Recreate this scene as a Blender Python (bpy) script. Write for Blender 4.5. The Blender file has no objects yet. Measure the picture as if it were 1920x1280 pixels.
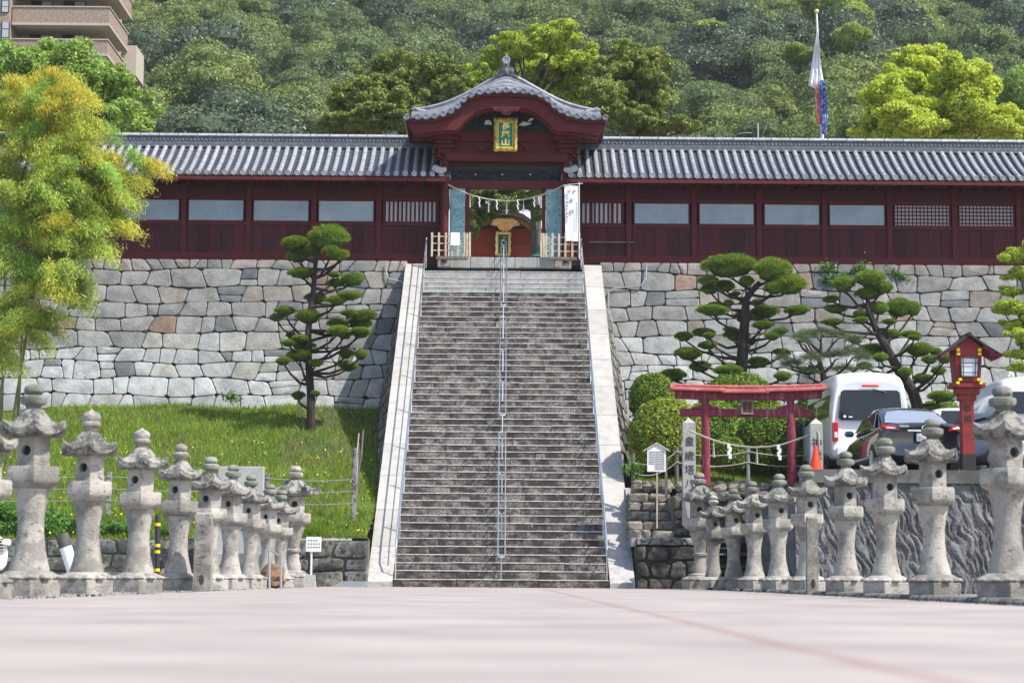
import bpy, math, random
import numpy as np
from mathutils import Vector, Matrix, noise
R = math.radians
random.seed(7); rng = np.random.default_rng(7)
scene = bpy.context.scene
COL = scene.collection

# ---------------------------------------------------------------- camera, sky, sun, exposure
FPX = 70.0 / 36.0 * 1920.0
CAM = Vector((0.0, 0.0, 0.2))
_yaw, _pit, _rol = math.atan(17 / FPX), math.atan(445 / FPX), R(0.40)
FW = Vector((math.sin(_yaw) * math.cos(_pit), math.cos(_yaw) * math.cos(_pit), math.sin(_pit)))
_r0 = Vector((math.cos(_yaw), -math.sin(_yaw), 0)); _u0 = _r0.cross(FW)
RT = _r0 * math.cos(_rol) + _u0 * math.sin(_rol); UP = _u0 * math.cos(_rol) - _r0 * math.sin(_rol)
cam_d = bpy.data.cameras.new('camera'); cam = bpy.data.objects.new('camera', cam_d); COL.objects.link(cam)
cam.matrix_world = Matrix(((RT.x, UP.x, -FW.x, CAM.x), (RT.y, UP.y, -FW.y, CAM.y), (RT.z, UP.z, -FW.z, CAM.z), (0, 0, 0, 1)))
cam_d.lens = 70; cam_d.sensor_width = 36; cam_d.clip_start = 0.1; cam_d.clip_end = 2000
cam_d.dof.use_dof = True; cam_d.dof.focus_distance = 56; cam_d.dof.aperture_fstop = 2.8
scene.camera = cam
SUN = Vector((0.66, -0.37, 1.0)).normalized()
world = bpy.data.worlds.new('World'); scene.world = world; world.use_nodes = True
_nt = world.node_tree; _bg = _nt.nodes['Background']
_sky = _nt.nodes.new('ShaderNodeTexSky'); _sky.sky_type = 'NISHITA'; _sky.sun_disc = False
_sky.sun_elevation = math.asin(SUN.z); _sky.sun_rotation = math.atan2(SUN.x, SUN.y)
_sky.air_density = 1.0; _sky.dust_density = 1.5
_nt.links.new(_sky.outputs[0], _bg.inputs[0]); _bg.inputs[1].default_value = 0.15
sl = bpy.data.lights.new('sun', 'SUN'); sl.energy = 4.3; sl.angle = R(0.5); sl.color = (1.0, 0.95, 0.86)
so = bpy.data.objects.new('sun', sl); COL.objects.link(so); so.location = (20, -10, 40)
so.rotation_euler = (-SUN).to_track_quat('-Z', 'Y').to_euler()
scene.view_settings.view_transform = 'Standard'; scene.view_settings.look = 'None'
scene.view_settings.gamma = 1; scene.view_settings.exposure = 0.70
scene.cycles.max_bounces = 6; scene.cycles.volume_bounces = 0; scene.cycles.volume_step_rate = 10; scene.cycles.diffuse_bounces = 3; scene.cycles.glossy_bounces = 3
scene.cycles.transmission_bounces = 4; scene.cycles.transparent_max_bounces = 6
scene.cycles.sample_clamp_indirect = 6; scene.cycles.caustics_reflective = False; scene.cycles.caustics_refractive = False
scene.render.use_persistent_data = False


def P(px, py, Y):
    """the point of the place that lies Y metres ahead on the sight line of a spot of the photograph"""
    d = FW + RT * ((px - 960) / FPX) - UP * ((py - 640) / FPX)
    return CAM + d * (Y / d.y)
def zc(py, Y, px=944): return P(px, py, Y).z
def xc(px, Y, py=600): return P(px, py, Y).x

# ---------------------------------------------------------------- objects
def thing(name, label, cat, loc=(0, 0, 0), rotz=0.0, group=None):
    o = bpy.data.objects.new(name, None); COL.objects.link(o)
    o.location = loc; o.rotation_euler = (0, 0, rotz); o['label'] = label; o['category'] = cat
    if group: o['group'] = group
    return o
def tag(o, label, cat, group=None):
    o['label'] = label; o['category'] = cat
    if group: o['group'] = group
    return o
def link(name, me, parent=None, color=None):
    o = bpy.data.objects.new(name, me); COL.objects.link(o); o.parent = parent
    if color: o.color = (*color, 1)
    return o
def origin(parent):
    v = Vector((0, 0, 0))
    while parent: v += parent.location; parent = parent.parent
    return v

class MB:
    def __init__(s): s.v = []; s.f = []; s.m = []; s.mi = 0
    def _a(s, vs, fs):
        n = len(s.v); s.v.extend(tuple(p) for p in vs); s.f.extend(tuple(i + n for i in f) for f in fs); s.m.extend([s.mi] * len(fs)); return s
    def box(s, x0, x1, y0, y1, z0, z1):
        return s._a([(x0, y0, z0), (x1, y0, z0), (x1, y1, z0), (x0, y1, z0), (x0, y0, z1), (x1, y0, z1), (x1, y1, z1), (x0, y1, z1)],
                    [(0, 3, 2, 1), (4, 5, 6, 7), (0, 1, 5, 4), (1, 2, 6, 5), (2, 3, 7, 6), (3, 0, 4, 7)])
    def cbox(s, c, d, b=0.0):
        """box round a centre; b bevels all its edges"""
        x, y, z = d[0] / 2, d[1] / 2, d[2] / 2
        if b <= 0: return s.box(c[0] - x, c[0] + x, c[1] - y, c[1] + y, c[2] - z, c[2] + z)
        def ring(xx, yy, bb, zz): return [(c[0] + sx * (xx - (bb if k else 0)), c[1] + sy * (yy - (0 if k else bb)), zz) for sx, sy, k in
                ((1, -1, 0), (1, 1, 0), (1, 1, 1), (-1, 1, 1), (-1, 1, 0), (-1, -1, 0), (-1, -1, 1), (1, -1, 1))]
        rs = [ring(x - b, y - b, 0.001, c[2] - z), ring(x, y, b, c[2] - z + b), ring(x, y, b, c[2] + z - b), ring(x - b, y - b, 0.001, c[2] + z)]
        return s.rings(rs, True, True)
    def rings(s, rs, cap0=False, cap1=False, closed=True):
        n = len(rs[0]); vs = [p for r in rs for p in r]; fs = []
        for k in range(len(rs) - 1):
            for i in range(n if closed else n - 1):
                j = (i + 1) % n; fs.append((k * n + i, k * n + j, (k + 1) * n + j, (k + 1) * n + i))
        if cap0: fs.append(tuple(range(n - 1, -1, -1)))
        if cap1: fs.append(tuple((len(rs) - 1) * n + i for i in range(n)))
        return s._a(vs, fs)
    def tube(s, path, rad, n=8, cap=True):
        path = [Vector(p) for p in path]; rs = []
        if not hasattr(rad, '__len__'): rad = [rad] * len(path)
        ref = Vector((0, 0, 1)); prev = None
        for i, p in enumerate(path):
            t = (path[min(i + 1, len(path) - 1)] - path[max(i - 1, 0)]).normalized()
            if prev is None:
                a = t.cross(ref);
                if a.length < 0.05: a = t.cross(Vector((1, 0, 0)))
                a.normalize()
            else:
                a = prev - t * prev.dot(t); a.normalize()
            prev = a; b = t.cross(a)
            rs.append([p + (a * math.cos(2 * math.pi * k / n) + b * math.sin(2 * math.pi * k / n)) * rad[i] for k in range(n)])
        return s.rings(rs, cap, cap)
    def lathe(s, prof, n=16, c=(0, 0, 0), ph=0.0, hexa=None):
        """prof: (z, r) or (z, r, hexness, corner lift)"""
        rs = []
        for q in prof:
            z, r = q[0], q[1]; hx = q[2] if len(q) > 2 else 0; lf = q[3] if len(q) > 3 else 0
            ring = []
            for k in range(n):
                a = 2 * math.pi * k / n; m = (a % (math.pi / 3)) - math.pi / 6
                hr = math.cos(math.pi / 6) / math.cos(m); cf = abs(m) / (math.pi / 6)
                rr = r * (1 - hx + hx * hr)
                ring.append((c[0] + rr * math.cos(a + ph), c[1] + rr * math.sin(a + ph), c[2] + z + lf * cf ** 2.5))
            rs.append(ring)
        return s.rings(rs, True, True)
    def prism(s, poly, y0, y1):
        """polygon in x, z pushed along y"""
        n = len(poly); vs = [(x, y0, z) for x, z in poly] + [(x, y1, z) for x, z in poly]
        return s._a(vs, [tuple(range(n)), tuple(range(2 * n - 1, n - 1, -1))] + [(i + n, (i + 1) % n + n, (i + 1) % n, i) for i in range(n)])
    def band(s, top, bot, y0, y1):
        """a band between two curves of equal length in x, z, pushed along y"""
        n = len(top)
        vs = [(x, y0, z) for x, z in top] + [(x, y0, z) for x, z in bot] + [(x, y1, z) for x, z in top] + [(x, y1, z) for x, z in bot]; fs = []
        for i in range(n - 1):
            fs += [(i, n + i, n + i + 1, i + 1), (2 * n + i, 2 * n + i + 1, 3 * n + i + 1, 3 * n + i), (i, i + 1, 2 * n + i + 1, 2 * n + i), (n + i, 3 * n + i, 3 * n + i + 1, n + i + 1)]
        fs += [(0, 2 * n, 3 * n, n), (n - 1, 2 * n - 1, 4 * n - 1, 3 * n - 1)]
        return s._a(vs, fs)
    def blob(s, c, r, sub=2, amp=0.12, sc=1.5, seed=0):
        k = 6 * sub; m = 4 * sub; rs = []
        for i in range(m + 1):
            th = math.pi * (0.02 + 0.96 * i / m); ring = []
            for j in range(k):
                ph = 2 * math.pi * j / k; d = Vector((math.sin(th) * math.cos(ph), math.sin(th) * math.sin(ph), math.cos(th)))
                f = 1 + amp * noise.noise(d * sc + Vector((seed * 3.1, seed, 0)))
                ring.append((c[0] + d.x * r[0] * f, c[1] + d.y * r[1] * f, c[2] + d.z * r[2] * f))
            rs.append(ring)
        return s.rings(rs[::-1], True, True)
    def mesh(s, name, mats, off=(0, 0, 0), smooth=False):
        me = bpy.data.meshes.new(name); o = Vector(off)
        me.from_pydata([(p[0] - o[0], p[1] - o[1], p[2] - o[2]) for p in s.v], [], s.f)
        for m in (mats if isinstance(mats, (list, tuple)) else [mats]): me.materials.append(m)
        if isinstance(mats, (list, tuple)) and len(mats) > 1: me.polygons.foreach_set('material_index', s.m)
        if smooth:
            me.polygons.foreach_set('use_smooth', [True] * len(me.polygons))
            if smooth != 'all': me.set_sharp_from_angle(angle=R(38))
        me.update(); return me
    def build(s, name, mats, parent=None, local=False, smooth=False, color=None):
        return link(name, s.mesh(name, mats, (0, 0, 0) if local else origin(parent), smooth), parent, color)

def fast_mesh(name, verts, nper, mats, mi=None):
    verts = np.asarray(verts, dtype=np.float32).reshape(-1, 3); n = len(verts); nf = n // nper
    me = bpy.data.meshes.new(name); me.vertices.add(n); me.vertices.foreach_set('co', verts.ravel())
    me.loops.add(n); me.loops.foreach_set('vertex_index', np.arange(n, dtype=np.int32))
    me.polygons.add(nf); me.polygons.foreach_set('loop_start', np.arange(0, n, nper, dtype=np.int32))
    for m in mats: me.materials.append(m)
    if mi is not None: me.polygons.foreach_set('material_index', mi.astype(np.int32))
    me.update(); me.validate(); return me
def unit(a): return a / np.maximum(np.linalg.norm(a, axis=1, keepdims=True), 1e-9)
def leaf_verts(p, nrm, size, asp=0.45, spread=0.8, g=rng, droop=0.0, tdir=None):
    n = len(p); nn = unit(nrm + g.normal(size=(n, 3)) * spread)
    t = g.normal(size=(n, 3)) if tdir is None else tdir + g.normal(size=(n, 3)) * 0.35
    t[:, 2] -= droop; t = unit(t - nn * np.sum(t * nn, axis=1, keepdims=True)); b = np.cross(nn, t)
    L = (size * g.uniform(0.6, 1.3, (n, 1))); W = L * asp
    return np.stack([p - t * L / 2, p + b * W / 2, p + t * L / 2, p - b * W / 2], axis=1)
def needle_verts(p, d, length, width, g=rng, spread=0.4):
    n = len(p); t = unit(d + g.normal(size=(n, 3)) * spread); b = unit(np.cross(t, g.normal(size=(n, 3))))
    L = length * g.uniform(0.6, 1.3, (n, 1))
    return np.stack([p - b * width / 2, p + b * width / 2, p + t * L], axis=1)

# ---------------------------------------------------------------- materials
def nodes(name):
    m = bpy.data.materials.new(name); m.use_nodes = True; nt = m.node_tree
    return m, nt, nt.nodes, nt.links, nt.nodes['Principled BSDF']
def rgba(c): return (*c[:3], 1)
def mat(name, col, rough=0.8, col2=None, ns=4.0, lo=0.4, hi=0.6, bump=0.0, bs=25.0, objcol=False, metal=0.0, spec=0.4, st=(1, 1, 1), col3=None, ns3=30.0, lo3=0.55, hi3=0.65, coat=0.0, rnd=0.0, shift=False):
    m, nt, N, L, B = nodes(name)
    B.inputs['Roughness'].default_value = rough; B.inputs['Metallic'].default_value = metal; B.inputs['Specular IOR Level'].default_value = spec
    B.inputs['Coat Weight'].default_value = coat
    geo = N.new('ShaderNodeNewGeometry'); mp = N.new('ShaderNodeMapping'); mp.inputs['Scale'].default_value = st; L.new(geo.outputs['Position'], mp.inputs[0])
    if shift:
        sh = N.new('ShaderNodeObjectInfo'); sm = N.new('ShaderNodeMath'); sm.operation = 'MULTIPLY'; sm.inputs[1].default_value = 37.0; L.new(sh.outputs['Random'], sm.inputs[0]); L.new(sm.outputs[0], mp.inputs['Location'])
    def noi(sc, det=6):
        n = N.new('ShaderNodeTexNoise'); n.inputs['Scale'].default_value = sc; n.inputs['Detail'].default_value = det; n.inputs['Roughness'].default_value = 0.65
        L.new(mp.outputs[0], n.inputs['Vector']); return n
    def mix(fac, a, b, mode='MIX'):
        x = N.new('ShaderNodeMix'); x.data_type = 'RGBA'; x.blend_type = mode
        if isinstance(fac, float): x.inputs[0].default_value = fac
        else: L.new(fac, x.inputs[0])
        for k, v in ((6, a), (7, b)):
            if isinstance(v, tuple): x.inputs[k].default_value = v
            else: L.new(v, x.inputs[k])
        return x.outputs[2]
    def rng_(src, lo, hi):
        x = N.new('ShaderNodeMapRange'); x.inputs[1].default_value = lo; x.inputs[2].default_value = hi; x.interpolation_type = 'SMOOTHSTEP'; L.new(src, x.inputs[0]); return x.outputs[0]
    c = rgba(col)
    if objcol:
        oi = N.new('ShaderNodeObjectInfo'); c = oi.outputs['Color']
    if col2: c = mix(rng_(noi(ns).outputs[0], lo, hi), c, rgba(col2) if not objcol else mix(1.0, c, rgba(col2), 'MULTIPLY'))
    if col3: c = mix(rng_(noi(ns3, 4).outputs[0], lo3, hi3), c, rgba(col3))
    if rnd:
        oi = N.new('ShaderNodeObjectInfo'); x = N.new('ShaderNodeMapRange'); x.inputs[3].default_value = 1 - rnd; x.inputs[4].default_value = 1 + rnd * 0.6
        L.new(oi.outputs['Random'], x.inputs[0]); c = mix(1.0, c, x.outputs[0], 'MULTIPLY')
    if isinstance(c, tuple): B.inputs['Base Color'].default_value = c
    else: L.new(c, B.inputs['Base Color'])
    if bump:
        bp = N.new('ShaderNodeBump'); bp.inputs['Strength'].default_value = bump; bp.inputs['Distance'].default_value = 0.03
        L.new(noi(bs, 8).outputs[0], bp.inputs['Height']); L.new(bp.outputs[0], B.inputs['Normal'])
    return m
CORE = {}
def leafmat(name, a, b, trans=0.28, ns=0.6, rough=0.5, objcol=False, rnd=0.12, spec=0.25):
    m, nt, N, L, B = nodes(name); out = N['Material Output']
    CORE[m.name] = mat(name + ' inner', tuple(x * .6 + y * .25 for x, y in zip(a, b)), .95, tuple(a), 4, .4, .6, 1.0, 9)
    geo = N.new('ShaderNodeNewGeometry'); oi = N.new('ShaderNodeObjectInfo'); no = N.new('ShaderNodeTexNoise'); no.inputs['Scale'].default_value = ns
    L.new(geo.outputs['Position'], no.inputs['Vector'])
    s = N.new('ShaderNodeMath'); s.operation = 'ADD'; L.new(geo.outputs['Random Per Island'], s.inputs[0]); L.new(no.outputs[0], s.inputs[1])
    mr = N.new('ShaderNodeMapRange'); mr.inputs[1].default_value = 0.45; mr.inputs[2].default_value = 1.55; L.new(s.outputs[0], mr.inputs[0])
    x = N.new('ShaderNodeMix'); x.data_type = 'RGBA'; L.new(mr.outputs[0], x.inputs[0]); x.inputs[6].default_value = rgba(a); x.inputs[7].default_value = rgba(b)
    c = x.outputs[2]
    if objcol:
        y = N.new('ShaderNodeMix'); y.data_type = 'RGBA'; y.blend_type = 'MULTIPLY'; y.inputs[0].default_value = 1; L.new(c, y.inputs[6]); L.new(oi.outputs['Color'], y.inputs[7]); c = y.outputs[2]
    hs = N.new('ShaderNodeHueSaturation'); q = N.new('ShaderNodeMapRange'); q.inputs[3].default_value = 1 - rnd; q.inputs[4].default_value = 1 + rnd
    L.new(oi.outputs['Random'], q.inputs[0]); L.new(q.outputs[0], hs.inputs['Value']); L.new(c, hs.inputs['Color']); c = hs.outputs[0]
    L.new(c, B.inputs['Base Color']); B.inputs['Roughness'].default_value = rough; B.inputs['Specular IOR Level'].default_value = spec
    t = N.new('ShaderNodeBsdfTranslucent'); L.new(c, t.inputs['Color']); ms = N.new('ShaderNodeMixShader'); ms.inputs[0].default_value = trans
    L.new(B.outputs[0], ms.inputs[1]); L.new(t.outputs[0], ms.inputs[2]); L.new(ms.outputs[0], out.inputs[0]); return m

M = {}
M['stone'] = mat('wall stone', (.4, .4, .4), .9, (.62, .62, .62), 2.2, .35, .7, 0.9, 14, objcol=True, col3=(.05, .05, .055), ns3=11, lo3=.63, hi3=.72)
M['stone_dirty'] = mat('dirty wall stone', (.3, .3, .3), .95, (.35, .35, .34), 3, .35, .6, 1.0, 12, objcol=True, col3=(.035, .035, .035), ns3=8, lo3=.5, hi3=.62)
M['mortar'] = mat('joint mortar', (.15, .13, .11), .95, (.36, .34, .32), .8, .5, .6, 0.5, 30)
M['mortar_dark'] = mat('dark joint earth', (.05, .048, .045), .95, (.09, .085, .075), 3, .4, .6, 0.5, 30)
M['granite'] = mat('pale granite', (.42, .41, .385), .8, (.34, .33, .315), 3, .4, .7, 0.4, 60, col3=(.27, .26, .25), ns3=24, lo3=.58, hi3=.72, rnd=.10)
M['granite_worn'] = mat('worn pale granite', (.42, .41, .395), .85, (.29, .285, .275), 6, .45, .7, 0.4, 40, col3=(.18, .18, .18), ns3=16, lo3=.62, hi3=.7)
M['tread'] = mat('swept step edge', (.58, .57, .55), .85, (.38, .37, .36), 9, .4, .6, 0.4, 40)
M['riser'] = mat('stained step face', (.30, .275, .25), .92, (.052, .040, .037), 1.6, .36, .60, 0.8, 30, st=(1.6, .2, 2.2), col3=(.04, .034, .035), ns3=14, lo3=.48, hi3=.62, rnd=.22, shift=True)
M['riser_clean'] = mat('clean step face', (.36, .37, .365), .9, (.28, .28, .27), 3, .4, .6, 0.4, 40, col3=(.09, .085, .085), ns3=9, lo3=.62, hi3=.68)
M['lantern'] = mat('lantern granite', (.41, .385, .345), .92, (.235, .22, .20), 3.2, .42, .60, 0.7, 45, col3=(.13, .125, .115), ns3=15, lo3=.57, hi3=.69, rnd=.2, shift=True)
M['lantern_top'] = mat('lichened lantern granite', (.31, .295, .27), .95, (.10, .098, .092), 6, .42, .58, 1.0, 40, col3=(.40, .41, .37), ns3=30, lo3=.56, hi3=.64, rnd=.22, shift=True)
M['lantern_moss'] = mat('greenish lantern granite', (.25, .255, .22), .95, (.15, .16, .135), 6, .42, .6, 0.6, 45, col3=(.36, .34, .31), ns3=14, lo3=.6, hi3=.7, rnd=.15)
M['hole'] = mat('painted hollow shade', (.05, .045, .04), .95)  # near-black colour stands in for the shade inside openings
M['road'] = None
M['gravel'] = mat('gravel ground', (.46, .44, .42), .95, (.30, .29, .275), 30, .4, .6, 1.0, 60, col3=(.13, .125, .12), ns3=55, lo3=.58, hi3=.66)
M['soil'] = mat('earth under the grass', (.06, .07, .03), .95, (.09, .065, .045), .8, .5, .62, 0.6, 12)
M['forest_floor'] = mat('forest floor', (.012, .018, .010), .95, (.02, .025, .012), .3)
M['red'] = mat('dark red painted wood', (.105, .009, .012), .62, (.066, .008, .011), 1.6, .4, .65, 0.15, 30, st=(1, 1, 6), spec=.3)
M['red_board'] = mat('weathered red boards', (.088, .010, .015), .7, (.042, .013, .020), 1.2, .35, .65, 0.25, 40, st=(6, 1, .5), spec=.3, rnd=.35)
M['torii'] = mat('faded vermilion paint', (.20, .022, .042), .7, (.38, .13, .17), 3, .5, .68, 0.3, 25, st=(3, 3, .6))
M['torii_roof'] = mat('peeling red sheet cover', (.36, .095, .08), .6, (.26, .06, .055), 3, .4, .6, 0.2, 20, col3=(.42, .38, .33), ns3=6, lo3=.66, hi3=.7)
M['lamp_red'] = mat('lamp red paint', (.24, .018, .016), .55, (.17, .014, .014), 4, .4, .6, 0.1, 30)
M['yellow'] = mat('yellow paint', (.80, .60, .02), .5)
M['paper'] = mat('white lamp paper', (.62, .68, .74), .6)
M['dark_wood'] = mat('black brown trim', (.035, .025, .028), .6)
M['pale_wood'] = mat('bare pale wood', (.55, .48, .36), .8, (.40, .33, .24), 5, .4, .6, 0.2, 40, st=(3, 3, .6))
M['old_wood'] = mat('grey weathered wood', (.20, .17, .145), .9, (.12, .10, .09), 6, .4, .6, 0.4, 30, st=(3, 3, .5))
M['tile'] = mat('silver grey roof tile', (.34, .35, .385), .38, (.23, .24, .27), 5, .4, .65, 0.12, 20, spec=.6, rnd=.12)
M['tile_gate'] = mat('darker gate roof tile', (.26, .27, .31), .4, (.17, .18, .21), 5, .4, .65, 0.12, 20, spec=.6, rnd=.2)
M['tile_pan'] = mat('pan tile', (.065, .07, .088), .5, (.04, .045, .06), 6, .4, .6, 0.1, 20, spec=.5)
M['tile_dark'] = mat('dark ridge tile', (.085, .10, .12), .5, (.14, .155, .175), 8, .5, .6, 0.3, 30)
M['gold'] = mat('gilded frame', (.62, .43, .10), .4, (.22, .15, .04), 14, .45, .6, 0.6, 30, metal=.5)
M['gold_flat'] = mat('gold leaf lettering', (.80, .60, .20), .4, metal=.3)
M['plaque_green'] = mat('green plaque ground', (.005, .16, .085), .5)
M['carve_green'] = mat('green carved pine', (.02, .085, .06), .7, (.008, .03, .03), 18, .4, .6, 0.8, 20)
M['carve_dark'] = mat('dark carved panel', (.03, .035, .04), .8, (.012, .012, .018), 9, .4, .6, 1.0, 9)
M['white_paint'] = mat('white paint', (.78, .79, .80), .5)
M['cloth'] = mat('white cloth', (.78, .80, .84), .8)
M['teal'] = mat('teal painted door', (.16, .31, .34), .45, (.27, .43, .47), 5, .4, .6, 0.3, 14, col3=(.04, .16, .15), ns3=16, lo3=.56, hi3=.62)
M['steel'] = mat('stainless steel', (.72, .73, .76), .22, metal=.9)
M['steel_dull'] = mat('galvanised pipe', (.42, .44, .46), .4, metal=.6)
M['rope'] = mat('straw rope', (.48, .44, .36), .9, (.34, .31, .25), 30, .4, .6, 0.4, 60)
M['rope_grey'] = mat('grey rope', (.42, .37, .34), .9)
M['black'] = mat('black rubber', (.02, .02, .022), .6)
M['ink'] = mat('black ink', (.035, .035, .04), .8)
M['ink_red'] = mat('red ink', (.65, .02, .06), .7)
M['bark'] = mat('dark bark', (.055, .042, .036), .95, (.028, .022, .02), 9, .4, .6, 1.0, 22, st=(1, 1, .3), col3=(.14, .12, .11), ns3=8, lo3=.64, hi3=.7)
M['bark_pale'] = mat('pale bark', (.14, .115, .09), .9, (.07, .06, .05), 6, .4, .6, 0.6, 20)
M['culm'] = mat('bamboo culm', (.22, .20, .08), .5, (.12, .13, .05), 3)
M['formliner'] = None
M['concrete'] = mat('grey concrete', (.13, .128, .12), .9, (.07, .07, .066), 2, .4, .65, 0.4, 30)
M['deck'] = mat('parking asphalt', (.13, .13, .13), .95, (.17, .17, .17), 20)
M['tan_wall'] = mat('tan render', (.30, .24, .185), .85)
M['tan_tile'] = mat('brown mosaic tile', (.22, .165, .125), .8, (.34, .265, .21), 9, .42, .58, 0.2, 9)
M['beige'] = mat('beige slab', (.42, .37, .30), .85)
M['glass_dark'] = mat('dark window glass', (.015, .018, .022), .08, spec=.45)
M['pane'] = mat('pane with painted sky tone', (.12, .15, .19), .10, (.22, .25, .285), .8, .3, .7, spec=1.0, coat=.6, rnd=.22)  # cloudy blue-grey base paints extra sky sheen over the true reflection
M['curtain'] = mat('pale curtain behind glass', (.38, .42, .46), .25, spec=.8)
M['gap_light'] = mat('painted light behind lattice', (.62, .63, .70), .6)  # pale colour stands in for daylight behind the lattice
M['car_white'] = mat('white car paint', (.80, .81, .83), .3, coat=.8)
M['car_black'] = mat('black car paint', (.012, .014, .025), .12, coat=1.0, spec=.7)
M['chrome'] = mat('chrome', (.8, .8, .82), .12, metal=1)
M['tail'] = mat('red tail lamp', (.50, .012, .02), .2, coat=.8)
M['lampglass'] = mat('clear lamp glass', (.7, .68, .68), .15, coat=.8)
M['cone'] = mat('orange red plastic', (.85, .06, .02), .45)
M['shrine_red'] = mat('vermilion shrine wall', (.34, .06, .022), .6, (.27, .045, .02), 1, .4, .6, 0.1, 20)
M['shrine_gold'] = mat('ochre gold carving', (.32, .19, .06), .5, (.20, .11, .04), 12)
M['white_fill'] = mat('pale plaster', (.8, .8, .8), .8)  # flat white stands in for the brightness behind the gate
M['rock'] = mat('brown rock', (.24, .14, .08), .9, (.12, .08, .05), 6, .4, .6, 0.8, 14)
M['lichen_rock'] = mat('lichened grey rock', (.26, .24, .205), .95, (.12, .105, .09), 5, .42, .58, 1.0, 14, col3=(.34, .32, .28), ns3=11, lo3=.58, hi3=.66)
M['bronze'] = mat('green bronze', (.08, .22, .19), .6, (.05, .12, .11), 9)
M['leaf_hill'] = leafmat('evergreen oak leaves', (.055, .092, .030), (.245, .31, .125), .24, .12, .6, rnd=.24, spec=.15)
M['leaf_hill_olive'] = leafmat('olive hill leaves', (.09, .13, .03), (.29, .34, .09), .22, .12, .5, rnd=.2)
M['leaf_hill_dark'] = leafmat('dark hill leaves', (.035, .06, .03), (.12, .165, .09), .16, .12, .45, rnd=.2, spec=.35)
M['leaf_hill_bright'] = leafmat('bright hill leaves', (.16, .26, .04), (.42, .50, .09), .3, .3)
M['leaf_maple'] = leafmat('yellow green maple leaves', (.34, .45, .045), (.66, .70, .11), .42, .5)
M['leaf_green'] = leafmat('fresh green leaves', (.19, .33, .05), (.44, .60, .14), .32, .5)
M['leaf_conifer'] = leafmat('conifer sprays', (.11, .16, .035), (.34, .40, .10), .22, .7)
M['leaf_light'] = leafmat('light green sprays', (.28, .40, .045), (.58, .66, .10), .35, .5)
M['leaf_pad'] = leafmat('clipped needles', (.085, .165, .025), (.31, .42, .05), .3, 3.0)
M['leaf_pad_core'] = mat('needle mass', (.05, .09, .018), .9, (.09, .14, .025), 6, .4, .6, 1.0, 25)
M['leaf_pine'] = leafmat('pine needles', (.06, .10, .045), (.19, .25, .11), .2, 2.0)
M['leaf_bush'] = leafmat('azalea leaves', (.07, .15, .02), (.27, .37, .045), .28, 2.5)
M['leaf_bush_yellow'] = leafmat('budding azalea leaves', (.11, .18, .022), (.38, .44, .06), .3, 2.0)
M['leaf_bamboo'] = leafmat('bamboo leaves', (.36, .5, .42), (1.15, 1.1, 1.0), .40, 1.5, objcol=True)
M['leaf_broad'] = leafmat('broad shrub leaves', (.04, .13, .02), (.17, .32, .06), .3, 1.5)
M['grass'] = leafmat('grass blades', (.09, .19, .018), (.36, .48, .06), .36, .55)
M['flower'] = mat('yellow petals', (.75, .62, .04), .7)

def road_material():
    m, nt, N, L, B = nodes('pink road surface'); B.inputs['Roughness'].default_value = .75; B.inputs['Specular IOR Level'].default_value = .3
    g = N.new('ShaderNodeNewGeometry'); sp = N.new('ShaderNodeSeparateXYZ'); L.new(g.outputs['Position'], sp.inputs[0])
    n1 = N.new('ShaderNodeTexNoise'); n1.inputs['Scale'].default_value = .9; n1.inputs['Detail'].default_value = 5; L.new(g.outputs['Position'], n1.inputs['Vector'])
    a = N.new('ShaderNodeMix'); a.data_type = 'RGBA'; a.inputs[6].default_value = (.385, .337, .315, 1); a.inputs[7].default_value = (.26, .222, .208, 1)
    mr = N.new('ShaderNodeMapRange'); mr.inputs[1].default_value = .35; mr.inputs[2].default_value = .75; L.new(n1.outputs[0], mr.inputs[0]); L.new(mr.outputs[0], a.inputs[0])
    # a worn tar seam that runs along the road
    d = N.new('ShaderNodeMath'); d.operation = 'MULTIPLY_ADD'; L.new(n1.outputs[0], d.inputs[0]); d.inputs[1].default_value = .12; L.new(sp.outputs[0], d.inputs[2])
    e = N.new('ShaderNodeMath'); e.operation = 'SUBTRACT'; L.new(d.outputs[0], e.inputs[0]); e.inputs[1].default_value = .95
    f = N.new('ShaderNodeMath'); f.operation = 'ABSOLUTE'; L.new(e.outputs[0], f.inputs[0])
    h = N.new('ShaderNodeMapRange'); h.inputs[1].default_value = .005; h.inputs[2].default_value = .07; h.inputs[3].default_value = .5; h.inputs[4].default_value = 0; L.new(f.outputs[0], h.inputs[0])
    b = N.new('ShaderNodeMix'); b.data_type = 'RGBA'; L.new(h.outputs[0], b.inputs[0]); L.new(a.outputs[2], b.inputs[6]); b.inputs[7].default_value = (.24, .13, .125, 1)
    L.new(b.outputs[2], B.inputs['Base Color'])
    n2 = N.new('ShaderNodeTexNoise'); n2.inputs['Scale'].default_value = 90; L.new(g.outputs['Position'], n2.inputs['Vector'])
    bp = N.new('ShaderNodeBump'); bp.inputs['Strength'].default_value = .3; bp.inputs['Distance'].default_value = .01; L.new(n2.outputs[0], bp.inputs['Height']); L.new(bp.outputs[0], B.inputs['Normal'])
    return m
M['road'] = road_material()
M['formliner'] = mat('rough ribbed concrete', (.175, .175, .18), .95, (.09, .09, .093), 4, .40, .6, 0.8, 20, col3=(.07, .07, .07), ns3=9, lo3=.58, hi3=.7)

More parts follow.
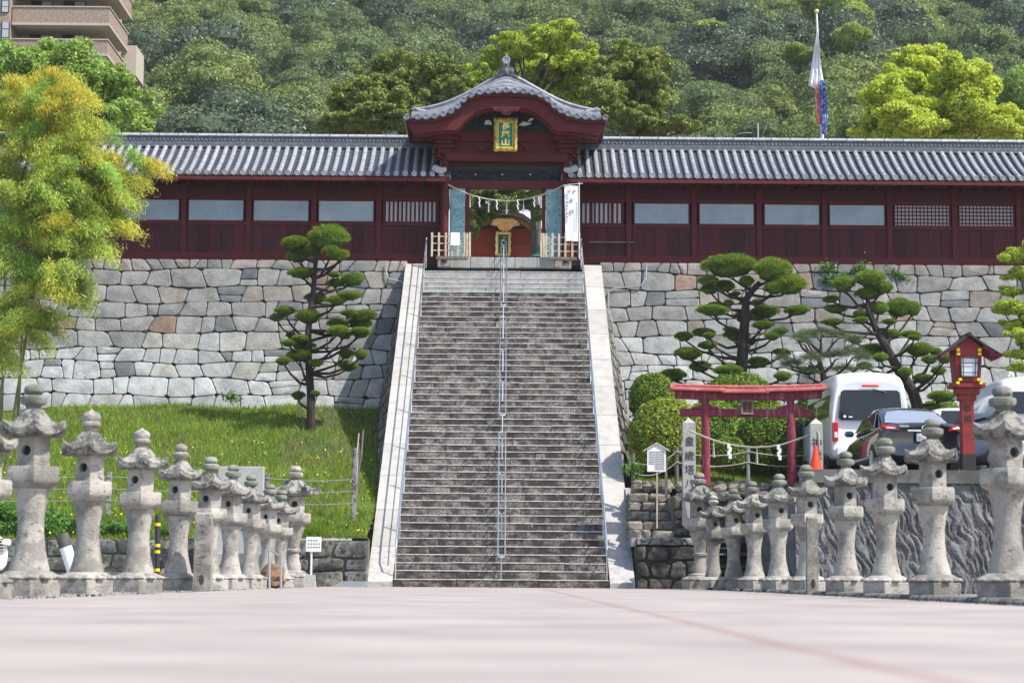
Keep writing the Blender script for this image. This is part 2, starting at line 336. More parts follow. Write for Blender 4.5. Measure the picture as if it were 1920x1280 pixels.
def text_mesh(name, body, size, m, extrude=.004, bold=0.0):
    cu = bpy.data.curves.new(name, 'FONT'); cu.body = body; cu.size = size; cu.extrude = extrude; cu.align_x = 'CENTER'; cu.align_y = 'CENTER'; cu.resolution_u = 3; cu.offset = bold
    o = bpy.data.objects.new(name, cu); COL.objects.link(o); bpy.context.view_layer.update()
    me = bpy.data.meshes.new_from_object(o.evaluated_get(bpy.context.evaluated_depsgraph_get())); bpy.data.objects.remove(o); bpy.data.curves.remove(cu)
    me.materials.clear(); me.materials.append(m); return me
def text_on(parent, body, size, m, at, name='lettering', rz=0, mirror=False, sx=1, sy=1, bold=0.0):
    """writing that faces the road, at a spot in world space"""
    o = link(name, text_mesh(name, body, size, m, bold=bold), parent); o.location = Vector(at) - origin(parent)
    o.rotation_euler = (R(90), 0, rz); o.scale = ((-1 if mirror else 1) * sx, sy, 1); return o

# ================================================================ SETTING
def struct(name, mb, m, smooth=False):
    o = mb.build(name, m, smooth=smooth); o['kind'] = 'structure'; return o
def sheet(xs, ys, zf):
    mb = MB(); rs = [[(x, y, zf(x, y)) for x in xs] for y in ys]; mb.rings(rs, closed=False); mb.f = [f[::-1] for f in mb.f]; return mb
Y0 = 46.5; RISE = .194; TREAD = .3095; NST = 50          # foot and pitch of the stairs
ZTOP = zc(491, 62.5)
def stair_z(y): return (y - Y0) / TREAD * RISE + .06
def zl(x, y):                                             # grass bank left of the stairs
    t = min(max((y - 46.4) / 14.4, 0), 1)
    return 1.08 + 4.25 * t ** 1.05 + .10 * noise.noise(Vector((x * .4, y * .4, 0))) - (.5 * max(0, (-13 - x)) * .2)
def zr(x, y):                                             # garden terrace right of the stairs
    t = min(max((y - 49.5) / 11, 0), 1)
    return 2.5 + 2.5 * t + .08 * noise.noise(Vector((x * .5, y * .5, 3)))
def deck_z(y): return 2.36 + .055 * (y - 39.6)

struct('ground', sheet(np.linspace(-400, 400, 17), np.linspace(-60, 46.9, 6).tolist(), lambda x, y: -0.03), M['gravel'])
mb = MB(); mb.box(-4.05, 4.45, -60, 46.0, -.2, 0.0); struct('road', mb, M['road'])
mb = MB(); mb.box(-3.3, 3.4, 46.0, 46.55, -.2, .004); struct('foot_paving', mb, M['granite_worn'])
struct('grass_bank', sheet(np.linspace(-24, -3.14, 30), np.linspace(46.3, 62.5, 30), zl), M['soil'], True)
struct('garden_terrace', sheet(np.linspace(3.36, 26, 30), np.linspace(49.3, 62.5, 24), zr), M['soil'], True)
mb = MB(); mb._a([(-150, 62.6, ZTOP - .03), (150, 62.6, ZTOP - .03), (150, 112, 11.4), (-150, 112, 11.4)], [(0, 1, 2, 3)]); struct('temple_yard', mb, M['gravel'])
def hill_z(x, y): return .385 * y - 27.5 + 2.2 * noise.noise(Vector((x * .02, y * .02, 5))) + .03 * abs(x) * (1 if x > 0 else .4)
struct('hill', sheet(np.linspace(-320, 320, 50), np.linspace(98, 520, 40), hill_z), M['forest_floor'], True)

# ---------------------------------------------------------------- stone masonry
def stone_piece(M3, poly, m, parent, color, g, bulge=.05, gap=.02, name='stone', back=.12):
    c = (sum(p[0] for p in poly) / len(poly), sum(p[1] for p in poly) / len(poly)); n = len(poly)
    w = max(p[0] for p in poly) - min(p[0] for p in poly); h = max(p[1] for p in poly) - min(p[1] for p in poly)
    def ring(ins, d):
        out = []
        for (u, v) in poly:
            du, dv = c[0] - u, c[1] - v; l = math.hypot(du, dv) or 1
            out.append(M3(u + du / l * min(ins, l * .8), v + dv / l * min(ins, l * .8), d))
        return out
    t = g.uniform(-.6, 1) * bulge
    mb = MB(); mb.rings([ring(gap, -back), ring(gap, t * .4), ring(gap + .028, bulge * .7 + t * .5)])
    k = 2 * n; mb.v.append(tuple(M3(c[0] + g.uniform(-.1, .1) * w, c[1] + g.uniform(-.1, .1) * h, bulge + t))); q = len(mb.v) - 1
    for i in range(n): mb.f.append((k + i, k + (i + 1) % n, q)); mb.m.append(0)
    return mb.build(name, m, parent, color=color)

def masonry(parent, M3, u0, u1, vs, width, m, colf, g, vmin=None, vmax=None, wob=.06, gap=.018, bulge=.05, cut=.22, name='stone', jit=.12, limit=300):
    lines = []
    for j, v in enumerate(vs):
        ph = g.uniform(0, 9)
        a = 0 if j == len(vs) - 1 else wob
        lines.append(lambda u, v=v, ph=ph, a=a: v + a * (math.sin(u * .9 + ph) + .7 * math.sin(u * 2.3 + ph * 2)) * .6)
    cnt = 0
    for j in range(len(vs) - 1):
        lo, hi = lines[j], lines[j + 1]; u = u0; eb = et = u0; hgt = vs[j + 1] - vs[j]
        while u < u1 - .05:
            w = width * hgt / .5 * g.uniform(.65, 1.55) if width > 0 else -width * g.uniform(.6, 1.5); un = min(u + w, u1)
            if u1 - un < .25: un = u1
            nb = un + (g.uniform(-1, 1) * jit if un < u1 else 0); nt = un + (g.uniform(-1, 1) * jit if un < u1 else 0)
            cell = [(eb, lo(eb)), (nb, lo(nb)), (nt, hi(nt)), (et, hi(et))]; cells = [cell]
            if g.random() < .10 and hgt > .4:
                s_ = g.uniform(.35, .65); a_ = [(eb * (1 - s_) + et * s_, lo(eb) * (1 - s_) + hi(et) * s_), (nb * (1 - s_) + nt * s_, lo(nb) * (1 - s_) + hi(nt) * s_ + g.uniform(-.05, .05))]
                cells = [[cell[0], cell[1], a_[1], a_[0]], [a_[0], a_[1], cell[2], cell[3]]]
            for cl in cells:
                if vmin or vmax:
                    uc = sum(p[0] for p in cl) / 4; vc = sum(p[1] for p in cl) / 4
                    if vmin and max(p[1] for p in cl) < vmin(uc) - .05: continue
                    if vmax and min(p[1] for p in cl) > vmax(uc) - .06: continue
                    if vmax: cl = [(p[0], min(p[1], vmax(p[0]) - .01)) for p in cl]
                poly = []
                for k in range(4):
                    a, b, c = cl[k - 1], cl[k], cl[(k + 1) % 4]
                    c1, c2 = g.uniform(.05, cut), g.uniform(.05, cut)
                    poly.append((b[0] + (a[0] - b[0]) * c1, b[1] + (a[1] - b[1]) * c1)); poly.append((b[0] + (c[0] - b[0]) * c2, b[1] + (c[1] - b[1]) * c2))
                uc = sum(p[0] for p in cl) / 4; vc = sum(p[1] for p in cl) / 4
                if cnt < limit: stone_piece(M3, poly, m, parent, colf(uc, vc, g), g, bulge, gap, name); cnt += 1
            u, eb, et = un, nb, nt
    return cnt

def grey(g, c):
    k = g.uniform(.65, 1.2); return tuple(x * k for x in c)
def wall_colour(lowz):
    def f(u, v, g):
        r = g.random(); k = g.uniform(.82, 1.18); t = (v - lowz) / (ZTOP - lowz)
        if t > .62 and r < .05: c = (.27, .19, .15)
        elif t > .62 and r < .2: c = (.27, .245, .215)
        elif t > .62 and r < .30: c = (.15, .16, .17)
        elif t > .55: c = (.27, .27, .262)
        elif r < .06: c = (.19, .20, .205)
        elif r < .2: c = (.36, .355, .33)
        else: c = (.405, .42, .42)
        if t > .93: c = (.30, .27, .25) if r > .5 else (.22, .215, .21)
        return tuple(x * k for x in c)
    return f
def ret_map(u, v, d):
    b = ZTOP - v; return (u, 62.45 - .16 * b - .016 * b * b - d, v)
vrow = [ZTOP - h for h in (5.9, 5.5, 4.95, 4.42, 3.88, 3.36, 2.94, 2.38, 1.90, 1.42, .88, .34, 0)]
for sgn, u0, u1, lab in ((-1, -17.0, -3.05, 'tall dry stone retaining wall above the grass bank left of the stairs'), (1, 3.05, 17.2, 'tall dry stone retaining wall behind the garden right of the stairs')):
    w = thing('retaining_wall', lab, 'wall', ((u0 + u1) / 2, 61, 4.2))
    core = MB(); rs = [[(x, ret_map(x, v, -.10)[1], v) for x in (u0 - 6 * (sgn < 0), u1 + 8 * (sgn > 0))] + [(x, 64, v) for x in (u1 + 8 * (sgn > 0), u0 - 6 * (sgn < 0))] for v in [vrow[0] - 1] + vrow[:-1] + [ZTOP - .04]]
    core.rings(rs[:8], True, True); core.build('earth_core', M['mortar_dark'], w); core = MB(); core.rings(rs[7:], True, True); core.build('mortar_core', M['mortar'], w)
    masonry(w, ret_map, u0, u1, vrow, .665, M['stone'], wall_colour(4.3), np.random.default_rng(11 + sgn), wob=.085, limit=299, gap=.012, bulge=.038, cut=.17, jit=.16)

# flank walls under the stair edges
def flank(sgn):
    w = thing('stair_flank_wall', ('shaded' if sgn < 0 else 'sunlit') + ' battered stone flank wall carrying the ' + ('left' if sgn < 0 else 'right') + ' edge of the stairs', 'wall', (sgn * 3.2, 54, 0))
    def M3(u, v, d): return (sgn * (3.02 + .20 * max(stair_z(u) - v, -.2) + d * .98), u, v)
    gz = (lambda y: zl(-3.5, y)) if sgn < 0 else (lambda y: zr(3.6, y) if y > 49.3 else (1.1 if y > 46.9 else -.1))
    core = MB(); rs = []
    for y in np.linspace(46.75, 62.3, 24):
        zt = stair_z(y) - .1; rs.append([(sgn * 2.75, y, -.3), (sgn * 2.75, y, zt), M3(y, zt, -.08), M3(y, -.3, -.08)])
    core.rings(rs, True, True); core.build('earth_core', M['mortar_dark'], w)
    def cf(u, v, g):
        k = g.uniform(.8, 1.2); c = (.36, .31, .25) if (g.random() < .4 and stair_z(u) - v < 1.2) else (.30, .29, .27); return tuple(x * k for x in c)
    masonry(w, M3, 46.8, 62.3, list(np.arange(-.2, 10.6, .42)), .75, M['stone_dirty'], cf, np.random.default_rng(31 + sgn), vmin=gz, vmax=lambda y: stair_z(y), wob=.05, gap=.02, bulge=.045)
flank(-1); flank(1)

# ---------------------------------------------------------------- the stairs
st = thing('stone_staircase', 'long steep stone staircase with dark stained steps climbing to the red gate', 'staircase', (0, Y0, 0))
g = np.random.default_rng(5)
for i in range(NST):
    y = Y0 + i * TREAD; z0 = i * RISE; z1 = z0 + RISE
    if i == NST - 1: z1 += .06
    xs = [-2.5 + g.uniform(.5, 1.7)]
    while xs[-1] < 1.6: xs.append(xs[-1] + g.uniform(1.0, 2.1))
    xs = [-2.5] + [x for x in xs if x < 2.0] + [2.5]
    for a, b in zip(xs[:-1], xs[1:]):
        dy, dz = g.uniform(-.008, .008), g.uniform(-.006, .006); k = .006; gp = .006; t = .019
        ya, yb, zt = y + dy, y + TREAD + .05, z1 + dz
        mb = MB(); A, B_ = a + gp, b - gp
        vs = [(A, ya, z0 - .04), (B_, ya, z0 - .04), (A, ya, zt - t), (B_, ya, zt - t), (A, ya - .012, zt - t), (B_, ya - .012, zt - t), (A, ya - .012, zt - k), (B_, ya - .012, zt - k), (A, ya, zt), (B_, ya, zt), (A, yb, zt), (B_, yb, zt)]
        mb._a(vs, [(0, 1, 3, 2), (2, 3, 5, 4)]); mb.mi = 1; mb._a([], [])
        n0 = 0; mb.f += [(4, 5, 7, 6), (6, 7, 9, 8), (8, 9, 11, 10)]; mb.m += [1, 1, 1]
        mb.f += [(0, 2, 4, 6, 8, 10), (1, 11, 9, 7, 5, 3)]; mb.m += [0, 0]
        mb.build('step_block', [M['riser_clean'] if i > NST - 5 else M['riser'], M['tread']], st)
core = MB(); core.prism([(Y0 + .02, -.2), (Y0 + .06, -.02), (Y0 + NST * TREAD, NST * RISE - .12), (63.5, NST * RISE - .12), (63.5, -.2)], -2.51, 2.51)
core.v = [(-p[1], p[0], p[2]) for p in core.v]; core.build('stair_core', M['mortar_dark'], st)
for sgn in (-1, 1):                                       # edge slabs
    n = 11; ys = [Y0 - .12 + (15.9 + .12) * k / n for k in range(n + 1)]
    for k in range(n):
        a, b = ys[k] + .011, ys[k + 1] - .011; x0, x1 = (2.52, 3.10); h = .17
        za, zb = stair_z(a) + .07, stair_z(b) + .07
        if k == 0: prof = [(a, -.05), (a, max(za, .12)), (b, zb), (b, zb - .35), (b, -.05)]
        else: prof = [(a, za - .35), (a, za), (b, zb), (b, zb - .35)]
        mb = MB(); mb.prism(prof, x0, x1); mb.v = [(sgn * p[1], p[0], p[2]) for p in mb.v]
        if sgn > 0: mb.f = [f[::-1] for f in mb.f]
        mb.build('edge_slab', M['granite'] if k else M['granite_worn'], st)
mb = MB(); mb.box(-2.12, 2.12, 62.42, 62.75, ZTOP - .32, ZTOP + .16)
for k in range(6): pass
ys0 = Y0 + NST * TREAD
mb = MB(); mb.box(-2.5, 2.5, ys0 + .04, 62.4, ZTOP - .5, NST * RISE + .045); mb.build('landing', M['riser_clean'], st)
xs = [-2.1, -1.72, -1.05, -.3, .35, 1.05, 1.6, 2.15]
for a, b in zip(xs[:-1], xs[1:]):
    mb = MB(); mb.cbox(((a + b) / 2, 62.5, ZTOP - .05), (b - a - .012, .34, .34), .015); mb.build('sill_stone', M['riser_clean'], st)

def rail(name, label, paths, r, m, group=None, loops=None):
    o = thing(name, label, 'handrail', tuple(paths[0][0][0]), group=group)
    for nm, path, rr in [(p[1], p[0], p[2]) for p in paths]:
        mb = MB(); mb.tube(path, rr, 8); mb.build(nm, m, o, smooth=True)
    return o
for sgn in (-1, 1):
    x = sgn * 2.46; a, b = Y0 + .1, Y0 + 15.6
    pts = [(x, a, .8)] + [(x, y, stair_z(y) + .86) for y in np.linspace(a + .3, b, 6)] + [(x, b + .5, ZTOP + .75)]
    low = [(x, y, stair_z(y) + .48) for y in np.linspace(a + .3, b, 6)]
    ps = [(pts, 'top_rail', .021), (low, 'lower_rail', .014)]
    for y in np.linspace(a, b + .4, 10): ps.append(([(x, y, stair_z(y) - .12), (x, y, stair_z(y) + (.86 if y > a else .78))], 'post', .018))
    rail('side_handrail', 'long steel handrail along the ' + ('left' if sgn < 0 else 'right') + ' edge of the stone stairs', ps, .02, M['steel'], 'steel handrails on the stairs')
for (ya, yb, pxx, lab) in ((Y0 + .55, 1040, 812, 'lowest'), (0, 775, 595, 'middle'), (0, 570, 452, 'topmost')):
    # an oblong loop of tube set along the middle of the stairs
    def yz(py):                                           # where a point .85 over the stair line shows at this height
        lo, hi = Y0 - 2, 63.0
        for _ in range(40):
            mid = (lo + hi) / 2; q = Vector((0, mid, stair_z(mid) + .62)) - CAM; yy = 640 - FPX * q.dot(UP) / q.dot(FW)
            if yy > py: lo = mid
            else: hi = mid
        return lo
    a, b = yz(yb), yz(pxx); ps = []
    for w, xx in ((-1, -.085), (1, .085)): ps.append(([(xx, y, stair_z(y) + .62) for y in np.linspace(a, b, 5)], 'long_rail', .019))
    for y, s_ in ((a, -1), (b, 1)): ps.append(([(-.085 * math.cos(t), y + s_ * .085 * math.sin(t), stair_z(y) + .62 + s_ * .05 * math.sin(t)) for t in np.linspace(0, math.pi, 7)], 'rail_end', .019))
    for y in np.linspace(a + .1, b - .1, 4 if b - a > 3 else 3):
        ps.append(([(0, y, stair_z(y) - .15), (0, y, stair_z(y) + .55)], 'post', .02)); ps.append(([(-.085, y, stair_z(y) + .60), (0, y, stair_z(y) + .53), (.085, y, stair_z(y) + .60)], 'cradle', .012))
    if lab == 'lowest': ps.append(([(0, Y0 + .1, 0), (0, Y0 + .1, .42), (0, a, stair_z(a) + .5)], 'end_post', .016))
    rail('centre_handrail', lab + ' oblong steel loop handrail in the middle of the stairs', ps, .02, M['steel'], 'loop handrails in the middle of the stairs')

# ================================================================ THE GALLERIES
YW = 63.05; YE = 61.95; YR = 64.35
Z_RT, Z_RB, Z_E = zc(253.5, YR), zc(277, YR), zc(329, YE)
Z_W1, Z_W0, Z_RAIL, Z_SILL = zc(377.5, YW), zc(419, YW), zc(425, YW), zc(478, YW)
PITCH = 17.0 / (FPX / 62.6)
def roof_proto():
    d = YR - YE; r = .076; path = []
    for k in range(9):
        t = k / 8; path.append((0, t * d, (Z_RB - Z_E) * (t - .05 * math.sin(math.pi * t)) + .02))
    mb = MB()
    for k in range(8):                                    # eight round tiles, each a little wider at its lower end
        a, b = Vector(path[k]), Vector(path[k + 1]); rs = []
        for q, rr in ((a - (b - a) * .04, r * 1.05), (b, r * .97)):
            rs.append([(q.x + rr * math.cos(t), q.y, q.z + rr * 1.0 * math.sin(t)) for t in np.linspace(-.5, math.pi + .5, 11)])
        mb.rings([x[::-1] for x in rs], closed=False)
    cap = MB()
    pr = [(0.0, .086), (.03, .089), (.034, .072), (.020, .066), (.020, .038), (.030, .026)]
    rs = [[(rr * math.cos(t), -.05 - dd, .0 + rr * math.sin(t)) for t in np.linspace(0, 2 * math.pi, 16, endpoint=False)] for dd, rr in pr]; cap.rings(rs, True, True)
    pan = MB(); n = 13; q = PITCH
    for k in range(n):
        t0, t1 = k / n, (k + 1) / n
        def pz(t): return (Z_RB - Z_E) * (t - .05 * math.sin(math.pi * t)) - .03
        rs = []
        for (t, dz) in ((t0, 0.0), (t0, .03), (t1 + .01, .03 - .028)):
            rs.append([(x, t * d - .02, pz(t) + dz - .035 * math.cos(x / (q / 2) * math.pi / 2)) for x in np.linspace(-q / 2, q / 2, 5)])
        pan.rings(rs, closed=False)
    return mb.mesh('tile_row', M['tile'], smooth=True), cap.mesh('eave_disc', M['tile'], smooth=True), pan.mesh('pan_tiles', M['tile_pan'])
me_row, me_cap, me_pan = roof_proto()
me_raf = MB(); me_raf.box(-.045, .045, -.95, .0, -.06, .06); me_raf = me_raf.mesh('rafter', M['red'])

def gallery(label, X0, X1, bays, inner, kinds):
    """X0 < X1: extent; bays: window openings in px; inner: x of the end beside the gate"""
    o = thing('temple_gallery', label, 'gallery', ((X0 + X1) / 2, 64, ZTOP))
    OO = origin(o)
    def put(me, name, loc, color=None):
        q = link(name, me, o, color); q.location = Vector(loc) - OO; return q
    n = int((X1 - X0) / PITCH)
    for k in range(n):
        x = X0 + (k + .5) * PITCH if inner == X0 else X1 - (k + .5) * PITCH
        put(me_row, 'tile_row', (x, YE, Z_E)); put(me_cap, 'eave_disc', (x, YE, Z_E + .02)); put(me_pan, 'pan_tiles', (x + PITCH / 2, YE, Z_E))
    mb = MB(); mb._a([(X0, YE - .05, Z_E - .10), (X1, YE - .05, Z_E - .10), (X1, YR, Z_RB - .30), (X0, YR, Z_RB - .30), (X1, YR + 2.4, Z_E - .1), (X0, YR + 2.4, Z_E - .1),
                      (X0, YE - .05, Z_E - .17), (X1, YE - .05, Z_E - .17), (X1, YR, Z_RB - .42), (X0, YR, Z_RB - .42), (X1, YR + 2.4, Z_E - .2), (X0, YR + 2.4, Z_E - .2)],
                     [(0, 1, 2, 3), (3, 2, 4, 5), (7, 6, 9, 8), (8, 9, 11, 10), (0, 6, 7, 1), (0, 3, 9, 6), (3, 5, 11, 9), (1, 7, 8, 2), (2, 8, 10, 4)]); mb.build('roof_deck', M['red'], o)
    mb = MB(); mb.box(X0, X1, YE - .06, YE + .02, Z_E - .21, Z_E - .10); mb.build('eave_board', M['red'], o)
    # ridge: courses, a row of small discs, round cap tiles
    h = Z_RT - Z_RB; mb = MB(); mb.box(X0, X1, YR - .22, YR + .22, Z_RB - .1, Z_RB + .07 * h / .35)
    mb.box(X0, X1, YR - .15, YR + .15, Z_RB + .07, Z_RB + h * .62); mb.box(X0, X1, YR - .19, YR + .19, Z_RB + h * .62, Z_RB + h * .70); mb.build('ridge_course', M['tile_dark'], o)
    mb = MB(); x = X0 + .1
    while x < X1 - .05:
        rs = [[(x + rr * math.cos(t), YR - dd, Z_RB + h * .42 + rr * math.sin(t)) for t in np.linspace(0, 2 * math.pi, 8, endpoint=False)] for dd, rr in ((.14, .052), (.175, .05), (.165, .03))]; mb.rings(rs, False, True); x += .125
    q = mb.build('ridge_disc_row', M['tile_dark'], o); q['kind'] = 'stuff'
    x = X0
    while x < X1:
        b = min(x + .62, X1); mb = MB(); rs = []
        for xx, rr in ((x, .155), (b - .02, .15)): rs.append([(xx, YR - rr * 1.25 * math.cos(t), Z_RB + h * .68 + rr * .72 * math.sin(t)) for t in np.linspace(0, math.pi, 8)])
        mb.rings(rs, closed=False); mb.build('ridge_cap', M['tile'], o, smooth=True); x = b
    # under the eaves
    x = X0 + .2
    while x < X1: put(me_raf, 'rafter', (x, YW - .02, zc(343, 62.5))); x += .405
    mb = MB(); mb.box(X0, X1, YW - .10, YW + .04, zc(339, YW), zc(330, YW)); mb.build('purlin', M['red'], o)
    mb = MB(); mb.box(X0, X1, YW + .06, YW + .16, ZTOP, zc(330, YW)); mb.box(X0, X1, YW + 2.3, YW + 2.4, ZTOP, Z_E - .2)
    # upper wall and beams
    mb = MB(); mb.box(X0, X1, YW + .02, YW + .05, Z_W1, zc(345, YW)); mb.build('upper_board', M['red_board'], o)
    mb = MB(); mb.box(X0, X1, YW - .03, YW + .06, Z_W1, Z_W1 + .10); mb.build('head_beam', M['red'], o)
    mb = MB(); mb.box(X0, X1, YW - .03, YW + .06, Z_RAIL, Z_W0); mb.build('sill_rail', M['red'], o)
    mb = MB(); mb.box(X0, X1, YW - .06, YW + .08, ZTOP - .01, Z_SILL); mb.build('base_beam', M['red'], o)
    mb = MB(); mb.box(X0, X1, YW + .3, YW + .36, ZTOP, Z_RAIL); mb.box(X0, X1, YW + 2.3, YW + 2.36, ZTOP, zc(340, YW)); mb.box(X0, X1, YW + .3, YW + 2.3, ZTOP, ZTOP + .05); mb.build('inner_wall', M['dark_wood'], o)
    edges = sorted(bays)
    posts = [(a[1] + b[0]) / 2 for a, b in zip(edges[:-1], edges[1:])] + [edges[0][0] - 7.5, edges[-1][1] + 7.5]
    for p in posts:
        x = xc(p, YW, 420)
        if X0 - .1 < x < X1 + .1: mb = MB(); mb.box(x - .085, x + .085, YW - .07, YW + .10, Z_SILL - .002, zc(341, YW)); mb.build('post', M['red'], o)
    for (a, b), kd in zip(edges, kinds):
        xa, xb = xc(a, YW, 400), xc(b, YW, 400)
        # boards below
        nb = 5; w = (xb - xa + .10) / nb
        for k in range(nb):
            mb = MB(); mb.box(xa - .05 + k * w + .004, xa - .05 + (k + 1) * w - .004, YW + .0 + .008 * (k % 2), YW + .03, Z_SILL, Z_RAIL); mb.build('board', M['red_board'], o)
        fr = MB(); t = .035
        for q in ((xa, xb, Z_W0, Z_W0 + t), (xa, xb, Z_W1 - t, Z_W1), (xa, xa + t, Z_W0 + t, Z_W1 - t), (xb - t, xb, Z_W0 + t, Z_W1 - t)): fr.box(q[0], q[1], YW - .01, YW + .03, q[2], q[3])
        w_ = fr.build('window', M['red'], o)
        if kd == 'glass':
            mb = MB(); tl, tr_ = random.uniform(-.012, .014), random.uniform(-.012, .014); mb._a([(xa + t, YW + .014, Z_W0 + t), (xb - t, YW + .014 + tr_ * .6, Z_W0 + t), (xb - t, YW + .014 + tr_, Z_W1 - t), (xa + t, YW + .014 + tl, Z_W1 - t)], [(0, 1, 2, 3)]); mb.build('pane', M['pane'], w_)
        else:
            mb = MB(); mb.box(xa + t, xb - t, YW + .045, YW + .055, Z_W0, Z_W1); mb.build('pane', M['gap_light'], w_)  # added pale panel imitates light coming through the lattice gaps
            if kd == 'slat':
                n_ = int((xb - xa) / .135)
                for k in range(n_):
                    x = xa + (k + .5) * (xb - xa) / n_; mb = MB(); mb.box(x - .030, x + .030, YW - .005, YW + .03, Z_W0 + .002, Z_W1 - .002); mb.build('slat', M['red'], w_)
                for f_ in (.28, .72):
                    mb = MB(); x = xa + f_ * (xb - xa); mb.box(x - .022, x + .022, YW - .035, YW - .02, Z_W0 - .22, Z_W1 + .18); mb.build('batten', M['red'], o)
            else:
                mb = MB(); n_ = 15
                for k in range(1, n_): x = xa + k * (xb - xa) / n_; mb.box(x - .016, x + .016, YW + .0, YW + .02, Z_W0, Z_W1)
                for k in range(1, 6): z = Z_W0 + k * (Z_W1 - Z_W0) / 6; mb.box(xa, xb, YW - .018, YW + .002, z - .016, z + .016)
                mb.build('lattice', M['red'], w_)
    return o
XL1, XR0 = xc(836, 62, 330), xc(1062, 62, 330)
gl = gallery('long red timber gallery with grey tiled roof left of the gate', -20, XL1, [(-18, 88), (104, 210), (226, 337), (352, 458), (474, 580), (596, 702), (718, 822)], XL1, ['glass'] * 6 + ['slat'])
gr = gallery('long red timber gallery with grey tiled roof and lattice windows right of the gate', XR0, 20, [(1086, 1170), (1188, 1293), (1310, 1415), (1432, 1538), (1554, 1660), (1676, 1782), (1797, 1902), (1918, 2024)], XR0, ['slat'] + ['glass'] * 4 + ['grid'] * 2 + ['glass'])
mb = MB(); a, b = P(1105, 453, YW - .12), P(1190, 457, YW - .12); mb.box(a.x, b.x, YW - .13, YW - .10, a.z - .03, a.z + .01); tag(mb.build('rail_plank', M['old_wood']), 'thin grey plank fixed on the red boards right of the gate', 'plank')

# ================================================================ THE GATE
gt = thing('temple_gate', 'dark red temple gate with curved karahafu gable roof and gilded green name plaque', 'gate', (0, 63, ZTOP))
YF, YG = 61.15, 62.3
def G(x, y, Y): p = P(740 + x / 4.571, 90 + y / 4.571, Y); return (p.x, p.z)
def curve(pts, Y, n=48):
    q = [G(x, y, Y) for x, y in pts]; xs = np.array([p[0] for p in q]); zs = np.array([p[1] for p in q])
    xx = np.linspace(xs[0], xs[-1], n); m_ = np.gradient(zs, xs); out = []
    for x in xx:
        i = min(max(np.searchsorted(xs, x) - 1, 0), len(xs) - 2); h = xs[i + 1] - xs[i]; t = (x - xs[i]) / h
        out.append((x, (2 * t ** 3 - 3 * t ** 2 + 1) * zs[i] + (t ** 3 - 2 * t ** 2 + t) * h * m_[i] + (-2 * t ** 3 + 3 * t ** 2) * zs[i + 1] + (t ** 3 - t ** 2) * h * m_[i + 1]))
    return out
discs = [(195, 597), (268, 597), (342, 590), (415, 572), (482, 548), (540, 505), (590, 450), (653, 410), (728, 385), (803, 377), (880, 372), (955, 368), (1028, 372), (1104, 378), (1180, 388), (1250, 408), (1313, 448), (1367, 500), (1424, 543), (1488, 570), (1563, 590), (1633, 597), (1703, 603)]
eave = curve([(92, 592)] + discs + [(1815, 596)], YF, 60)
def off(c, dz): return [(x, z + dz) for x, z in c]
shell_t, shell_b = off(eave, -.05), off(eave, -.14)
mb = MB(); mb.band(shell_t, shell_b, YF + .02, 66.2); mb.build('roof_shell', M['red'], gt, smooth=True)
mb = MB(); mb.band(off(eave, .0), off(eave, -.06), YF - .02, YF + .10); mb.build('eave_tile_edge', M['tile_pan'], gt)
for (x, y) in discs + [(100, 600), (1805, 603)]:
    c = G(x, y - 3, YF); mb = MB(); mb.tube([(c[0], YF - .02, c[1]), (c[0], 63.6 if 100 < x < 1800 else 66, c[1])], .082, 10, False)
    mb.rings([[(c[0] + rr * math.cos(t), YF - dd, c[1] + rr * math.sin(t)) for t in np.linspace(0, 2 * math.pi, 16, endpoint=False)] for dd, rr in ((.0, .088), (.09, .092), (.095, .072), (.07, .064), (.075, .02))], False, True)
    mb.build('round_tile', M['tile_gate'], gt, smooth=True)
up = curve([(150, 545), (190, 540), (300, 522), (400, 496), (480, 468), (560, 432), (640, 392), (720, 347), (800, 300), (870, 262), (955, 238), (1035, 262), (1110, 300), (1190, 345), (1270, 390), (1350, 434), (1430, 470), (1510, 500), (1610, 526), (1710, 545), (1760, 548)], YF + .75, 60)
# verge bands between the eave tiles and the upper outline
ev = [(x, np.interp(x, [p[0] for p in eave], [p[1] for p in eave])) for x, _ in up]
lo = [(x, z + .03, YF + .05) for x, z in ev]; hi = [(x, max(z, e[1] + .06), YF + .75) for (x, z), e in zip(up, ev)]
for k in range(4):
    rs = []
    for (t, dz) in ((k / 4, -.01), (k / 4, .06), ((k + 1) / 4, -.005)):
        rs.append([(a[0] + (b[0] - a[0]) * t, a[2] + (b[2] - a[2]) * t, a[1] + (b[1] - a[1]) * t + dz) for a, b in zip(lo, hi)])
    mb = MB(); mb.rings(rs, closed=False); mb.build('verge_tile_course', M['tile_gate'], gt)
rows_ = []
for sx in (-1, 1):
    mb = MB(); pts = [(x, YF + .72, z + .045) for x, z in up if (x - .03) * sx > -.02]; mb.tube(pts if sx > 0 else pts[::-1], .055, 8); mb.build('descending_ridge', M['tile_gate'], gt, smooth=True)
    mb = MB(); pts = [(x, YF + .45, l[1] * .42 + h[1] * .58 + .02) for (x, z), l, h in zip(up, lo, hi) if (x - .03) * sx > -.02]; mb.tube(pts if sx > 0 else pts[::-1], .03, 6); mb.build('verge_roll', M['tile_gate'], gt, smooth=True)
    e = G(175 if sx < 0 else 1735, 520, YF + .6); mb = MB(); mb.tube([(e[0] + -sx * .35, YF + .6, e[1] - .10), (e[0] - sx * .1, YF + .6, e[1] - .05), (e[0] + sx * .04, YF + .6, e[1] + .05)], [.06, .055, .02], 8); mb.build('ridge_end_horn', M['tile'], gt, smooth=True)
upb = [(x, z - .05) for x, z in up]
mb = MB(); mb.band(up, upb, YF + .74, 66.3); mb.build('upper_roof', M['tile_gate'], gt, smooth=True)
c0 = G(955, 250, YF + .8)
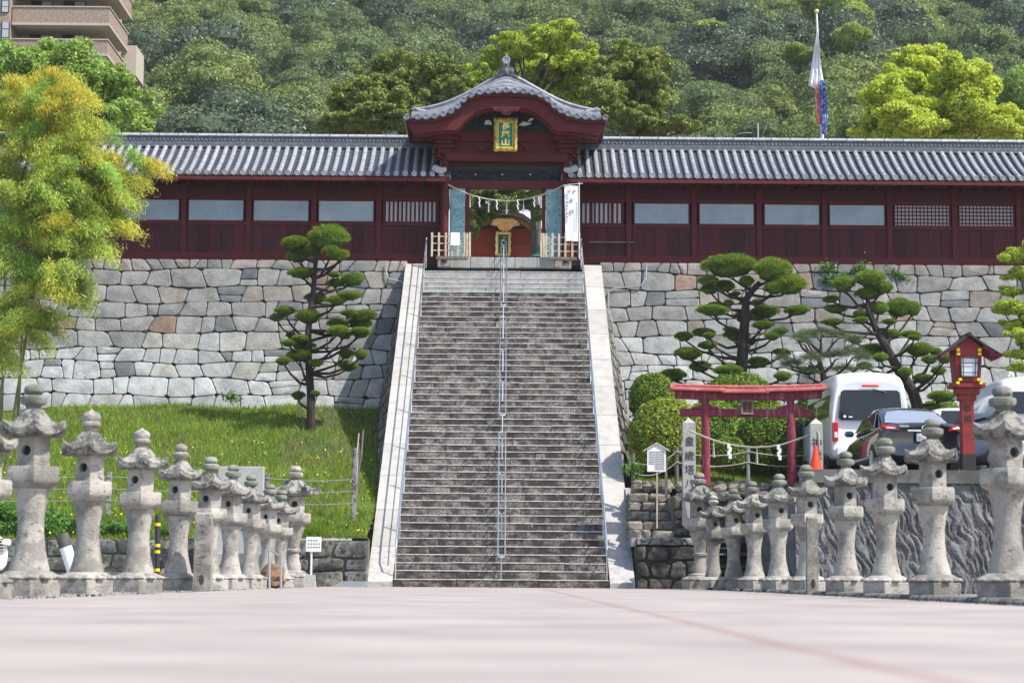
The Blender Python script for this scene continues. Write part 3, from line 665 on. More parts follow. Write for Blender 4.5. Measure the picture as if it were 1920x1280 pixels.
mb = MB(); mb.box(c0[0] - .16, c0[0] + .16, YF + .85, 66.3, c0[1] - .05, c0[1] + .22); mb.tube([(c0[0], YF + .8, c0[1] + .24), (c0[0], 66.3, c0[1] + .24)], .11, 10); mb.build('main_ridge', M['tile_dark'], gt)
orn = [G(x, y, YF + .7) for x, y in ((845, 262), (852, 242), (880, 232), (892, 200), (885, 180), (905, 166), (935, 170), (945, 150), (968, 150), (978, 170), (1005, 166), (1025, 182), (1016, 205), (1030, 232), (1055, 245), (1062, 262), (1000, 240), (955, 233), (905, 240))]
mb = MB(); mb.prism(orn, YF + .66, YF + .80); o_ = mb.build('ridge_ornament', M['tile_dark'], gt)
mb = MB()
for (x, y, r) in ((905, 200, .07), (1003, 200, .07), (955, 200, .09), (880, 240, .05), (1030, 240, .05)):
    c = G(x, y, YF + .65); mb.blob((c[0], YF + .66, c[1]), (r, .05, r), 1, .1)
mb.build('scroll_relief', M['tile_dark'], o_)
c = G(957, 115, YF + .65); mb = MB(); mb.tube([(c[0], YF + .5, c[1]), (c[0], YF + 1.2, c[1])], .10, 14); mb.rings([[(c[0] + rr * math.cos(t), YF + .5 - dd, c[1] + rr * math.sin(t)) for t in np.linspace(0, 2 * math.pi, 16, endpoint=False)] for dd, rr in ((.0, .125), (.04, .125), (.042, .095), (.02, .09))], True, True); mb.build('ridge_disc', M['tile'], gt, smooth=True)
# bargeboard
bt = [(100, 622), (300, 612), (415, 590), (500, 560), (560, 520), (610, 460), (680, 415), (800, 400), (955, 398), (1110, 402), (1230, 420), (1300, 460), (1345, 515), (1410, 565), (1500, 600), (1620, 618), (1810, 626)]
bb = [(160, 735), (300, 722), (400, 706), (470, 700), (535, 700), (590, 640), (660, 575), (740, 530), (850, 510), (955, 505), (1070, 510), (1170, 535), (1250, 585), (1320, 650), (1375, 705), (1440, 712), (1500, 715), (1600, 730), (1750, 748)]
T = curve(bt, YF + .1, 50); B2 = curve(bb, YF + .1, 50)
mb = MB(); mb.band(T, B2, YF + .14, YF + .24); mb.build('bargeboard', M['red'], gt)
mb = MB(); mb.band(T, off(T, -.10), YF + .08, YF + .14); mb.build('bargeboard_lip', M['red'], gt)
Bi = off(B2, .02); mb = MB(); mb.band(Bi, off(B2, -.07), YF + .24, YF + .5); mb.build('arch_moulding', M['red'], gt)
# pendant carving
pen = [(835, 505), (850, 535), (880, 548), (905, 545), (925, 570), (957, 578), (990, 570), (1010, 545), (1035, 548), (1065, 535), (1080, 505)]
mb = MB(); mb.prism([G(x, y, YF + .1) for x, y in pen], YF + .04, YF + .12); q = mb.build('pendant_carving', M['red'], gt)
mb = MB()
for x, y, r in ((890, 528, .045), (925, 545, .05), (985, 545, .05), (1025, 528, .045), (957, 555, .045)):
    c = G(x, y, YF + .05); mb.tube([(c[0] + r * (1 - .12 * k) * math.cos(k * .8), YF + .03, c[1] + r * (1 - .12 * k) * math.sin(k * .8)) for k in range(8)], .012, 5)
mb.build('scroll', M['red'], q)
# gable field with carved pine and cranes
fieldt = [(520, 716), (590, 650), (660, 585), (740, 540), (850, 520), (955, 515), (1070, 520), (1170, 545), (1250, 595), (1320, 660), (1385, 716)]
FT = [G(x, y, YG) for x, y in fieldt]; mb = MB(); mb.prism(FT + [G(1385, 725, YG), G(520, 725, YG)], YG - .02, YG + .1); mb.build('gable_field', M['carve_dark'], gt)
mb = MB(); g = np.random.default_rng(3)
for k in range(230):
    x = g.uniform(530, 1375); ytop = np.interp(x, [p[0] for p in fieldt], [p[1] for p in fieldt]); y = g.uniform(min(ytop + 14, 713), 714)
    if 850 < x < 1050 and y > 600: continue
    c = G(x, y, YG); mb.blob((c[0], YG - .04, c[1]), (g.uniform(.05, .11), .03, g.uniform(.018, .035)), 1, .3, seed=k)
mb.build('pine_carving', M['carve_green'], gt)
for pts in (((770, 650), (775, 628), (800, 618), (822, 628), (835, 660), (800, 655), (780, 660)), ((1060, 665), (1085, 645), (1110, 630), (1125, 640), (1175, 648), (1150, 660), (1110, 668)), ((1140, 630), (1160, 605), (1195, 602), (1180, 622), (1155, 635))):
    mb = MB(); mb.prism([G(x, y, YG - .1) for x, y in pts], YG - .13, YG - .09); mb.build('crane_carving', M['white_paint'], gt)
# walls and beams under the gable
def gbox(x0, x1, y0, y1, Y, d, name, m='red', par=None):
    a, b = G(x0, y1, Y), G(x1, y0, Y); mb = MB(); mb.box(a[0], b[0], Y, Y + d, a[1], b[1]); return mb.build(name, M[m], par or gt)
gbox(450, 1460, 716, 800, YG - .06, .25, 'tie_beam'); gbox(470, 1445, 800, 905, YG + .02, .15, 'frieze_board')
gbox(440, 1470, 906, 966, YG - .10, .3, 'main_lintel'); gbox(455, 1455, 968, 1050, YG + .35, .12, 'dark_board', 'dark_wood')  # last one: near-black board above the carved transom
gbox(455, 1450, 1140, 1198, YG + .12, .25, 'door_lintel')
gbox(300, 480, 735, 800, YG - .05, .2, 'side_beam'); gbox(1440, 1600, 735, 800, YG - .05, .2, 'side_beam')
for k, (x0, x1) in enumerate(((680, 830), (1070, 1200))):
    mb = MB(); c = [G(x, y, YG - .02) for x, y in ((x0, 815), (x0 + 30, 845), (x0 + 50, 880), (x1 - 50, 880), (x1 - 30, 845), (x1, 815))]; mb.prism(c, YG - .05, YG + .02); mb.build('frog_leg_carving', M['red'], gt)
# transom relief
mb = MB(); g = np.random.default_rng(9); a = G(480, 1138, YG + .3); b = G(1430, 1052, YG + .3); mb.box(a[0], b[0], YG + .30, YG + .36, a[1], b[1])
for k in range(120):
    x, z = g.uniform(a[0] + .05, b[0] - .05), g.uniform(a[1] + .03, b[1] - .03); mb.blob((x, YG + .29, z), (g.uniform(.04, .1), .035, g.uniform(.02, .05)), 1, .4, seed=k)
tr = mb.build('carved_transom', M['carve_dark'], gt)
for x in (693, 922, 1163): c = G(x, 1085, YG + .25); mb = MB(); mb.blob((c[0], YG + .24, c[1]), (.03, .02, .022), 1); mb.build('white_boss', M['white_paint'], tr)
# columns, brackets
zb = ZTOP
for x, sx in ((432, -1), (1470, 1)):
    c = G(x, 1100, YG + .05)[0]; mb = MB(); mb.tube([(c, YG + .12, zb - .05), (c, YG + .12, zc(280, YG))], .135, 14); mb.build('column', M['red'], gt, smooth=True)
    for j, (hw, y0, y1) in enumerate(((.20, 905, 872), (.32, 868, 842), (.24, 838, 815), (.42, 812, 785), (.5, 782, 735))):
        zz0, zz1 = G(x, y0, YG)[1], G(x, y1, YG)[1]; mb = MB(); mb.box(c - hw * (1 if sx > 0 else 1.15), c + hw * (1.15 if sx > 0 else 1), YG - .1 - .14 * j, YG + .3, zz0, zz1); mb.build('bracket', M['red'], gt)
    # nosing carved like a beast head beside each column
    mb = MB()
    for k, (dx, dz, r) in enumerate(((.22, .0, .11), (.32, -.05, .08), (.2, -.14, .08), (.3, .08, .06), (.38, .02, .05))): mb.blob((c + sx * dx, YG - .02, G(x, 920, YG)[1] + dz), (r, .08, r * .8), 1, .35, seed=k)
    mb.build('beam_end_carving', M['red'], gt)
    mb = MB(); mb.box(c - sx * .14 if sx > 0 else c + .14, c - sx * .14 + .001 if sx > 0 else c + .141, 0, .001, 0, .001)
    # bargeboard supports: carved clouds
    mb = MB()
    for k in range(7): mb.blob((G(400 + k * 17, 0, YG)[0] if sx < 0 else G(1510 - k * 17, 0, YG)[0], YF + .5, G(0, 745 + 12 * (k % 3), YG)[1]), (.08, .25, .07), 1, .35, seed=k)
    mb.build('cloud_carving', M['red'], gt)
    mb = MB(); xo = G(170 if sx < 0 else 1740, 0, YG)[0]; zz = G(0, 760, YG)[1]
    mb.box(min(c, xo), max(c, xo), YG - .1, YG + .12, zz - .12, zz + .05); mb.build('outrigger_beam', M['red'], gt)
    for k in range(14):
        y = YF + .35 + k * .33; xa, xb = xo, c
        za = eave[1][1] if sx < 0 else eave[-2][1]
        mb = MB(); mb._a([(xa, y, za - .24), (xb, y, za - .10), (xb, y + .09, za - .10), (xa, y + .09, za - .24), (xa, y, za - .14), (xb, y, za - .0), (xb, y + .09, za), (xa, y + .09, za - .14)], [(0, 3, 2, 1), (4, 5, 6, 7), (0, 1, 5, 4), (2, 3, 7, 6), (1, 2, 6, 5), (3, 0, 4, 7)]); mb.build('side_rafter', M['red'], gt)
# roof corner scrolls where galleries meet the gate
for px, sx in ((822, -1), (1072, 1)):
    mb = MB(); p = P(px, 320, YE - .05)
    for dx, dy, dz, r in ((0, 0, 0, .10), (-sx * .10, 0, -.02, .09), (-sx * .18, 0, -.0, .075), (sx * .10, .1, .05, .10)): mb.tube([(p.x + dx, YE - .14, p.z + dz), (p.x + dx, YE + .4, p.z + dz + .15)], r, 12)
    mb.build('corner_tile', M['tile'], gt, smooth=True)
# door posts and painted leaves
for x0, x1 in ((872, 880), (1016, 1023)):
    a, b = xc(x0, YG + .3, 420), xc(x1, YG + .3, 420); mb = MB(); mb.box(a, b, YG + .25, YG + .40, zb, zc(352, YG + .3)); mb.build('door_post', M['red'], gt)
for x0, x1 in ((843, 871.5), (1023.5, 1055)):
    a, b = xc(x0, YG + .2, 420), xc(x1, YG + .2, 420); z0, z1 = zb + .02, zc(350, YG + .2); mb = MB(); mb.box(a, b, YG + .20, YG + .235, z0, z1); d = mb.build('door_leaf', M['teal'], gt)
    for k in range(3):
        h = (z1 - z0) / 3; mb = MB(); mb.box(a + .03, b - .03, YG + .185, YG + .198, z0 + k * h + .03, z0 + (k + 1) * h - .012); q = mb.build('painted_panel', M['teal'], d)
    mb = MB(); g = np.random.default_rng(int(x0))
    for k in range(26): mb.blob((g.uniform(a + .06, b - .06), YG + .185, g.uniform(z0 + .3, z1 - .1)), (g.uniform(.02, .06), .012, g.uniform(.015, .03)), 1, .3, seed=k)
    mb.build('relief_pattern', mat('pale teal relief', (.12, .38, .34), .6), d)
gbox(560, 1350, 1360, 1370, YG + .3, .2, 'threshold', 'dark_wood')
# the name plaque
pl = thing('name_plaque', 'green name plaque with gold characters in a carved gold frame under the gable', 'plaque', P(948, 252, YF + .5).to_tuple())
cz = [G(x, y, YF + .45) for x, y in ((850, 885), (1052, 602))]; (x0, z0), (x1, z1) = cz
mb = MB(); n_ = 30
def rr_(t): return .012 * math.sin(t * 9) + .008 * math.sin(t * 17)
fw = .135
outer = []; inner = []
per = [(x0 + (x1 - x0) * k / 8, z0, 0, 1) for k in range(8)] + [(x1, z0 + (z1 - z0) * k / 11, -1, 0) for k in range(11)] + [(x1 - (x1 - x0) * k / 8, z1, 0, -1) for k in range(8)] + [(x0, z1 - (z1 - z0) * k / 11, 1, 0) for k in range(11)]
rs = [[], [], [], []]
for i, (x, z, nx, nz) in enumerate(per):
    w = .014 * math.sin(i * 2.1)
    ix, iz = min(max(x, x0 + fw), x1 - fw), min(max(z, z0 + fw), z1 - fw)
    rs[0].append((x - nx * w, YF + .52, z - nz * w)); rs[1].append((x - nx * w, YF + .42, z - nz * w)); rs[2].append(((x + ix) / 2, YF + .37, (z + iz) / 2)); rs[3].append((ix, YF + .44, iz))
mb.rings(rs); mb.build('carved_frame', M['gold'], pl, smooth=True)
mb = MB(); mb.box(x0 + fw - .01, x1 - fw + .01, YF + .445, YF + .47, z0 + fw - .01, z1 - fw + .01); bd = mb.build('green_board', M['plaque_green'], pl)
fr = MB(); t = .012
for q in ((x0 + fw, x1 - fw, z0 + fw, z0 + fw + t), (x0 + fw, x1 - fw, z1 - fw - t, z1 - fw), (x0 + fw, x0 + fw + t, z0 + fw + t, z1 - fw - t), (x1 - fw - t, x1 - fw, z0 + fw + t, z1 - fw - t)): fr.box(q[0], q[1], YF + .430, YF + .444, q[2], q[3])
fr.build('inner_line', M['gold_flat'], pl)
xm = (x0 + x1) / 2
for ch, yy, sx_ in (('長', 676, 1.1), ('尾', 744, 1.1), ('山', 812, 1.2)):
    z = G(955, yy, YF + .43)[1]; text_on(pl, ch, .25, M['gold_flat'], (xm, YF + .438, z), 'gold_character', sx=sx_, sy=.95, bold=.006)
# rope with paper streamers and tassels
rp = thing('straw_rope', 'sagging straw rope with paper streamers hung across the gate opening', 'rope', P(948, 378, YG - .2).to_tuple())
pa, pb = P(840, 346, YG - .25), P(1058, 347, YG - .25); pm = P(950, 377, YG - .25)
def sag(t): return Vector((pa.x + (pb.x - pa.x) * t, YG - .25, pa.z * (1 - t) + pb.z * t - (pa.z - pm.z) * 4 * t * (1 - t)))
mb = MB(); mb.tube([sag(t) for t in np.linspace(0, 1, 22)], .024, 6); mb.build('twisted_rope', M['rope'], rp, smooth=True)
for t in (.19, .35, .505, .65, .80):
    p = sag(t); mb = MB(); mb.tube([p, p + Vector((0, 0, -.12)), p + Vector((0, 0, -.42))], [.010, .014, .030], 6); mb.build('tassel', M['rope'], rp)
for t in (.27, .42, .60, .74):
    p = sag(t); mb = MB()
    for k in range(4): mb.box(p.x - .02 + .025 * (k % 2), p.x + .01 + .025 * (k % 2), p.y - .03 - .004 * k, p.y - .026 - .004 * k, p.z - .08 * (k + 1), p.z - .08 * k + .015)
    mb.build('paper_streamer', M['white_paint'], rp)
# banner on its pole
bn = thing('white_banner', 'tall white festival banner on a pole at the right side of the gate', 'banner', P(1086, 470, 61.9).to_tuple())
a, b = P(1058, 348, 61.9), P(1085, 452, 61.9)
mb = MB(); rs = []
for k in range(11):
    z = a.z + (b.z - a.z) * k / 10; rs.append([(a.x + .0 + (b.x - a.x - .01) * q / 6 + .05 * k / 10 * (1 - q / 6), 61.9 + .02 * math.sin(q * 1.3 + k * .6), z + .012 * math.sin(q)) for q in range(7)])
mb.rings(rs, closed=False); mb.build('banner_cloth', M['cloth'], bn, smooth=True)
mb = MB(); mb.tube([(b.x + .03, 61.9, ZTOP), (b.x + .01, 61.9, a.z + .12)], .013, 8); mb.tube([(a.x - .03, 61.9, a.z + .02), (b.x + .12, 61.9, a.z + .07)], .010, 6)
mb.build('banner_pole', M['white_paint'], bn)
cx = (a.x + b.x) / 2
for ch, y, dx, s_, m_ in (('奉', 359, .09, .10, 'ink_red'), ('祝', 360, -.09, .10, 'ink_red'), ('令', 377, .0, .15, 'ink'), ('和', 398, .0, .15, 'ink')): text_on(bn, ch, s_, M[m_], (cx + dx, 61.865, zc(y, 61.9, 1070)), mirror=True)
for k, ch in enumerate('天皇陛下御即位'): text_on(bn, ch, .065, M['ink'], (cx - .14, 61.865, zc(373 + 7 * k, 61.9, 1070)), mirror=True)
mb = MB()
for k in range(22): z = zc(380 + 2.6 * k, 61.9, 1070); mb.box(cx + .145, cx + .165, 61.860, 61.864, z - .01, z + .008)
mb.build('small_lettering', M['ink'], bn)

# timber barriers beside the gate
def barrier(label, pxs, kink):
    o = thing('timber_barrier', label, 'barrier', P(pxs[0], 487, 61.95).to_tuple(), group='pale timber barriers in front of the gate')
    Y = 61.95; z0 = zc(482, Y); z1 = zc(437, Y)
    for i, p in enumerate(pxs):
        x = xc(p, Y, 460); y = Y + (.04 * (i if kink > 0 else 0)); w = .032; mb = MB(); mb.box(x - w, x + w, Y - .03, Y + .01, z0, z1 + .02 * math.sin(i * 3)); mb.build('picket', M['pale_wood'], o)
    for yy in (444, 457, 470):
        mb = MB(); z = zc(yy, Y); mb.box(xc(pxs[0], Y, 460), xc(pxs[-1], Y, 460), Y + .012, Y + .04, z - .018, z + .018); mb.build('rail', M['pale_wood'], o)
    mb = MB(); mb.box(xc(pxs[0] + (8 if kink < 0 else 14), Y, 460), xc(pxs[-1] - 4, Y, 460), Y - .12, Y + .14, z0 - .08, z0); mb.build('foot_beam', M['old_wood'], o)
barrier('pale timber barrier with white notice left of the gate opening', [810, 823, 836, 848, 859, 871, 876, 881], -1)
barrier('pale timber barrier right of the gate opening beneath the banner', [1015, 1019.5, 1024, 1036, 1048, 1060, 1073, 1086], 1)
a, b = P(845, 436, 61.88), P(862, 460, 61.88); mb = MB(); mb.box(a.x, b.x, 61.86, 61.88, b.z, a.z); tag(mb.build('paper_notice', M['white_paint']), 'blank white notice hung on the left timber barrier', 'notice')

# ================================================================ INNER SHRINE AND WHAT SHOWS THROUGH THE GATE
YI = 80
ish = thing('inner_shrine', 'vermilion inner shrine with gilded curved gable seen through the gate', 'shrine', (0, YI, ZTOP))
def I(px, py, Y=YI): p = P(px, py, Y); return (p.x, p.z)
mb = MB(); a, b = I(850, 500), I(1050, 425); mb.box(a[0], b[0], YI + .5, YI + 5, ZTOP, b[1]); mb.build('wall', M['shrine_red'], ish)
for y in (455, 470, 480):
    mb = MB(); a, b = I(850, y + 2), I(1050, y); mb.box(a[0], b[0], YI + .45, YI + .5, a[1], b[1]); mb.build('wall_batten', M['shrine_red'], ish)
tp = [(845, 432), (870, 428), (890, 418), (905, 408), (925, 402), (945, 400), (962, 401), (980, 406), (1000, 420), (1018, 436), (1045, 444)]
top = [I(x, y - 4, YI - .3) for x, y in tp]; bt_ = [I(x, y + 5, YI - .3) for x, y in tp]; b3 = [I(x, y + 14, YI - .3) for x, y in tp]
mb = MB(); mb.band(top, bt_, YI - .5, YI + 5); mb.build('roof', M['dark_wood'], ish)
mb = MB(); mb.band(bt_, b3, YI - .3, YI - .1); mb.build('bargeboard', M['shrine_gold'], ish)
mb = MB(); mb.prism([I(x, y, YI - .4) for x, y in ((925, 412), (935, 408), (948, 411), (960, 408), (968, 413), (975, 422), (962, 425), (955, 432), (945, 434), (936, 430), (932, 424), (920, 422))], YI - .45, YI - .3); mb.build('gilded_pendant', M['shrine_gold'], ish)
for k in range(6):
    x = I(930 + k * 6, 0)[0]; mb = MB(); zz = I(0, 418 + 4 * (k % 2))[1]
ip = thing('inner_plaque', 'dark green plaque in a wavy gold frame on the inner shrine wall', 'plaque', P(944, 457, YI).to_tuple())
a, b = I(929, 479, YI + .2), I(958, 435, YI + .2); mb = MB(); rs = [[], [], []]
n_ = 40
for k in range(n_):
    t = k / n_ * 2 * math.pi; cxx, czz = (a[0] + b[0]) / 2, (a[1] + b[1]) / 2; w, h = (b[0] - a[0]) / 2, (b[1] - a[1]) / 2
    m_ = max(abs(math.cos(t)), abs(math.sin(t))); u, v = math.cos(t) / m_, math.sin(t) / m_; f = 1 + .05 * math.sin(k * 1.9)
    rs[0].append((cxx + u * w * f, YI + .3, czz + v * h * f)); rs[1].append((cxx + u * w * f, YI + .2, czz + v * h * f)); rs[2].append((cxx + u * w * .66, YI + .25, czz + v * h * .8))
mb.rings(rs); mb.build('wavy_frame', M['gold_flat'], ip)
mb = MB(); mb.box(cxx - w * .7, cxx + w * .7, YI + .26, YI + .28, czz - h * .82, czz + h * .82); mb.build('board', mat('dark teal board', (.02, .10, .09), .5), ip)
mb = MB(); g = np.random.default_rng(4)
for k in range(4):
    for j in range(5): x, z = cxx + g.uniform(-.09, .09), czz + h * (.6 - .4 * k) + g.uniform(-.06, .06); mb.box(x - .05, x + .05, YI + .245, YI + .255, z - .012, z + .012)
mb.build('gold_stroke', M['gold_flat'], ip)
bl = thing('bronze_lantern', 'small green bronze lantern top behind the right timber barrier', 'lantern', P(1007, 487, 70).to_tuple())
p = P(1007, 482, 70); mb = MB(); mb.lathe([(-.9, .08), (-.25, .08), (-.2, .2), (-.02, .18), (0, .30), (.05, .26), (.12, .1), (.2, .05), (.9, .025), (.95, .05), (1.0, .02)], 12, p); mb.build('bronze_body', M['bronze'], bl, smooth=True)
mb = MB(); a, b = P(985, 455, 96), P(1050, 320, 96)
wb = thing('added_pale_hall', 'added pale hall standing in for bright white behind the gate', 'building', (a.x, 96, ZTOP))
mb.box(-3.2, 6, 96, 100, ZTOP, zc(345, 96)); mb.build('wall', M['white_fill'], wb)  # invented white block gives the bright gaps between the branches
mb = MB(); mb.prism([(-3.6, zc(345, 96)), (1.4, zc(325, 96)), (6.4, zc(345, 96))], 95.5, 100.5); mb.build('roof', M['tile_dark'], wb)
p = P(881, 418, 66); mb = MB(); mb.blob((p.x, 66, p.z), (.06, .03, .06), 1); tag(mb.build('yellow_tag', M['yellow']), 'small yellow tag hanging by the left door post', 'tag')

# ================================================================ STONE LANTERNS
def lantern_meshes(kind):
    """one lantern 2.17 m high, hexagonal, parts in their own meshes"""
    out = {}; ph = 0.0
    mb = MB(); mb.lathe([(0, .36, 1), (.15, .36, 1), (.16, .345, 1), (.175, .34, .6), (.215, .30, .2), (.25, .235, 0), (.255, .2, 0)], 24)
    for k in range(12):
        a = k * math.pi / 6; mb.blob((.29 * math.cos(a), .29 * math.sin(a), .185), (.075, .075, .035), 1)
    out['base'] = (mb, 'lantern')
    mb = MB(); mb.lathe([(.25, .21), (.28, .205), (.36, .182), (.50, .152), (.64, .137), (.80, .137), (.95, .158), (1.05, .182), (1.10, .188)], 20); out['shaft'] = (mb, 'lantern')
    mb = MB(); mb.lathe([(1.09, .20, .2), (1.13, .275, .7), (1.155, .30, 1), (1.17, .305, 1), (1.30, .305, 1), (1.315, .295, 1), (1.32, .19, 1)], 24)
    out['platform'] = (mb, 'lantern')
    # fire box: six faces, every second one with a round opening
    mb = MB(); hb = MB(); r_, z0, z1 = .19, 1.31, 1.625
    hs_ = []
    for k in range(6):
        a0, a1 = k * math.pi / 3, (k + 1) * math.pi / 3; A = Vector((r_ * math.cos(a0), r_ * math.sin(a0), 0)); B_ = Vector((r_ * math.cos(a1), r_ * math.sin(a1), 0))
        mid = (A + B_) / 2; nrm = mid.normalized(); t = (B_ - A).normalized(); hw = (B_ - A).length / 2
        def q(u, v, d=0.0): w = mid + t * u + nrm * d; return (w.x, w.y, v)
        if k % 2: mb._a([q(-hw, z0), q(hw, z0), q(hw, z1), q(-hw, z1)], [(0, 1, 2, 3)]); continue
        zc_ = (z0 + z1) / 2 + .01; hr = .055; n = 16; rect = []; circ = []; circ2 = []
        for i in range(n):
            a = 2 * math.pi * (i + .5) / n; c, s_ = math.cos(a), math.sin(a); m_ = max(abs(c) / hw, abs(s_) / ((z1 - z0) / 2))
            rect.append(q(c / m_, (z0 + z1) / 2 + s_ / m_)); circ.append(q(c * hr, zc_ + s_ * hr)); circ2.append(q(c * hr, zc_ + s_ * hr, -.07))
        mb.rings([rect, circ, circ2]); hb = MB(); hs_.append(hb); hb.rings([[q(math.cos(2 * math.pi * i / 12) * hr * 1.02, zc_ + math.sin(2 * math.pi * i / 12) * hr * 1.02, -.068) for i in range(12)], [q(math.cos(2 * math.pi * i / 12) * hr * .5, zc_ + math.sin(2 * math.pi * i / 12) * hr * .5, -.069) for i in range(12)]], False, True)
    out['firebox'] = (mb, 'lantern'); 
    for i, hb in enumerate(hs_): out['opening%d' % i] = (hb, 'hole')
    mb = MB()
    if kind == 'ornate':
        mb.lathe([(1.62, .18, 1), (1.625, .33, 1, .02), (1.67, .375, 1, .03), (1.70, .36, .9, .04), (1.74, .27, .8, .03), (1.80, .20, .7, .02), (1.88, .15, .6), (1.93, .09, .3), (1.94, .05)], 30)
        for k in range(6):
            a = k * math.pi / 3; d = Vector((math.cos(a), math.sin(a), 0)); t = Vector((-d.y, d.x, 0)); c = d * .40 + Vector((0, 0, 1.725))
            mb.tube([c - t * .045, c + t * .045], .075, 12); mb.tube([d * .12 + Vector((0, 0, 1.90)), d * .26 + Vector((0, 0, 1.77)), d * .40 + Vector((0, 0, 1.71))], [.02, .03, .045], 6)
    else:
        mb.lathe([(1.615, .18, 1), (1.62, .34, 1, .05), (1.64, .375, 1, .075), (1.70, .375, 1, .085), (1.715, .35, 1, .07), (1.735, .28, .9, .03), (1.775, .215, .7, .01), (1.84, .165, .5), (1.90, .11, .2), (1.915, .06)], 36)
    out['roof'] = (mb, 'lantern_top')
    mb = MB()
    if kind == 'onion': mb.lathe([(1.90, .07), (1.925, .085), (1.935, .065), (1.955, .07), (1.975, .11), (2.0, .118), (2.02, .112), (2.03, .095), (2.05, .105), (2.085, .112), (2.115, .10), (2.14, .07), (2.155, .03), (2.175, .01), (2.18, .003)], 18)
    elif kind == 'point': mb.lathe([(1.90, .08), (1.93, .07), (1.95, .10), (1.975, .125), (2.01, .13), (2.03, .11), (2.045, .07), (2.06, .085), (2.09, .098), (2.12, .09), (2.145, .06), (2.16, .02), (2.17, .004)], 18)
    else: mb.lathe([(1.90, .09), (1.93, .07), (1.95, .09), (1.965, .13), (2.0, .145), (2.035, .14), (2.05, .105), (2.055, .07), (2.065, .085), (2.09, .105), (2.12, .105), (2.15, .085), (2.168, .05), (2.172, .01)], 18)
    out['finial'] = (mb, 'lantern_moss' if kind == 'ball' else 'lantern')
    if kind == 'ornate':
        mb = MB(); mb.lathe([(.25, .24), (.27, .235), (.30, .15), (.40, .145), (.46, .12), (.60, .11), (.62, .135), (.66, .14), (.68, .115), (.80, .12), (.95, .17), (1.05, .2), (1.10, .2)], 20); out['shaft'] = (mb, 'lantern')
    res = {}
    for k, (mb, m_) in out.items(): res[k] = mb.mesh(k.rstrip('012'), M[m_], smooth=True)
    return res
LM = {k: lantern_meshes(k) for k in ('ball', 'onion', 'point', 'ornate')}
def lantern(x, y, s, kind, rz, label, group, z=0.0):
    o = thing('stone_lantern', label, 'lantern', (x, y, z), rz, group); o.scale = (s * random.uniform(.97, 1.03), s * random.uniform(.97, 1.03), s)
    for k, me in LM[kind].items():
        if k.startswith('opening'): continue
        q = link(k, me, o)
        if k in ('roof', 'finial'): q.rotation_euler = (random.uniform(-.012, .012), random.uniform(-.012, .012), random.uniform(-.05, .05))
        if k == 'firebox':
            for i in range(3): link('opening', LM[kind]['opening%d' % i], q)
Lg, Rg = 'stone lanterns lining the left side of the road', 'stone lanterns lining the right side of the road'
left = [(65, 720, 'ball', 'tallest looking stone lantern, with greenish ball finial, at the front of the left row'), (172, 768, 'onion', 'stone lantern with beige onion finial, just behind the tallest one in the left row'),
        (267, 803, 'onion', 'pale stone lantern with onion finial in front of the yellow and black pole'), (341, 831, 'point', 'stone lantern with small grey finial directly before the stone marker post on the left'),
        (397, 856, 'ball', 'stone lantern with dark round opening partly hidden behind the left stone marker post'), (438, 871, 'ball', 'stone lantern just right of the left marker post, near the white granite slab'),
        (476, 890, 'ball', 'seventh stone lantern of the left row, beside the brown rock'), (508, 907, 'ball', 'stone lantern behind the short bent steel rail in the left row'), (531, 918, 'ball', 'smallest looking stone lantern, last of the left row before the scroll roofed one')]
for px, py, kd, lab in left:
    y = FPX * 4.75 / (943 - px); h = zc(py, y, px); lantern(-4.75, y, h / 2.17, kd, R(103 + random.uniform(-3, 3)), lab, Lg)
y = 17.6; p = P(-24, 757, y); lantern(p.x, y, p.z / 2.17, 'onion', R(15), 'stone lantern cut off by the left picture edge, only its finial showing', Lg)
y = 44.3; lantern(P(552, 900, y).x, y, zc(873, y, 552) / 2.17, 'ornate', R(10), 'slender stone lantern with scroll cornered roof and rust stain beside the low wall', 'scroll roofed stone lanterns')
right = [(1883, 723, 20.4, 'ball', 'largest looking stone lantern of the right row, cut by the picture edge'), (1747, 784, 23.8, 'ball', 'stone lantern in front of the black car boot and the red lamp post'), (1658, 821, 26.8, 'ball', 'stone lantern in front of the rear left wheel of the black car'),
         (1584, 846, 29.9, 'ball', 'stone lantern with dark mossy roof right of the orange cone'), (1512, 871, 33.6, 'ball', 'stone lantern below the orange cone, partly behind a stone marker post'), (1458, 888, 36.6, 'ball', 'stone lantern in front of the right leg of the red torii'),
         (1413, 902, 39.6, 'ball', 'stone lantern before the dark louvred panel, right of two smaller ones'), (1375, 916, 42.2, 'ball', 'second stone lantern from the scroll roofed one in the right row'), (1337, 927, 44.2, 'point', 'small stone lantern touching the scroll roofed lantern, right row')]
for px, py, y, kd, lab in right:
    p = P(px, py, y); lantern(p.x, y, (p.z - .04) / 2.17, kd, R(17 + random.uniform(-3, 3)), lab, Rg, .04)
y = 45.4; lantern(P(1312, 900, y).x, y, zc(886, y, 1312) / 2.17, 'ornate', R(-8), 'scroll roofed stone lantern with red mark standing by the rubble wall below the torii', 'scroll roofed stone lanterns')
mb = MB()
for k in range(14):
    ya = 18 + k * 2.0; mb = MB(); x = 5.3 - .28 * max(0, (ya - 36) / 10); mb.cbox((x, ya + 1, -.02), (1.0, 1.97, .14), .03); o = mb.build('kerb_stone', M['lantern_top']); o['kind'] = 'structure'
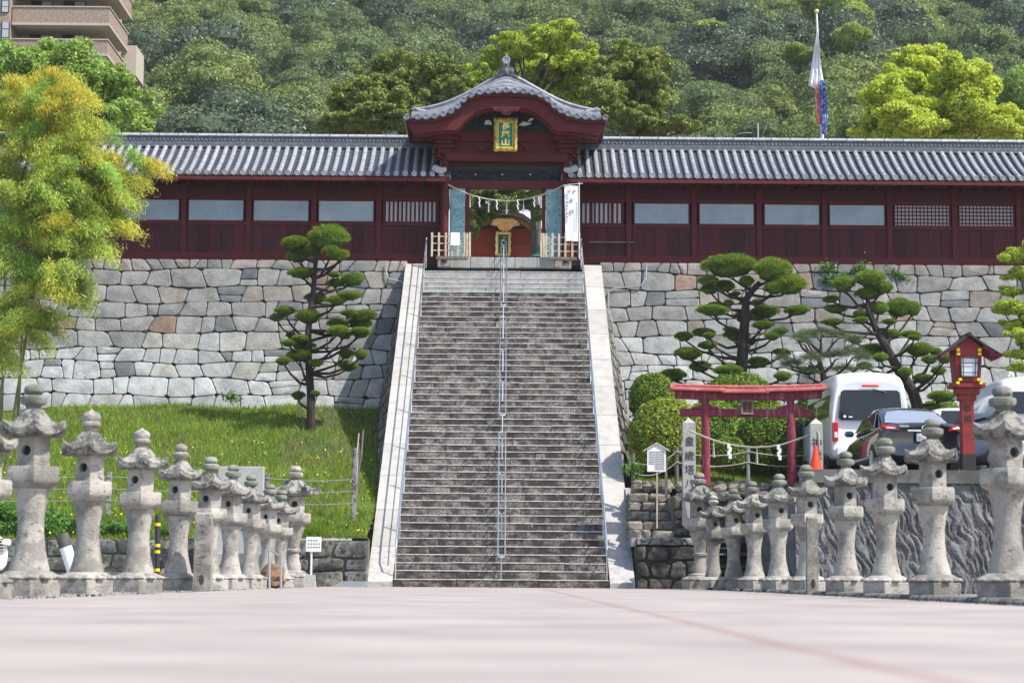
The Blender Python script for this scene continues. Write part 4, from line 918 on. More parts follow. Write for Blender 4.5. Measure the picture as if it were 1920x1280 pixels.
# marker posts
for px0, px1, py0, y, lab in ((369, 398, 960, 29.0, 'square stone marker post with worn carving standing among the left lanterns'), (1512, 1531, 968, 31.0, 'narrow square stone marker post standing among the right lanterns')):
    a, b = P(px0, py0, y), P(px1, py0, y); o = thing('stone_marker', lab, 'marker', ((a.x + b.x) / 2, y, 0)); w = (b.x - a.x) / 2; x = (a.x + b.x) / 2
    mb = MB(); mb.rings([[(x + sx * w * 1.15, y + sy * w * 1.15, -.05) for sx, sy in ((-1, -1), (1, -1), (1, 1), (-1, 1))], [(x + sx * w, y + sy * w, a.z - .03) for sx, sy in ((-1, -1), (1, -1), (1, 1), (-1, 1))], [(x + sx * w * .8, y + sy * w * .8, a.z) for sx, sy in ((-1, -1), (1, -1), (1, 1), (-1, 1))]], True, True)
    mb.build('shaft', M['lantern'], o)
    mb = MB(); rs = [[(x + .035 * math.cos(t) * k, y - w * 1.14 - .002 * k, .16 + .075 * math.sin(t) * k) for t in np.linspace(0, 2 * math.pi, 12, endpoint=False)][::-1] for k in (1, .3)]; mb.rings(rs, True, True); mb.build('socket', M['hole'], o)  # flat dark disc paints the shade of a socket hole
    g = np.random.default_rng(int(px0)); mb = MB()
    for k in range(9): z = a.z - .2 - k * .09; mb.box(x - .05 + g.uniform(-.01, .01), x + .05, y - w * (1.02 + .012 * k) - .004, y - w * 1.0, z, z + .012); mb.box(x - .01, x + .004, y - w * (1.02 + .012 * k) - .004, y - w, z - .03, z + .03)
    if px0 < 500: mb.build('carved_character', M['lantern_top'], o)

# ================================================================ LEFT SIDE OBJECTS
lw = thing('low_retaining_wall', 'low mossy masonry wall holding the grass bank on the left', 'wall', (-10, 46, 0))
def lm(u, v, d): return (u, 46.25 - d - (v * -.05), v)
core = MB(); core.box(-24, -3.085, 46.33, 46.9, -.3, 1.06); core.build('mortar_core', M['mortar'], lw)
def cfl(u, v, g): k = g.uniform(.75, 1.15); c = (.20, .21, .20) if g.random() < .6 else (.25, .25, .21); return tuple(x * k for x in c)
masonry(lw, lm, -16.5, -3.085, [-.1, .3, .68, 1.06], .95, M['stone_dirty'], cfl, np.random.default_rng(77), wob=.08, gap=.03, bulge=.05)
# broad block beside the stair foot
a = P(205, 1045, 46); mb = MB()
def fence_post(px, py0, py1, y, lab, m='lantern_top', w=.055):
    a, b = P(px, py0, y), P(px, py1, y); mb = MB(); mb.cbox((a.x, y, (a.z + b.z) / 2), (w * 2, w * 2, a.z - b.z), .01); return tag(mb.build('fence_post', M[m]), lab, 'post', 'posts of the wire fence on the grass bank'), a
o1, pA = fence_post(205, 884, 965, 47.2, 'grey concrete fence post right of the onion finial lantern on the bank')
o2, pB = fence_post(501, 887, 950, 47.2, 'grey concrete fence post above the last left lanterns')
o3, pC = fence_post(664, 889, 976, 47.2, 'grey concrete fence post at the end of the wires beside the stairs')
o4, pD = fence_post(664.5, 840, 905, 48.4, 'taller weathered fence post near the shaded stair wall')
wr = thing('fence_wire', 'three thin wires strung between posts along the grass bank', 'wire', tuple(pB))
for k in range(3):
    for q0, q1 in ((Vector((-17, 47.2, pA.z)), pA), (pA, pB), (pB, pC)):
        mb = MB(); mb.tube([Vector((q0.x + (q1.x - q0.x) * t, 47.13, q0.z + (q1.z - q0.z) * t - .12 - .28 * k - .05 * math.sin(math.pi * t))) for t in np.linspace(0, 1, 8)], .009, 5); mb.build('wire', M['steel_dull'], wr)
for (xa, ya, xb, yb, lab) in ((668, 905, 681, 805, 'thin weathered stake with pale rope leaning beside the fence post'), (665, 960, 672, 830, 'second thin weathered stake leaning beside the fence post, lower than the first')):
    a, b = P(xa, ya, 48.2), P(xb, yb, 48.2); mb = MB(); mb.tube([a, (a + b) / 2 + Vector((.03, 0, 0)), b], [.035, .03, .028], 6); tag(mb.build('leaning_stake', M['old_wood']), lab, 'stake')
mb = MB(); mb.tube([P(673, 812, 48.1), P(669, 850, 48.0), P(670, 880, 48.0), P(667, 910, 48.0)], .014, 5); tag(mb.build('tied_rope', M['rope_grey']), 'pale rope tied to the leaning stakes beside the stairs', 'rope')
# granite slab monument
sm = thing('granite_monument', 'polished pale granite slab monument standing on blocks behind the left lanterns', 'monument', P(440, 1095, 45.3).to_tuple())
for nm, x0, x1, y0, y1, d in (('slab', 410, 492, 874, 1050, .14), ('pedestal', 372, 515, 1036, 1060, .5), ('leg', 378, 396, 1060, 1092, .4), ('leg', 495, 512, 1060, 1092, .4)):
    a, b = P(x0, y0, 45.5), P(x1, y1, 45.5); mb = MB(); mb.cbox(((a.x + b.x) / 2, 45.5, (a.z + b.z) / 2), (b.x - a.x, d, a.z - b.z), .012); mb.build(nm, M['granite'], sm)
# white pipe, striped pole, sign, rail, rock, grate, white car
a, b = P(141, 1082, 43), P(116, 1003, 43); mb = MB(); mb.tube([a, b], .135, 16); o = mb.build('drain_pipe', M['white_paint'], None, smooth=True); tag(o, 'fat white pipe with grey cap leaning on the low wall at left', 'pipe')
mb = MB(); mb.tube([a + (b - a) * .72, a + (b - a) * 1.02], .143, 16); mb.build('grey_cap', M['concrete'], o)
a, b = P(294, 1093, 31), P(296, 962, 31); o = thing('striped_pole', 'black plastic pole with yellow bands behind the third left lantern', 'pole', tuple(a)); mb = MB(); mb.tube([a, b - Vector((0, 0, .06)), b], [.04, .04, .015], 10); mb.build('pole_body', M['black'], o, smooth=True)
for t in (.17, .43, .52, .82):
    q = a + (b - a) * t; mb = MB(); mb.tube([q, q + Vector((0, 0, .045))], .043, 10); mb.build('yellow_band', M['yellow'], o)
o = thing('small_sign', 'small white sign on a thin post in a concrete foot by the low wall', 'sign', P(586, 1097, 42).to_tuple())
a, b = P(574, 1006, 42), P(602, 1034, 42); mb = MB(); mb.cbox(((a.x + b.x) / 2, 42, (a.z + b.z) / 2), (b.x - a.x, .03, a.z - b.z), .008); mb.build('sign_board', M['white_paint'], o)
g = np.random.default_rng(8); mb = MB()
for k in range(3):
    for j in range(5 if k else 4): x = a.x + .045 + j * .055; z = a.z - .07 - k * .07; mb.box(x, x + .03, 41.978, 41.983, z - .012, z + .010)
mb.build('faint_lettering', M['concrete'], o)
c = P(584, 1034, 42.03); d = P(583, 1078, 42.03); mb = MB(); mb.tube([c, d], .022, 8); mb.build('post', M['white_paint'], o)
c = P(582, 1088, 42.03); mb = MB(); mb.rings([[(c.x + sx * w, 42.03 + sy * w, z) for sx, sy in ((-1, -1), (1, -1), (1, 1), (-1, 1))] for w, z in ((.12, 0), (.09, .26))], True, True); mb.build('foot_block', M['granite'], o)
y = 33.5; a, b, c, d = P(505, 1108, y), P(505, 1030, y), P(527, 1043, y + .7), P(527, 1090, y + .7); mb = MB(); mb.tube([(a.x, a.y, 0), b, b + (c - b) * .5 + Vector((0, 0, .0)), c, (d.x, d.y, 0)], .022, 8); tag(mb.build('short_rail', M['steel_dull'], None, smooth=True), 'short bent steel rail standing before the last left lanterns', 'rail')
c = P(512, 1078, 40); mb = MB(); mb.blob((c.x, 40, .22), (.24, .3, .24), 2, .5, 1.4, 3); tag(mb.build('boulder', M['rock']), 'brown boulder lying between the left lanterns by the steel rail', 'rock')
c = P(305, 1072, 44); mb = MB(); mb.blob((c.x, 44, .16), (.2, .2, .18), 2, .5, 1.4, 5); tag(mb.build('boulder', M['rock']), 'small brown boulder behind the striped pole near the wall', 'rock')
o = thing('metal_grating', 'slatted grey metal ramp lying at the left stair foot', 'ramp', P(655, 1097, 45.3).to_tuple())
for k in range(9):
    x = P(628, 1097, 45.3).x + k * .075; mb = MB(); mb._a([(x, 44.9, .01), (x + .055, 44.9, .01), (x + .055 + .1, 46.0, .13), (x + .1, 46.0, .13), (x, 44.9, -.02), (x + .055, 44.9, -.02), (x + .155, 46, .1), (x + .1, 46, .1)], [(0, 1, 2, 3), (0, 4, 5, 1), (7, 6, 5, 4), (1, 5, 6, 2), (0, 3, 7, 4)]); mb.build('slat', M['steel_dull'], o)

# conduits on the retaining walls
for pts, lab in (([(724, 492), (724, 512), (728, 522), (752, 528), (757, 534), (756, 560)], 'thin metal conduit bending down the stone wall left of the stairs'), ([(1213, 497), (1211, 520), (1203, 535), (1150, 541), (1141, 548), (1140, 575), (1149, 620)], 'thin metal conduit bending across the stone wall right of the stairs')):
    mb = MB(); q = [P(x, y, 62.2) for x, y in pts]; q = [Vector((v.x, ret_map(v.x, v.z, .12)[1], v.z)) for v in q]; mb.tube(q, .025, 6); tag(mb.build('conduit', M['steel_dull'], None, smooth=True), lab, 'conduit')

# ================================================================ RIGHT SIDE: WALLS, STEPS, DECK
pv = thing('parking_deck', 'raised parking deck with rough ribbed concrete front behind the right lanterns', 'deck', (12, 45, 0))
XD = 5.9
mb = MB(); mb._a([(XD + .35, 39.8, 2.3), (30, 39.8, 2.3), (30, 39.3, -.3), (XD - .25, 39.3, -.3), (XD + .35, 46.6, 2.3), (XD - .25, 46.6, -.3)], [(3, 2, 1, 0), (5, 3, 0, 4)])
v = [];
def dfront(x, z):
    q = Vector((x * 7.5 + z * 2.6 + 1.2 * noise.noise(Vector((x * 2, z * 3, 9))), z * 1.7, 0)); return 39.35 + .20 * z / 2.3 - .10 * (abs(noise.noise(q)) ** .5) - .035 * noise.noise(q * 2.7 + Vector((3, 1, 2))) - .012 * noise.noise(Vector((x * 30, z * 22, 1)))
rs = [[(x, dfront(x, z), z) for x in np.linspace(XD - .1, 15, 460)] for z in np.linspace(-.1, 2.14, 54)]; mb2 = MB(); mb2.rings(rs, closed=False); mb2.build('ribbed_face', M['formliner'], pv)
mb = MB(); mb._a([(XD - .1, 39.4, -.3), (XD - .1, 46.7, -.3), (XD + .1, 46.7, 2.14), (XD + .1, 39.6, 2.14)], [(1, 0, 3, 2)]); mb.build('side_face', M['formliner'], pv)
mb = MB(); mb.box(XD + .0, 30, 39.40, 39.62, 2.14, 2.40); mb.build('concrete_cap', M['concrete'], pv)
mb = MB(); mb._a([(XD + .02, 39.6, 2.36), (30, 39.6, 2.36), (30, 60, deck_z(60)), (7.3, 60, deck_z(60)), (7.2, 45.5, deck_z(45.5)), (XD + .02, 42, deck_z(41))], [(0, 1, 2, 3, 4, 5)]); mb.build('deck_surface', M['deck'], pv)
lp = thing('louvred_panel', 'dark louvred panel between the right lanterns below the rubble wall', 'panel', P(1398, 1085, 45.9).to_tuple())
a, b = P(1338, 1004, 46.2), P(1480, 1090, 46.2); mb = MB(); mb.box(a.x, b.x, 46.15, 46.3, 0, a.z); mb.build('back_plate', M['black'], lp)
for k in range(8):
    z = .1 + k * (a.z - .12) / 8; mb = MB(); mb._a([(a.x, 46.0, z), (b.x, 46.0, z), (b.x, 46.13, z + .09), (a.x, 46.13, z + .09), (a.x, 46.0, z - .012), (b.x, 46.0, z - .012)], [(0, 1, 2, 3), (4, 5, 1, 0)]); mb.build('louvre', M['concrete'] if k in (2, 3, 5) else M['black'], lp)
# low masonry, dark with lichen
mw = thing('low_masonry_wall', 'low dark lichened masonry wall right of the stair foot', 'wall', (4, 46.8, 0))
xa, xb = 3.15, P(1312, 1050, 46.8).x; ztm = zc(1008, 46.8, 1240)
core = MB(); core.box(xa, xb, 46.9, 47.6, -.2, ztm - .02); core.build('mortar_core', M['mortar_dark'], mw)
masonry(mw, lambda u, v, d: (u, 46.85 - d, v), xa, xb, [-.05, .30, .62, ztm - .18], .62, M['stone_dirty'], lambda u, v, g: grey(g, (.13, .125, .11)), np.random.default_rng(5), wob=.08, gap=.025, bulge=.06, cut=.35)
masonry(mw, lambda u, v, d: (u, 46.85 - d, v), xa, xb, [ztm - .17, ztm], .9, M['stone_dirty'], lambda u, v, g: (.36, .35, .33), np.random.default_rng(6), wob=.0, gap=.01, bulge=.02, cut=.08, name='cap_stone')
mb = MB(); mb.box(3.05, xb, 46.9, 49.2, ztm - .2, ztm + .01); o = mb.build('landing_gravel', M['gravel']); o['kind'] = 'structure'
# rough stone steps
rsx = thing('rubble_steps', 'rough rubble steps climbing beside the notice board', 'steps', (3.9, 48, ztm)); g = np.random.default_rng(12)
zs_ = [zc(v, 47.4 + .45 * k, 1220) for k, v in enumerate((985, 960, 930, 905))]
for k in range(5):
    y = 47.5 + .42 * k; z0 = ztm + k * .235; x = P(1176, 950, y).x; xe = P(1268 - 3 * k, 950, y).x; n = 2 + k % 2
    for j in range(n):
        a_, b_ = x + (xe - x) * j / n, x + (xe - x) * (j + 1) / n; mb = MB(); mb.cbox(((a_ + b_) / 2, y + .3 + g.uniform(-.03, .03), z0 + .08 + g.uniform(-.012, .012)), ((b_ - a_) * g.uniform(.93, .99), .62, .23), .045)
        mb.v = [(p[0] + .03 * noise.noise(Vector(p) * 5), p[1] + .05 * noise.noise(Vector(p) * 4 + Vector((5, 0, 0))), p[2] + .02 * noise.noise(Vector(p) * 5)) for p in mb.v]; mb.build('step_stone', M['lichen_rock'], rsx)
mb = MB(); mb._a([(3.1, 47.6, ztm), (5.2, 47.6, ztm), (5.2, 50.2, 2.5), (3.1, 50.2, 2.5)], [(0, 1, 2, 3)]); mb.build('earth_fill', M['mortar'], rsx)
# side rubble between steps and post
rb = thing('rubble_wall', 'rough rubble wall under the red torii topped with upright stones', 'wall', (6, 47, 0))
xa, xb = P(1262, 900, 47.6).x, XD + 1.4; core = MB(); core.box(P(1312, 900, 47.0).x, xb, 47.05, 49.5, -.2, 2.28); core.box(xa, P(1312, 900, 47.0).x + .01, 47.6, 49.5, ztm - .1, 2.2); core.build('mortar_core', M['mortar'], rb)
cfr = lambda u, v, g: grey(g, (.30, .27, .23) if g.random() < .6 else (.2, .19, .17))
masonry(rb, lambda u, v, d: (u, 46.98 - d, v), P(1312, 900, 47.0).x, xb, [1.15, 1.55, 1.95, 2.3], .55, M['stone_dirty'], cfr, np.random.default_rng(15), wob=.1, gap=.02, bulge=.09, cut=.4)
masonry(rb, lambda u, v, d: (u, 47.55 - d, v), xa, P(1312, 900, 47.0).x, [ztm, 1.6, 1.95, 2.25], .45, M['stone_dirty'], cfr, np.random.default_rng(16), wob=.1, gap=.02, bulge=.09, cut=.4)
g = np.random.default_rng(2); x = P(1195, 890, 48.9).x
while x < XD + 1.3:
    w = g.uniform(.12, .26); h = g.uniform(.12, .2); yy = 48.0 + .3 * (x < 4.6) * 3; zz = 2.36 if x > 4.6 else 2.42
    mb = MB(); mb.blob((x, yy, zz + .06), (w, .14, h), 2, .35, 1.7, int(x * 30)); mb.build('upright_stone', M['lichen_rock'], rb); x += w * 1.75
mb = MB(); mb.box(3.1, 7.3, 49.4, 50.3, 1, 2.48); 
# inscribed stone pillars
def pillar(px0, px1, pyt, pyb, y, lab, chars, s_):
    a, b = P(px0, pyt, y), P(px1, pyb, y); w = (b.x - a.x) / 2; x = (a.x + b.x) / 2; zt = a.z; o = thing('inscribed_pillar', lab, 'pillar', (x, y, b.z), group='inscribed square stone pillars beside the torii')
    sq = ((-1, -1), (1, -1), (1, 1), (-1, 1)); mb = MB(); mb.rings([[(x + sx * w, y + sy * w, z) for sx, sy in sq] for z in (b.z, zt - .13)] + [[(x + sx * w * .03, y + sy * w * .03, zt) for sx, sy in sq]], True, True); mb.build('shaft', M['granite_worn'], o)
    for ch, py in chars: text_on(o, ch, s_, M['ink'], (x, y - w - .004, zc(py, y, (px0 + px1) / 2)), 'carved_character', sy=1.0)
    return o
pillar(1279.5, 1304, 783, 985, 46.6, 'tall stone pillar with vertical black characters left of the torii', (('皇', 829), ('歳', 856), ('塔', 882), ('八', 908)), .24)
pillar(1517.5, 1542, 784, 895, 45.2, 'stone pillar with black characters between the torii and the white van', (('神', 832), ('喜', 858)), .24)

# ---------------------------------------------------------------- torii
to = thing('torii', 'weathered red torii with peeling lintel cover standing before clipped bushes', 'torii', P(1402, 910, 47.4).to_tuple())
YT = 47.4
for px, name in ((1322.5, 0), (1482, 1)):
    a, b = P(px, 745, YT), P(px + (4 if px > 1400 else 1), 915, YT); mb = MB(); mb.tube([(b.x, YT, b.z - .4), (b.x, YT, b.z), (a.x, YT, a.z)], [.115, .112, .095], 14); pi = mb.build('pillar', M['torii'], to, smooth=True)
    mb = MB(); mb.tube([(b.x, YT, b.z - .4), (b.x, YT, b.z + .06)], .12, 14); mb.build('black_foot', M['black'], pi, smooth=True)
    mb = MB(); mb.tube([(a.x, YT, a.z - .02), (a.x, YT, a.z + .05)], .13, 14); mb.build('collar', M['torii'], pi)
a, b = P(1275, 765, YT), P(1524, 783, YT); mb = MB(); mb.cbox(((a.x + b.x) / 2, YT, (a.z + b.z) / 2), (b.x - a.x, .12, .19), .01); mb.build('tie_beam', M['torii'], to)
for px in (1308, 1337, 1468, 1497):
    a = P(px, 768, YT); mb = MB(); s_ = 1 if px in (1308, 1468) else -1; mb.prism([(a.x - .14, a.z), (a.x + .14, a.z), (a.x + .14, a.z + (.13 if s_ > 0 else .06)), (a.x - .14, a.z + (.06 if s_ > 0 else .13))], YT - .06, YT + .06); mb.build('wedge', M['torii'], to)
n = 16; bot = []; top = []
for k in range(n + 1):
    t = k / n; px = 1266 + (1540 - 1266) * t; c = 3.5 * (2 * t - 1) ** 2 - 3.0; bot.append((P(px, 745 - c, YT).x, zc(747 - c, YT, px))); top.append((P(px, 728 - c, YT).x, zc(731 - c, YT, px)))
mb = MB(); mb.band(top, bot, YT - .12, YT + .12); mb.build('lower_lintel', M['torii'], to)
b2 = [(x, z + .002) for x, z in top]; t2 = [(x, z + .1) for x, z in top]; mb = MB(); mb.band(t2, b2, YT - .17, YT + .17); mb.build('upper_lintel', M['torii'], to)
segs = [(1256, 1358, 0), (1352, 1440, 2.5), (1434, 1547, 0)]
for x0, x1, d in segs:
    mb = MB(); rs = []
    for px in np.linspace(x0, x1, 7):
        t = (px - 1266) / (1540 - 1266); c = 3.5 * (2 * t - 1) ** 2 - 3.0; zt = zc(720.5 - c, YT, px); zb_ = zc(731 - c + d, YT - .25, px); x = P(px, 725, YT).x
        rs.append([(x, YT - .30, zb_), (x, YT - .30, zb_ + .03), (x, YT, zt + .02), (x, YT + .30, zb_ + .03), (x, YT + .30, zb_)])
    mb.rings(rs, True, True); mb.build('cover_sheet', M['torii_roof'], to)
a, b = P(1390, 750, YT - .15), P(1412, 776, YT - .15); o = thing('torii_plaque', 'small dark framed plaque hanging at the centre of the torii', 'plaque', tuple(a))
mb = MB(); xm, zm, w, h = (a.x + b.x) / 2, (a.z + b.z) / 2, (b.x - a.x) / 2, (a.z - b.z) / 2
mb.rings([[(xm + sx * w * f, YT - .13 + d - .0, zm + sz * h * f2) for sx, sz in ((-1, -1), (1, -1), (1, 1), (-1, 1))] for f, f2, d in ((1.1, 1.05, 0), (1.1, 1.05, -.05), (.72, .78, -.03))]); mb.build('frame', M['old_wood'], o)
mb = MB(); mb.box(xm - w * .8, xm + w * .8, YT - .155, YT - .13, zm - h * .85, zm + h * .85); mb.build('board', M['dark_wood'], o)
mb = MB(); mb.box(xm - w * .25, xm + w * .25, YT - .16, YT - .156, zm - h * .6, zm + h * .6); mb.build('red_stroke', M['lamp_red'], o)
mb = MB(); mb.box(xm - .05, xm + .05, YT - .05, YT + .05, a.z, zc(745, YT, 1400)); mb.build('short_strut', M['torii'], to)
# rope across the torii with streamers
o = thing('straw_rope', 'straw rope with two white paper streamers strung between the inscribed pillars', 'rope', P(1400, 830, 46.4).to_tuple()); YP = 46.35
pts = [(1277, 836), (1284, 822), (1292, 806), (1294, 808), (1310, 815), (1330, 823), (1355, 831), (1380, 836), (1410, 839), (1440, 838), (1465, 834), (1490, 826), (1515, 816), (1531, 808), (1534, 815), (1535, 845)]
q = [P(x, y, YP - (1.2 * max(0, (x - 1295) / 240))) for x, y in pts]; q = [Vector((v.x, v.y - .1, v.z)) for v in q]; mb = MB(); mb.tube(q, .024, 6); mb.build('twisted_rope', M['rope'], o, smooth=True)
for px, py, kd in ((1338, 826, 't'), (1367, 834, 's'), (1419, 839, 't'), (1460, 836, 's')):
    p = P(px, py, YP - 1.2 * (px - 1295) / 240 - .13); mb = MB()
    if kd == 't': mb.tube([p, p - Vector((0, 0, .10)), p - Vector((0, 0, .38))], [.01, .014, .035], 6); mb.build('tassel', M['rope'], o)
    else:
        for k in range(4): mb.box(p.x - .04 + .03 * (k % 2), p.x + .03 + .03 * (k % 2), p.y - .01 * k - .004, p.y - .01 * k, p.z - .08 * (k + 1), p.z - .08 * k + .03)
        mb.build('paper_streamer', M['white_paint'], o)
# rope fence behind
YQ = 49.2
o = thing('rope_fence', 'low rope fence on grey posts behind the torii', 'fence', P(1400, 880, YQ).to_tuple())
pp = [1187, 1269, 1403, 1555]
for px in pp:
    a, b = P(px, 838 if px != 1187 else 850, YQ), P(px, 895, YQ); mb = MB(); mb.tube([b - Vector((0, 0, .2)), a], .05 if px < 1300 else .045, 8); mb.build('post', M['old_wood'] if px < 1300 else M['steel_dull'], o, smooth=True)
for i in range(3):
    for k, yy in enumerate((846, 866)):
        a, b = P(pp[i], yy + (20 if i == 0 else 0), YQ - .05), P(pp[i + 1], yy, YQ - .05); mb = MB(); mb.tube([a + (b - a) * t - Vector((0, 0, (.22 if i else .35) * t * (1 - t) * 2)) for t in np.linspace(0, 1, 10)], .014, 5); mb.build('rope', M['rope_grey'], o, smooth=True)
# notice board
YN = 47.3; o = thing('notice_board', 'white roofed notice board with lines of text on a thin post', 'notice board', P(1234, 990, YN).to_tuple())
a, b = P(1213.5, 842, YN), P(1248.5, 884, YN); xm = (a.x + b.x) / 2
mb = MB(); mb.prism([(a.x, b.z), (b.x, b.z), (b.x, a.z), (xm, zc(832, YN, 1231)), (a.x, a.z)], YN - .02, YN + .02); mb.build('board', M['white_paint'], o)
for s_ in (-1, 1):
    mb = MB(); zt = zc(830.5, YN, 1231); mb.prism([(xm, zt + .02), (xm + s_ * .32, zt - .17), (xm + s_ * .31, zt - .20), (xm, zt - .015)][::s_], YN - .05, YN + .05); mb.build('roof_board', M['pale_wood'], o)
mb = MB(); g = np.random.default_rng(1)
for r in range(11):
    for c_ in range(13):
        if r > 7 and c_ < 5: continue
        x = a.x + .035 + c_ * .029; z = a.z - .06 - r * .041; mb.box(x, x + .018, YN - .024, YN - .0205, z - .01 - g.uniform(0, .004), z + .008)
mb.build('lettering', M['ink'], o)
a, b = P(1232, 884, YN), P(1233, 990, YN); mb = MB(); mb.box(a.x - .02, a.x + .02, YN - .01, YN + .03, b.z, a.z); mb.build('post', M['pale_wood'], o)
a = P(1249, 856, 48.6); mb = MB(); mb.box(a.x - .03, a.x + .03, 48.6, 48.65, 2.2, a.z); tag(mb.build('thin_post', M['old_wood']), 'thin grey post standing just behind the notice board', 'post')

# ---------------------------------------------------------------- red lamp post
YM = 40.2; o = thing('lantern_lamp', 'red wooden lantern lamp with gabled dark roof on a red post at the deck edge', 'lamp', P(1812, 890, YM).to_tuple())
def Q(x, y): p = P(1500 + x / 4.571, 480 + y / 4.571, YM); return (p.x, p.z)
cx, _ = Q(1420, 900)
zd = 2.38; a = P(1811, 728, YM); mb = MB(); mb.box(cx - .12, cx + .12, YM - .12, YM + .12, zd + .38, zc(722, YM, 1810)); mb.build('post', M['lamp_red'], o)
mb = MB(); mb.box(cx - .135, cx + .135, YM - .135, YM + .135, zd, zd + .38); mb.build('black_base', M['black'], o)
zA, zB = Q(0, 1080)[1], Q(0, 860)[1]
for k, (hw, y0, y1) in enumerate(((.17, 1230, 1180), (.23, 1178, 1125), (.33, 1122, 1085))):
    mb = MB(); mb.box(cx - hw, cx + hw, YM - hw * .8, YM + hw * .8, Q(0, y0)[1], Q(0, y1)[1]); mb.build('bracket', M['lamp_red'], o)
z0, z1, z2 = Q(0, 1078)[1], Q(0, 700 + 90)[1], Q(0, 690)[1]
mb = MB(); w0, w1 = .235, .28
def ring_(w, z, d=0): return [(cx + sx * w, YM + sy * w, z) for sx, sy in ((-1, -1), (1, -1), (1, 1), (-1, 1))]
mb.rings([ring_(w0, z0), ring_(w1, z1)], True, True); mb.prism([(cx - w1, z1), (cx + w1, z1), (cx, z2)], YM - w1, YM + w1); mb.build('lamp_box', M['lamp_red'], o)
zw0, zw1 = Q(0, 1035)[1], Q(0, 875)[1]; yf = YM - .262
mb = MB(); mb._a([(cx - .155, yf - .012, zw0), (cx + .155, yf - .012, zw0), (cx + .175, yf - .045, zw1), (cx - .175, yf - .045, zw1)], [(0, 1, 2, 3)]); pn = mb.build('paper_pane', M['paper'], o)
def bar(xa, za, xb, zb_, r): 
    mb = MB(); mb.tube([(xa, yf - .035 - .03 * (za - zw0) / (zw1 - zw0), za), (xb, yf - .035 - .03 * (zb_ - zw0) / (zw1 - zw0), zb_)], r, 4); mb.build('glazing_bar', M['dark_wood'], pn)
for xf in (-1, -.72, .72, 1): bar(cx + xf * .16, zw0, cx + xf * .178, zw1, .013 if abs(xf) == 1 else .008)
for t in (0, .22, .72, 1): bar(cx - .165, zw0 + (zw1 - zw0) * t, cx + .165, zw0 + (zw1 - zw0) * t, .014 if t in (0, 1) else .008)
for s_ in (-1, 1):
    mb = MB(); zt = Q(0, 668)[1]; ze = Q(0, 850 if s_ < 0 else 850)[1]; xe = Q(1150 if s_ < 0 else 1680, 0)[0]
    mb.prism([(cx, zt), (cx + (xe - cx) * .5, (zt + ze) / 2 - .02), (xe, ze), (xe, ze - .025), (cx + (xe - cx) * .5, (zt + ze) / 2 - .055), (cx, zt - .05)][::s_], YM - .42, YM + .42); r_ = mb.build('roof_slope', M['dark_wood'], o)
    for k in range(6):
        y = YM - .38 + k * .15; mb = MB(); mb.prism([(cx + (xe - cx) * .42, (zt + ze) / 2 - .02), (cx + (xe - cx) * .96, ze - .03), (cx + (xe - cx) * .96, ze - .06), (cx + (xe - cx) * .42, (zt + ze) / 2 - .07)][::s_], y, y + .04); mb.build('rafter', M['torii'], r_)
    for (dx, y0, y1) in ((.215, 820, 793), (.215, 852, 830), (.185, 1068, 1048), (.235, 1098, 1076)):
        mb = MB(); mb.box(cx + s_ * dx - .032, cx + s_ * dx + .032, YM - .31, YM - .26, Q(0, y0)[1], Q(0, y1)[1]); mb.build('yellow_fitting', M['yellow'], o)
mb = MB(); mb.box(cx - .03, cx + .03, YM - .45, YM + .45, Q(0, 700)[1] + .02, Q(0, 662)[1]); mb.build('roof_ridge', M['dark_wood'], o)
for ch, yy in (('奉', 767), ('献', 786)): text_on(o, ch, .16, M['ink'], (cx, YM - .125, zc(yy, YM, 1811)), 'painted_character')
# cone
c = P(1530, 893, 41.4); o = thing('traffic_cone', 'orange red traffic cone standing on the corner of the parking deck', 'cone', (c.x, 41.4, 2.47)); mb = MB(); mb.lathe([(0, .16), (.03, .155), (.04, .13), (.50, .035), (.52, .03)], 20); mb.build('cone_body', M['cone'], o, local=True, smooth=True); mb = MB(); mb.cbox((0, 0, .012), (.34, .34, .03), .01); mb.build('cone_base', M['cone'], o, local=True)

# ================================================================ FLAGPOLE WITH STREAMERS
o = thing('flagpole', 'white flagpole with a gold ball standing behind the right gallery', 'flagpole', P(1541, 258, 68).to_tuple())
a, b = P(1541.5, 262, 68), P(1531, 24, 68); mb = MB(); mb.tube([(a.x, 68, ZTOP), a, b], [.075, .065, .03], 8); mb.build('pole', M['white_paint'], o, smooth=True)
mb = MB(); mb.blob((b.x, 68, b.z + .04), (.085, .085, .085), 2, 0); mb.build('gold_ball', M['gold_flat'], o, smooth=True)
def cloth(name, label, cat, pts, m, group=None, Y=67.9):
    """limp hanging cloth; pts: (left px, right px, py)"""
    mb = MB(); rs = []; n = 9
    for i, (l, r_, py) in enumerate(pts):
        A, B_ = P(l, py, Y), P(r_, py, Y); rs.append([(A.x + (B_.x - A.x) * q / n, Y + .10 * math.sin(q * 2.1 + i * .5) * min(1, (r_ - l) / 10), A.z) for q in range(n + 1)])
    mb.rings(rs, closed=False); return tag(mb.build(name, m, smooth='all'), label, cat, group)
cloth('white_streamer', 'long white cloth streamer hanging limp from the top of the flagpole', 'streamer', [(1531, 1534, 60), (1527, 1537, 90), (1524, 1539, 110), (1521, 1541, 130), (1518, 1545, 150), (1516, 1547, 160), (1527, 1546, 166), (1530, 1545, 175)], M['cloth'])
cloth('red_carp_streamer', 'red scaly carp shaped cloth streamer hanging left of the flagpole', 'streamer', [(1528, 1535, 158), (1528, 1537, 170), (1529, 1538, 190), (1531, 1539, 210), (1534, 1540, 232)], mat('red scaled cloth', (.70, .10, .07), .7, (.75, .65, .6), 9, .5, .58), Y=67.85)
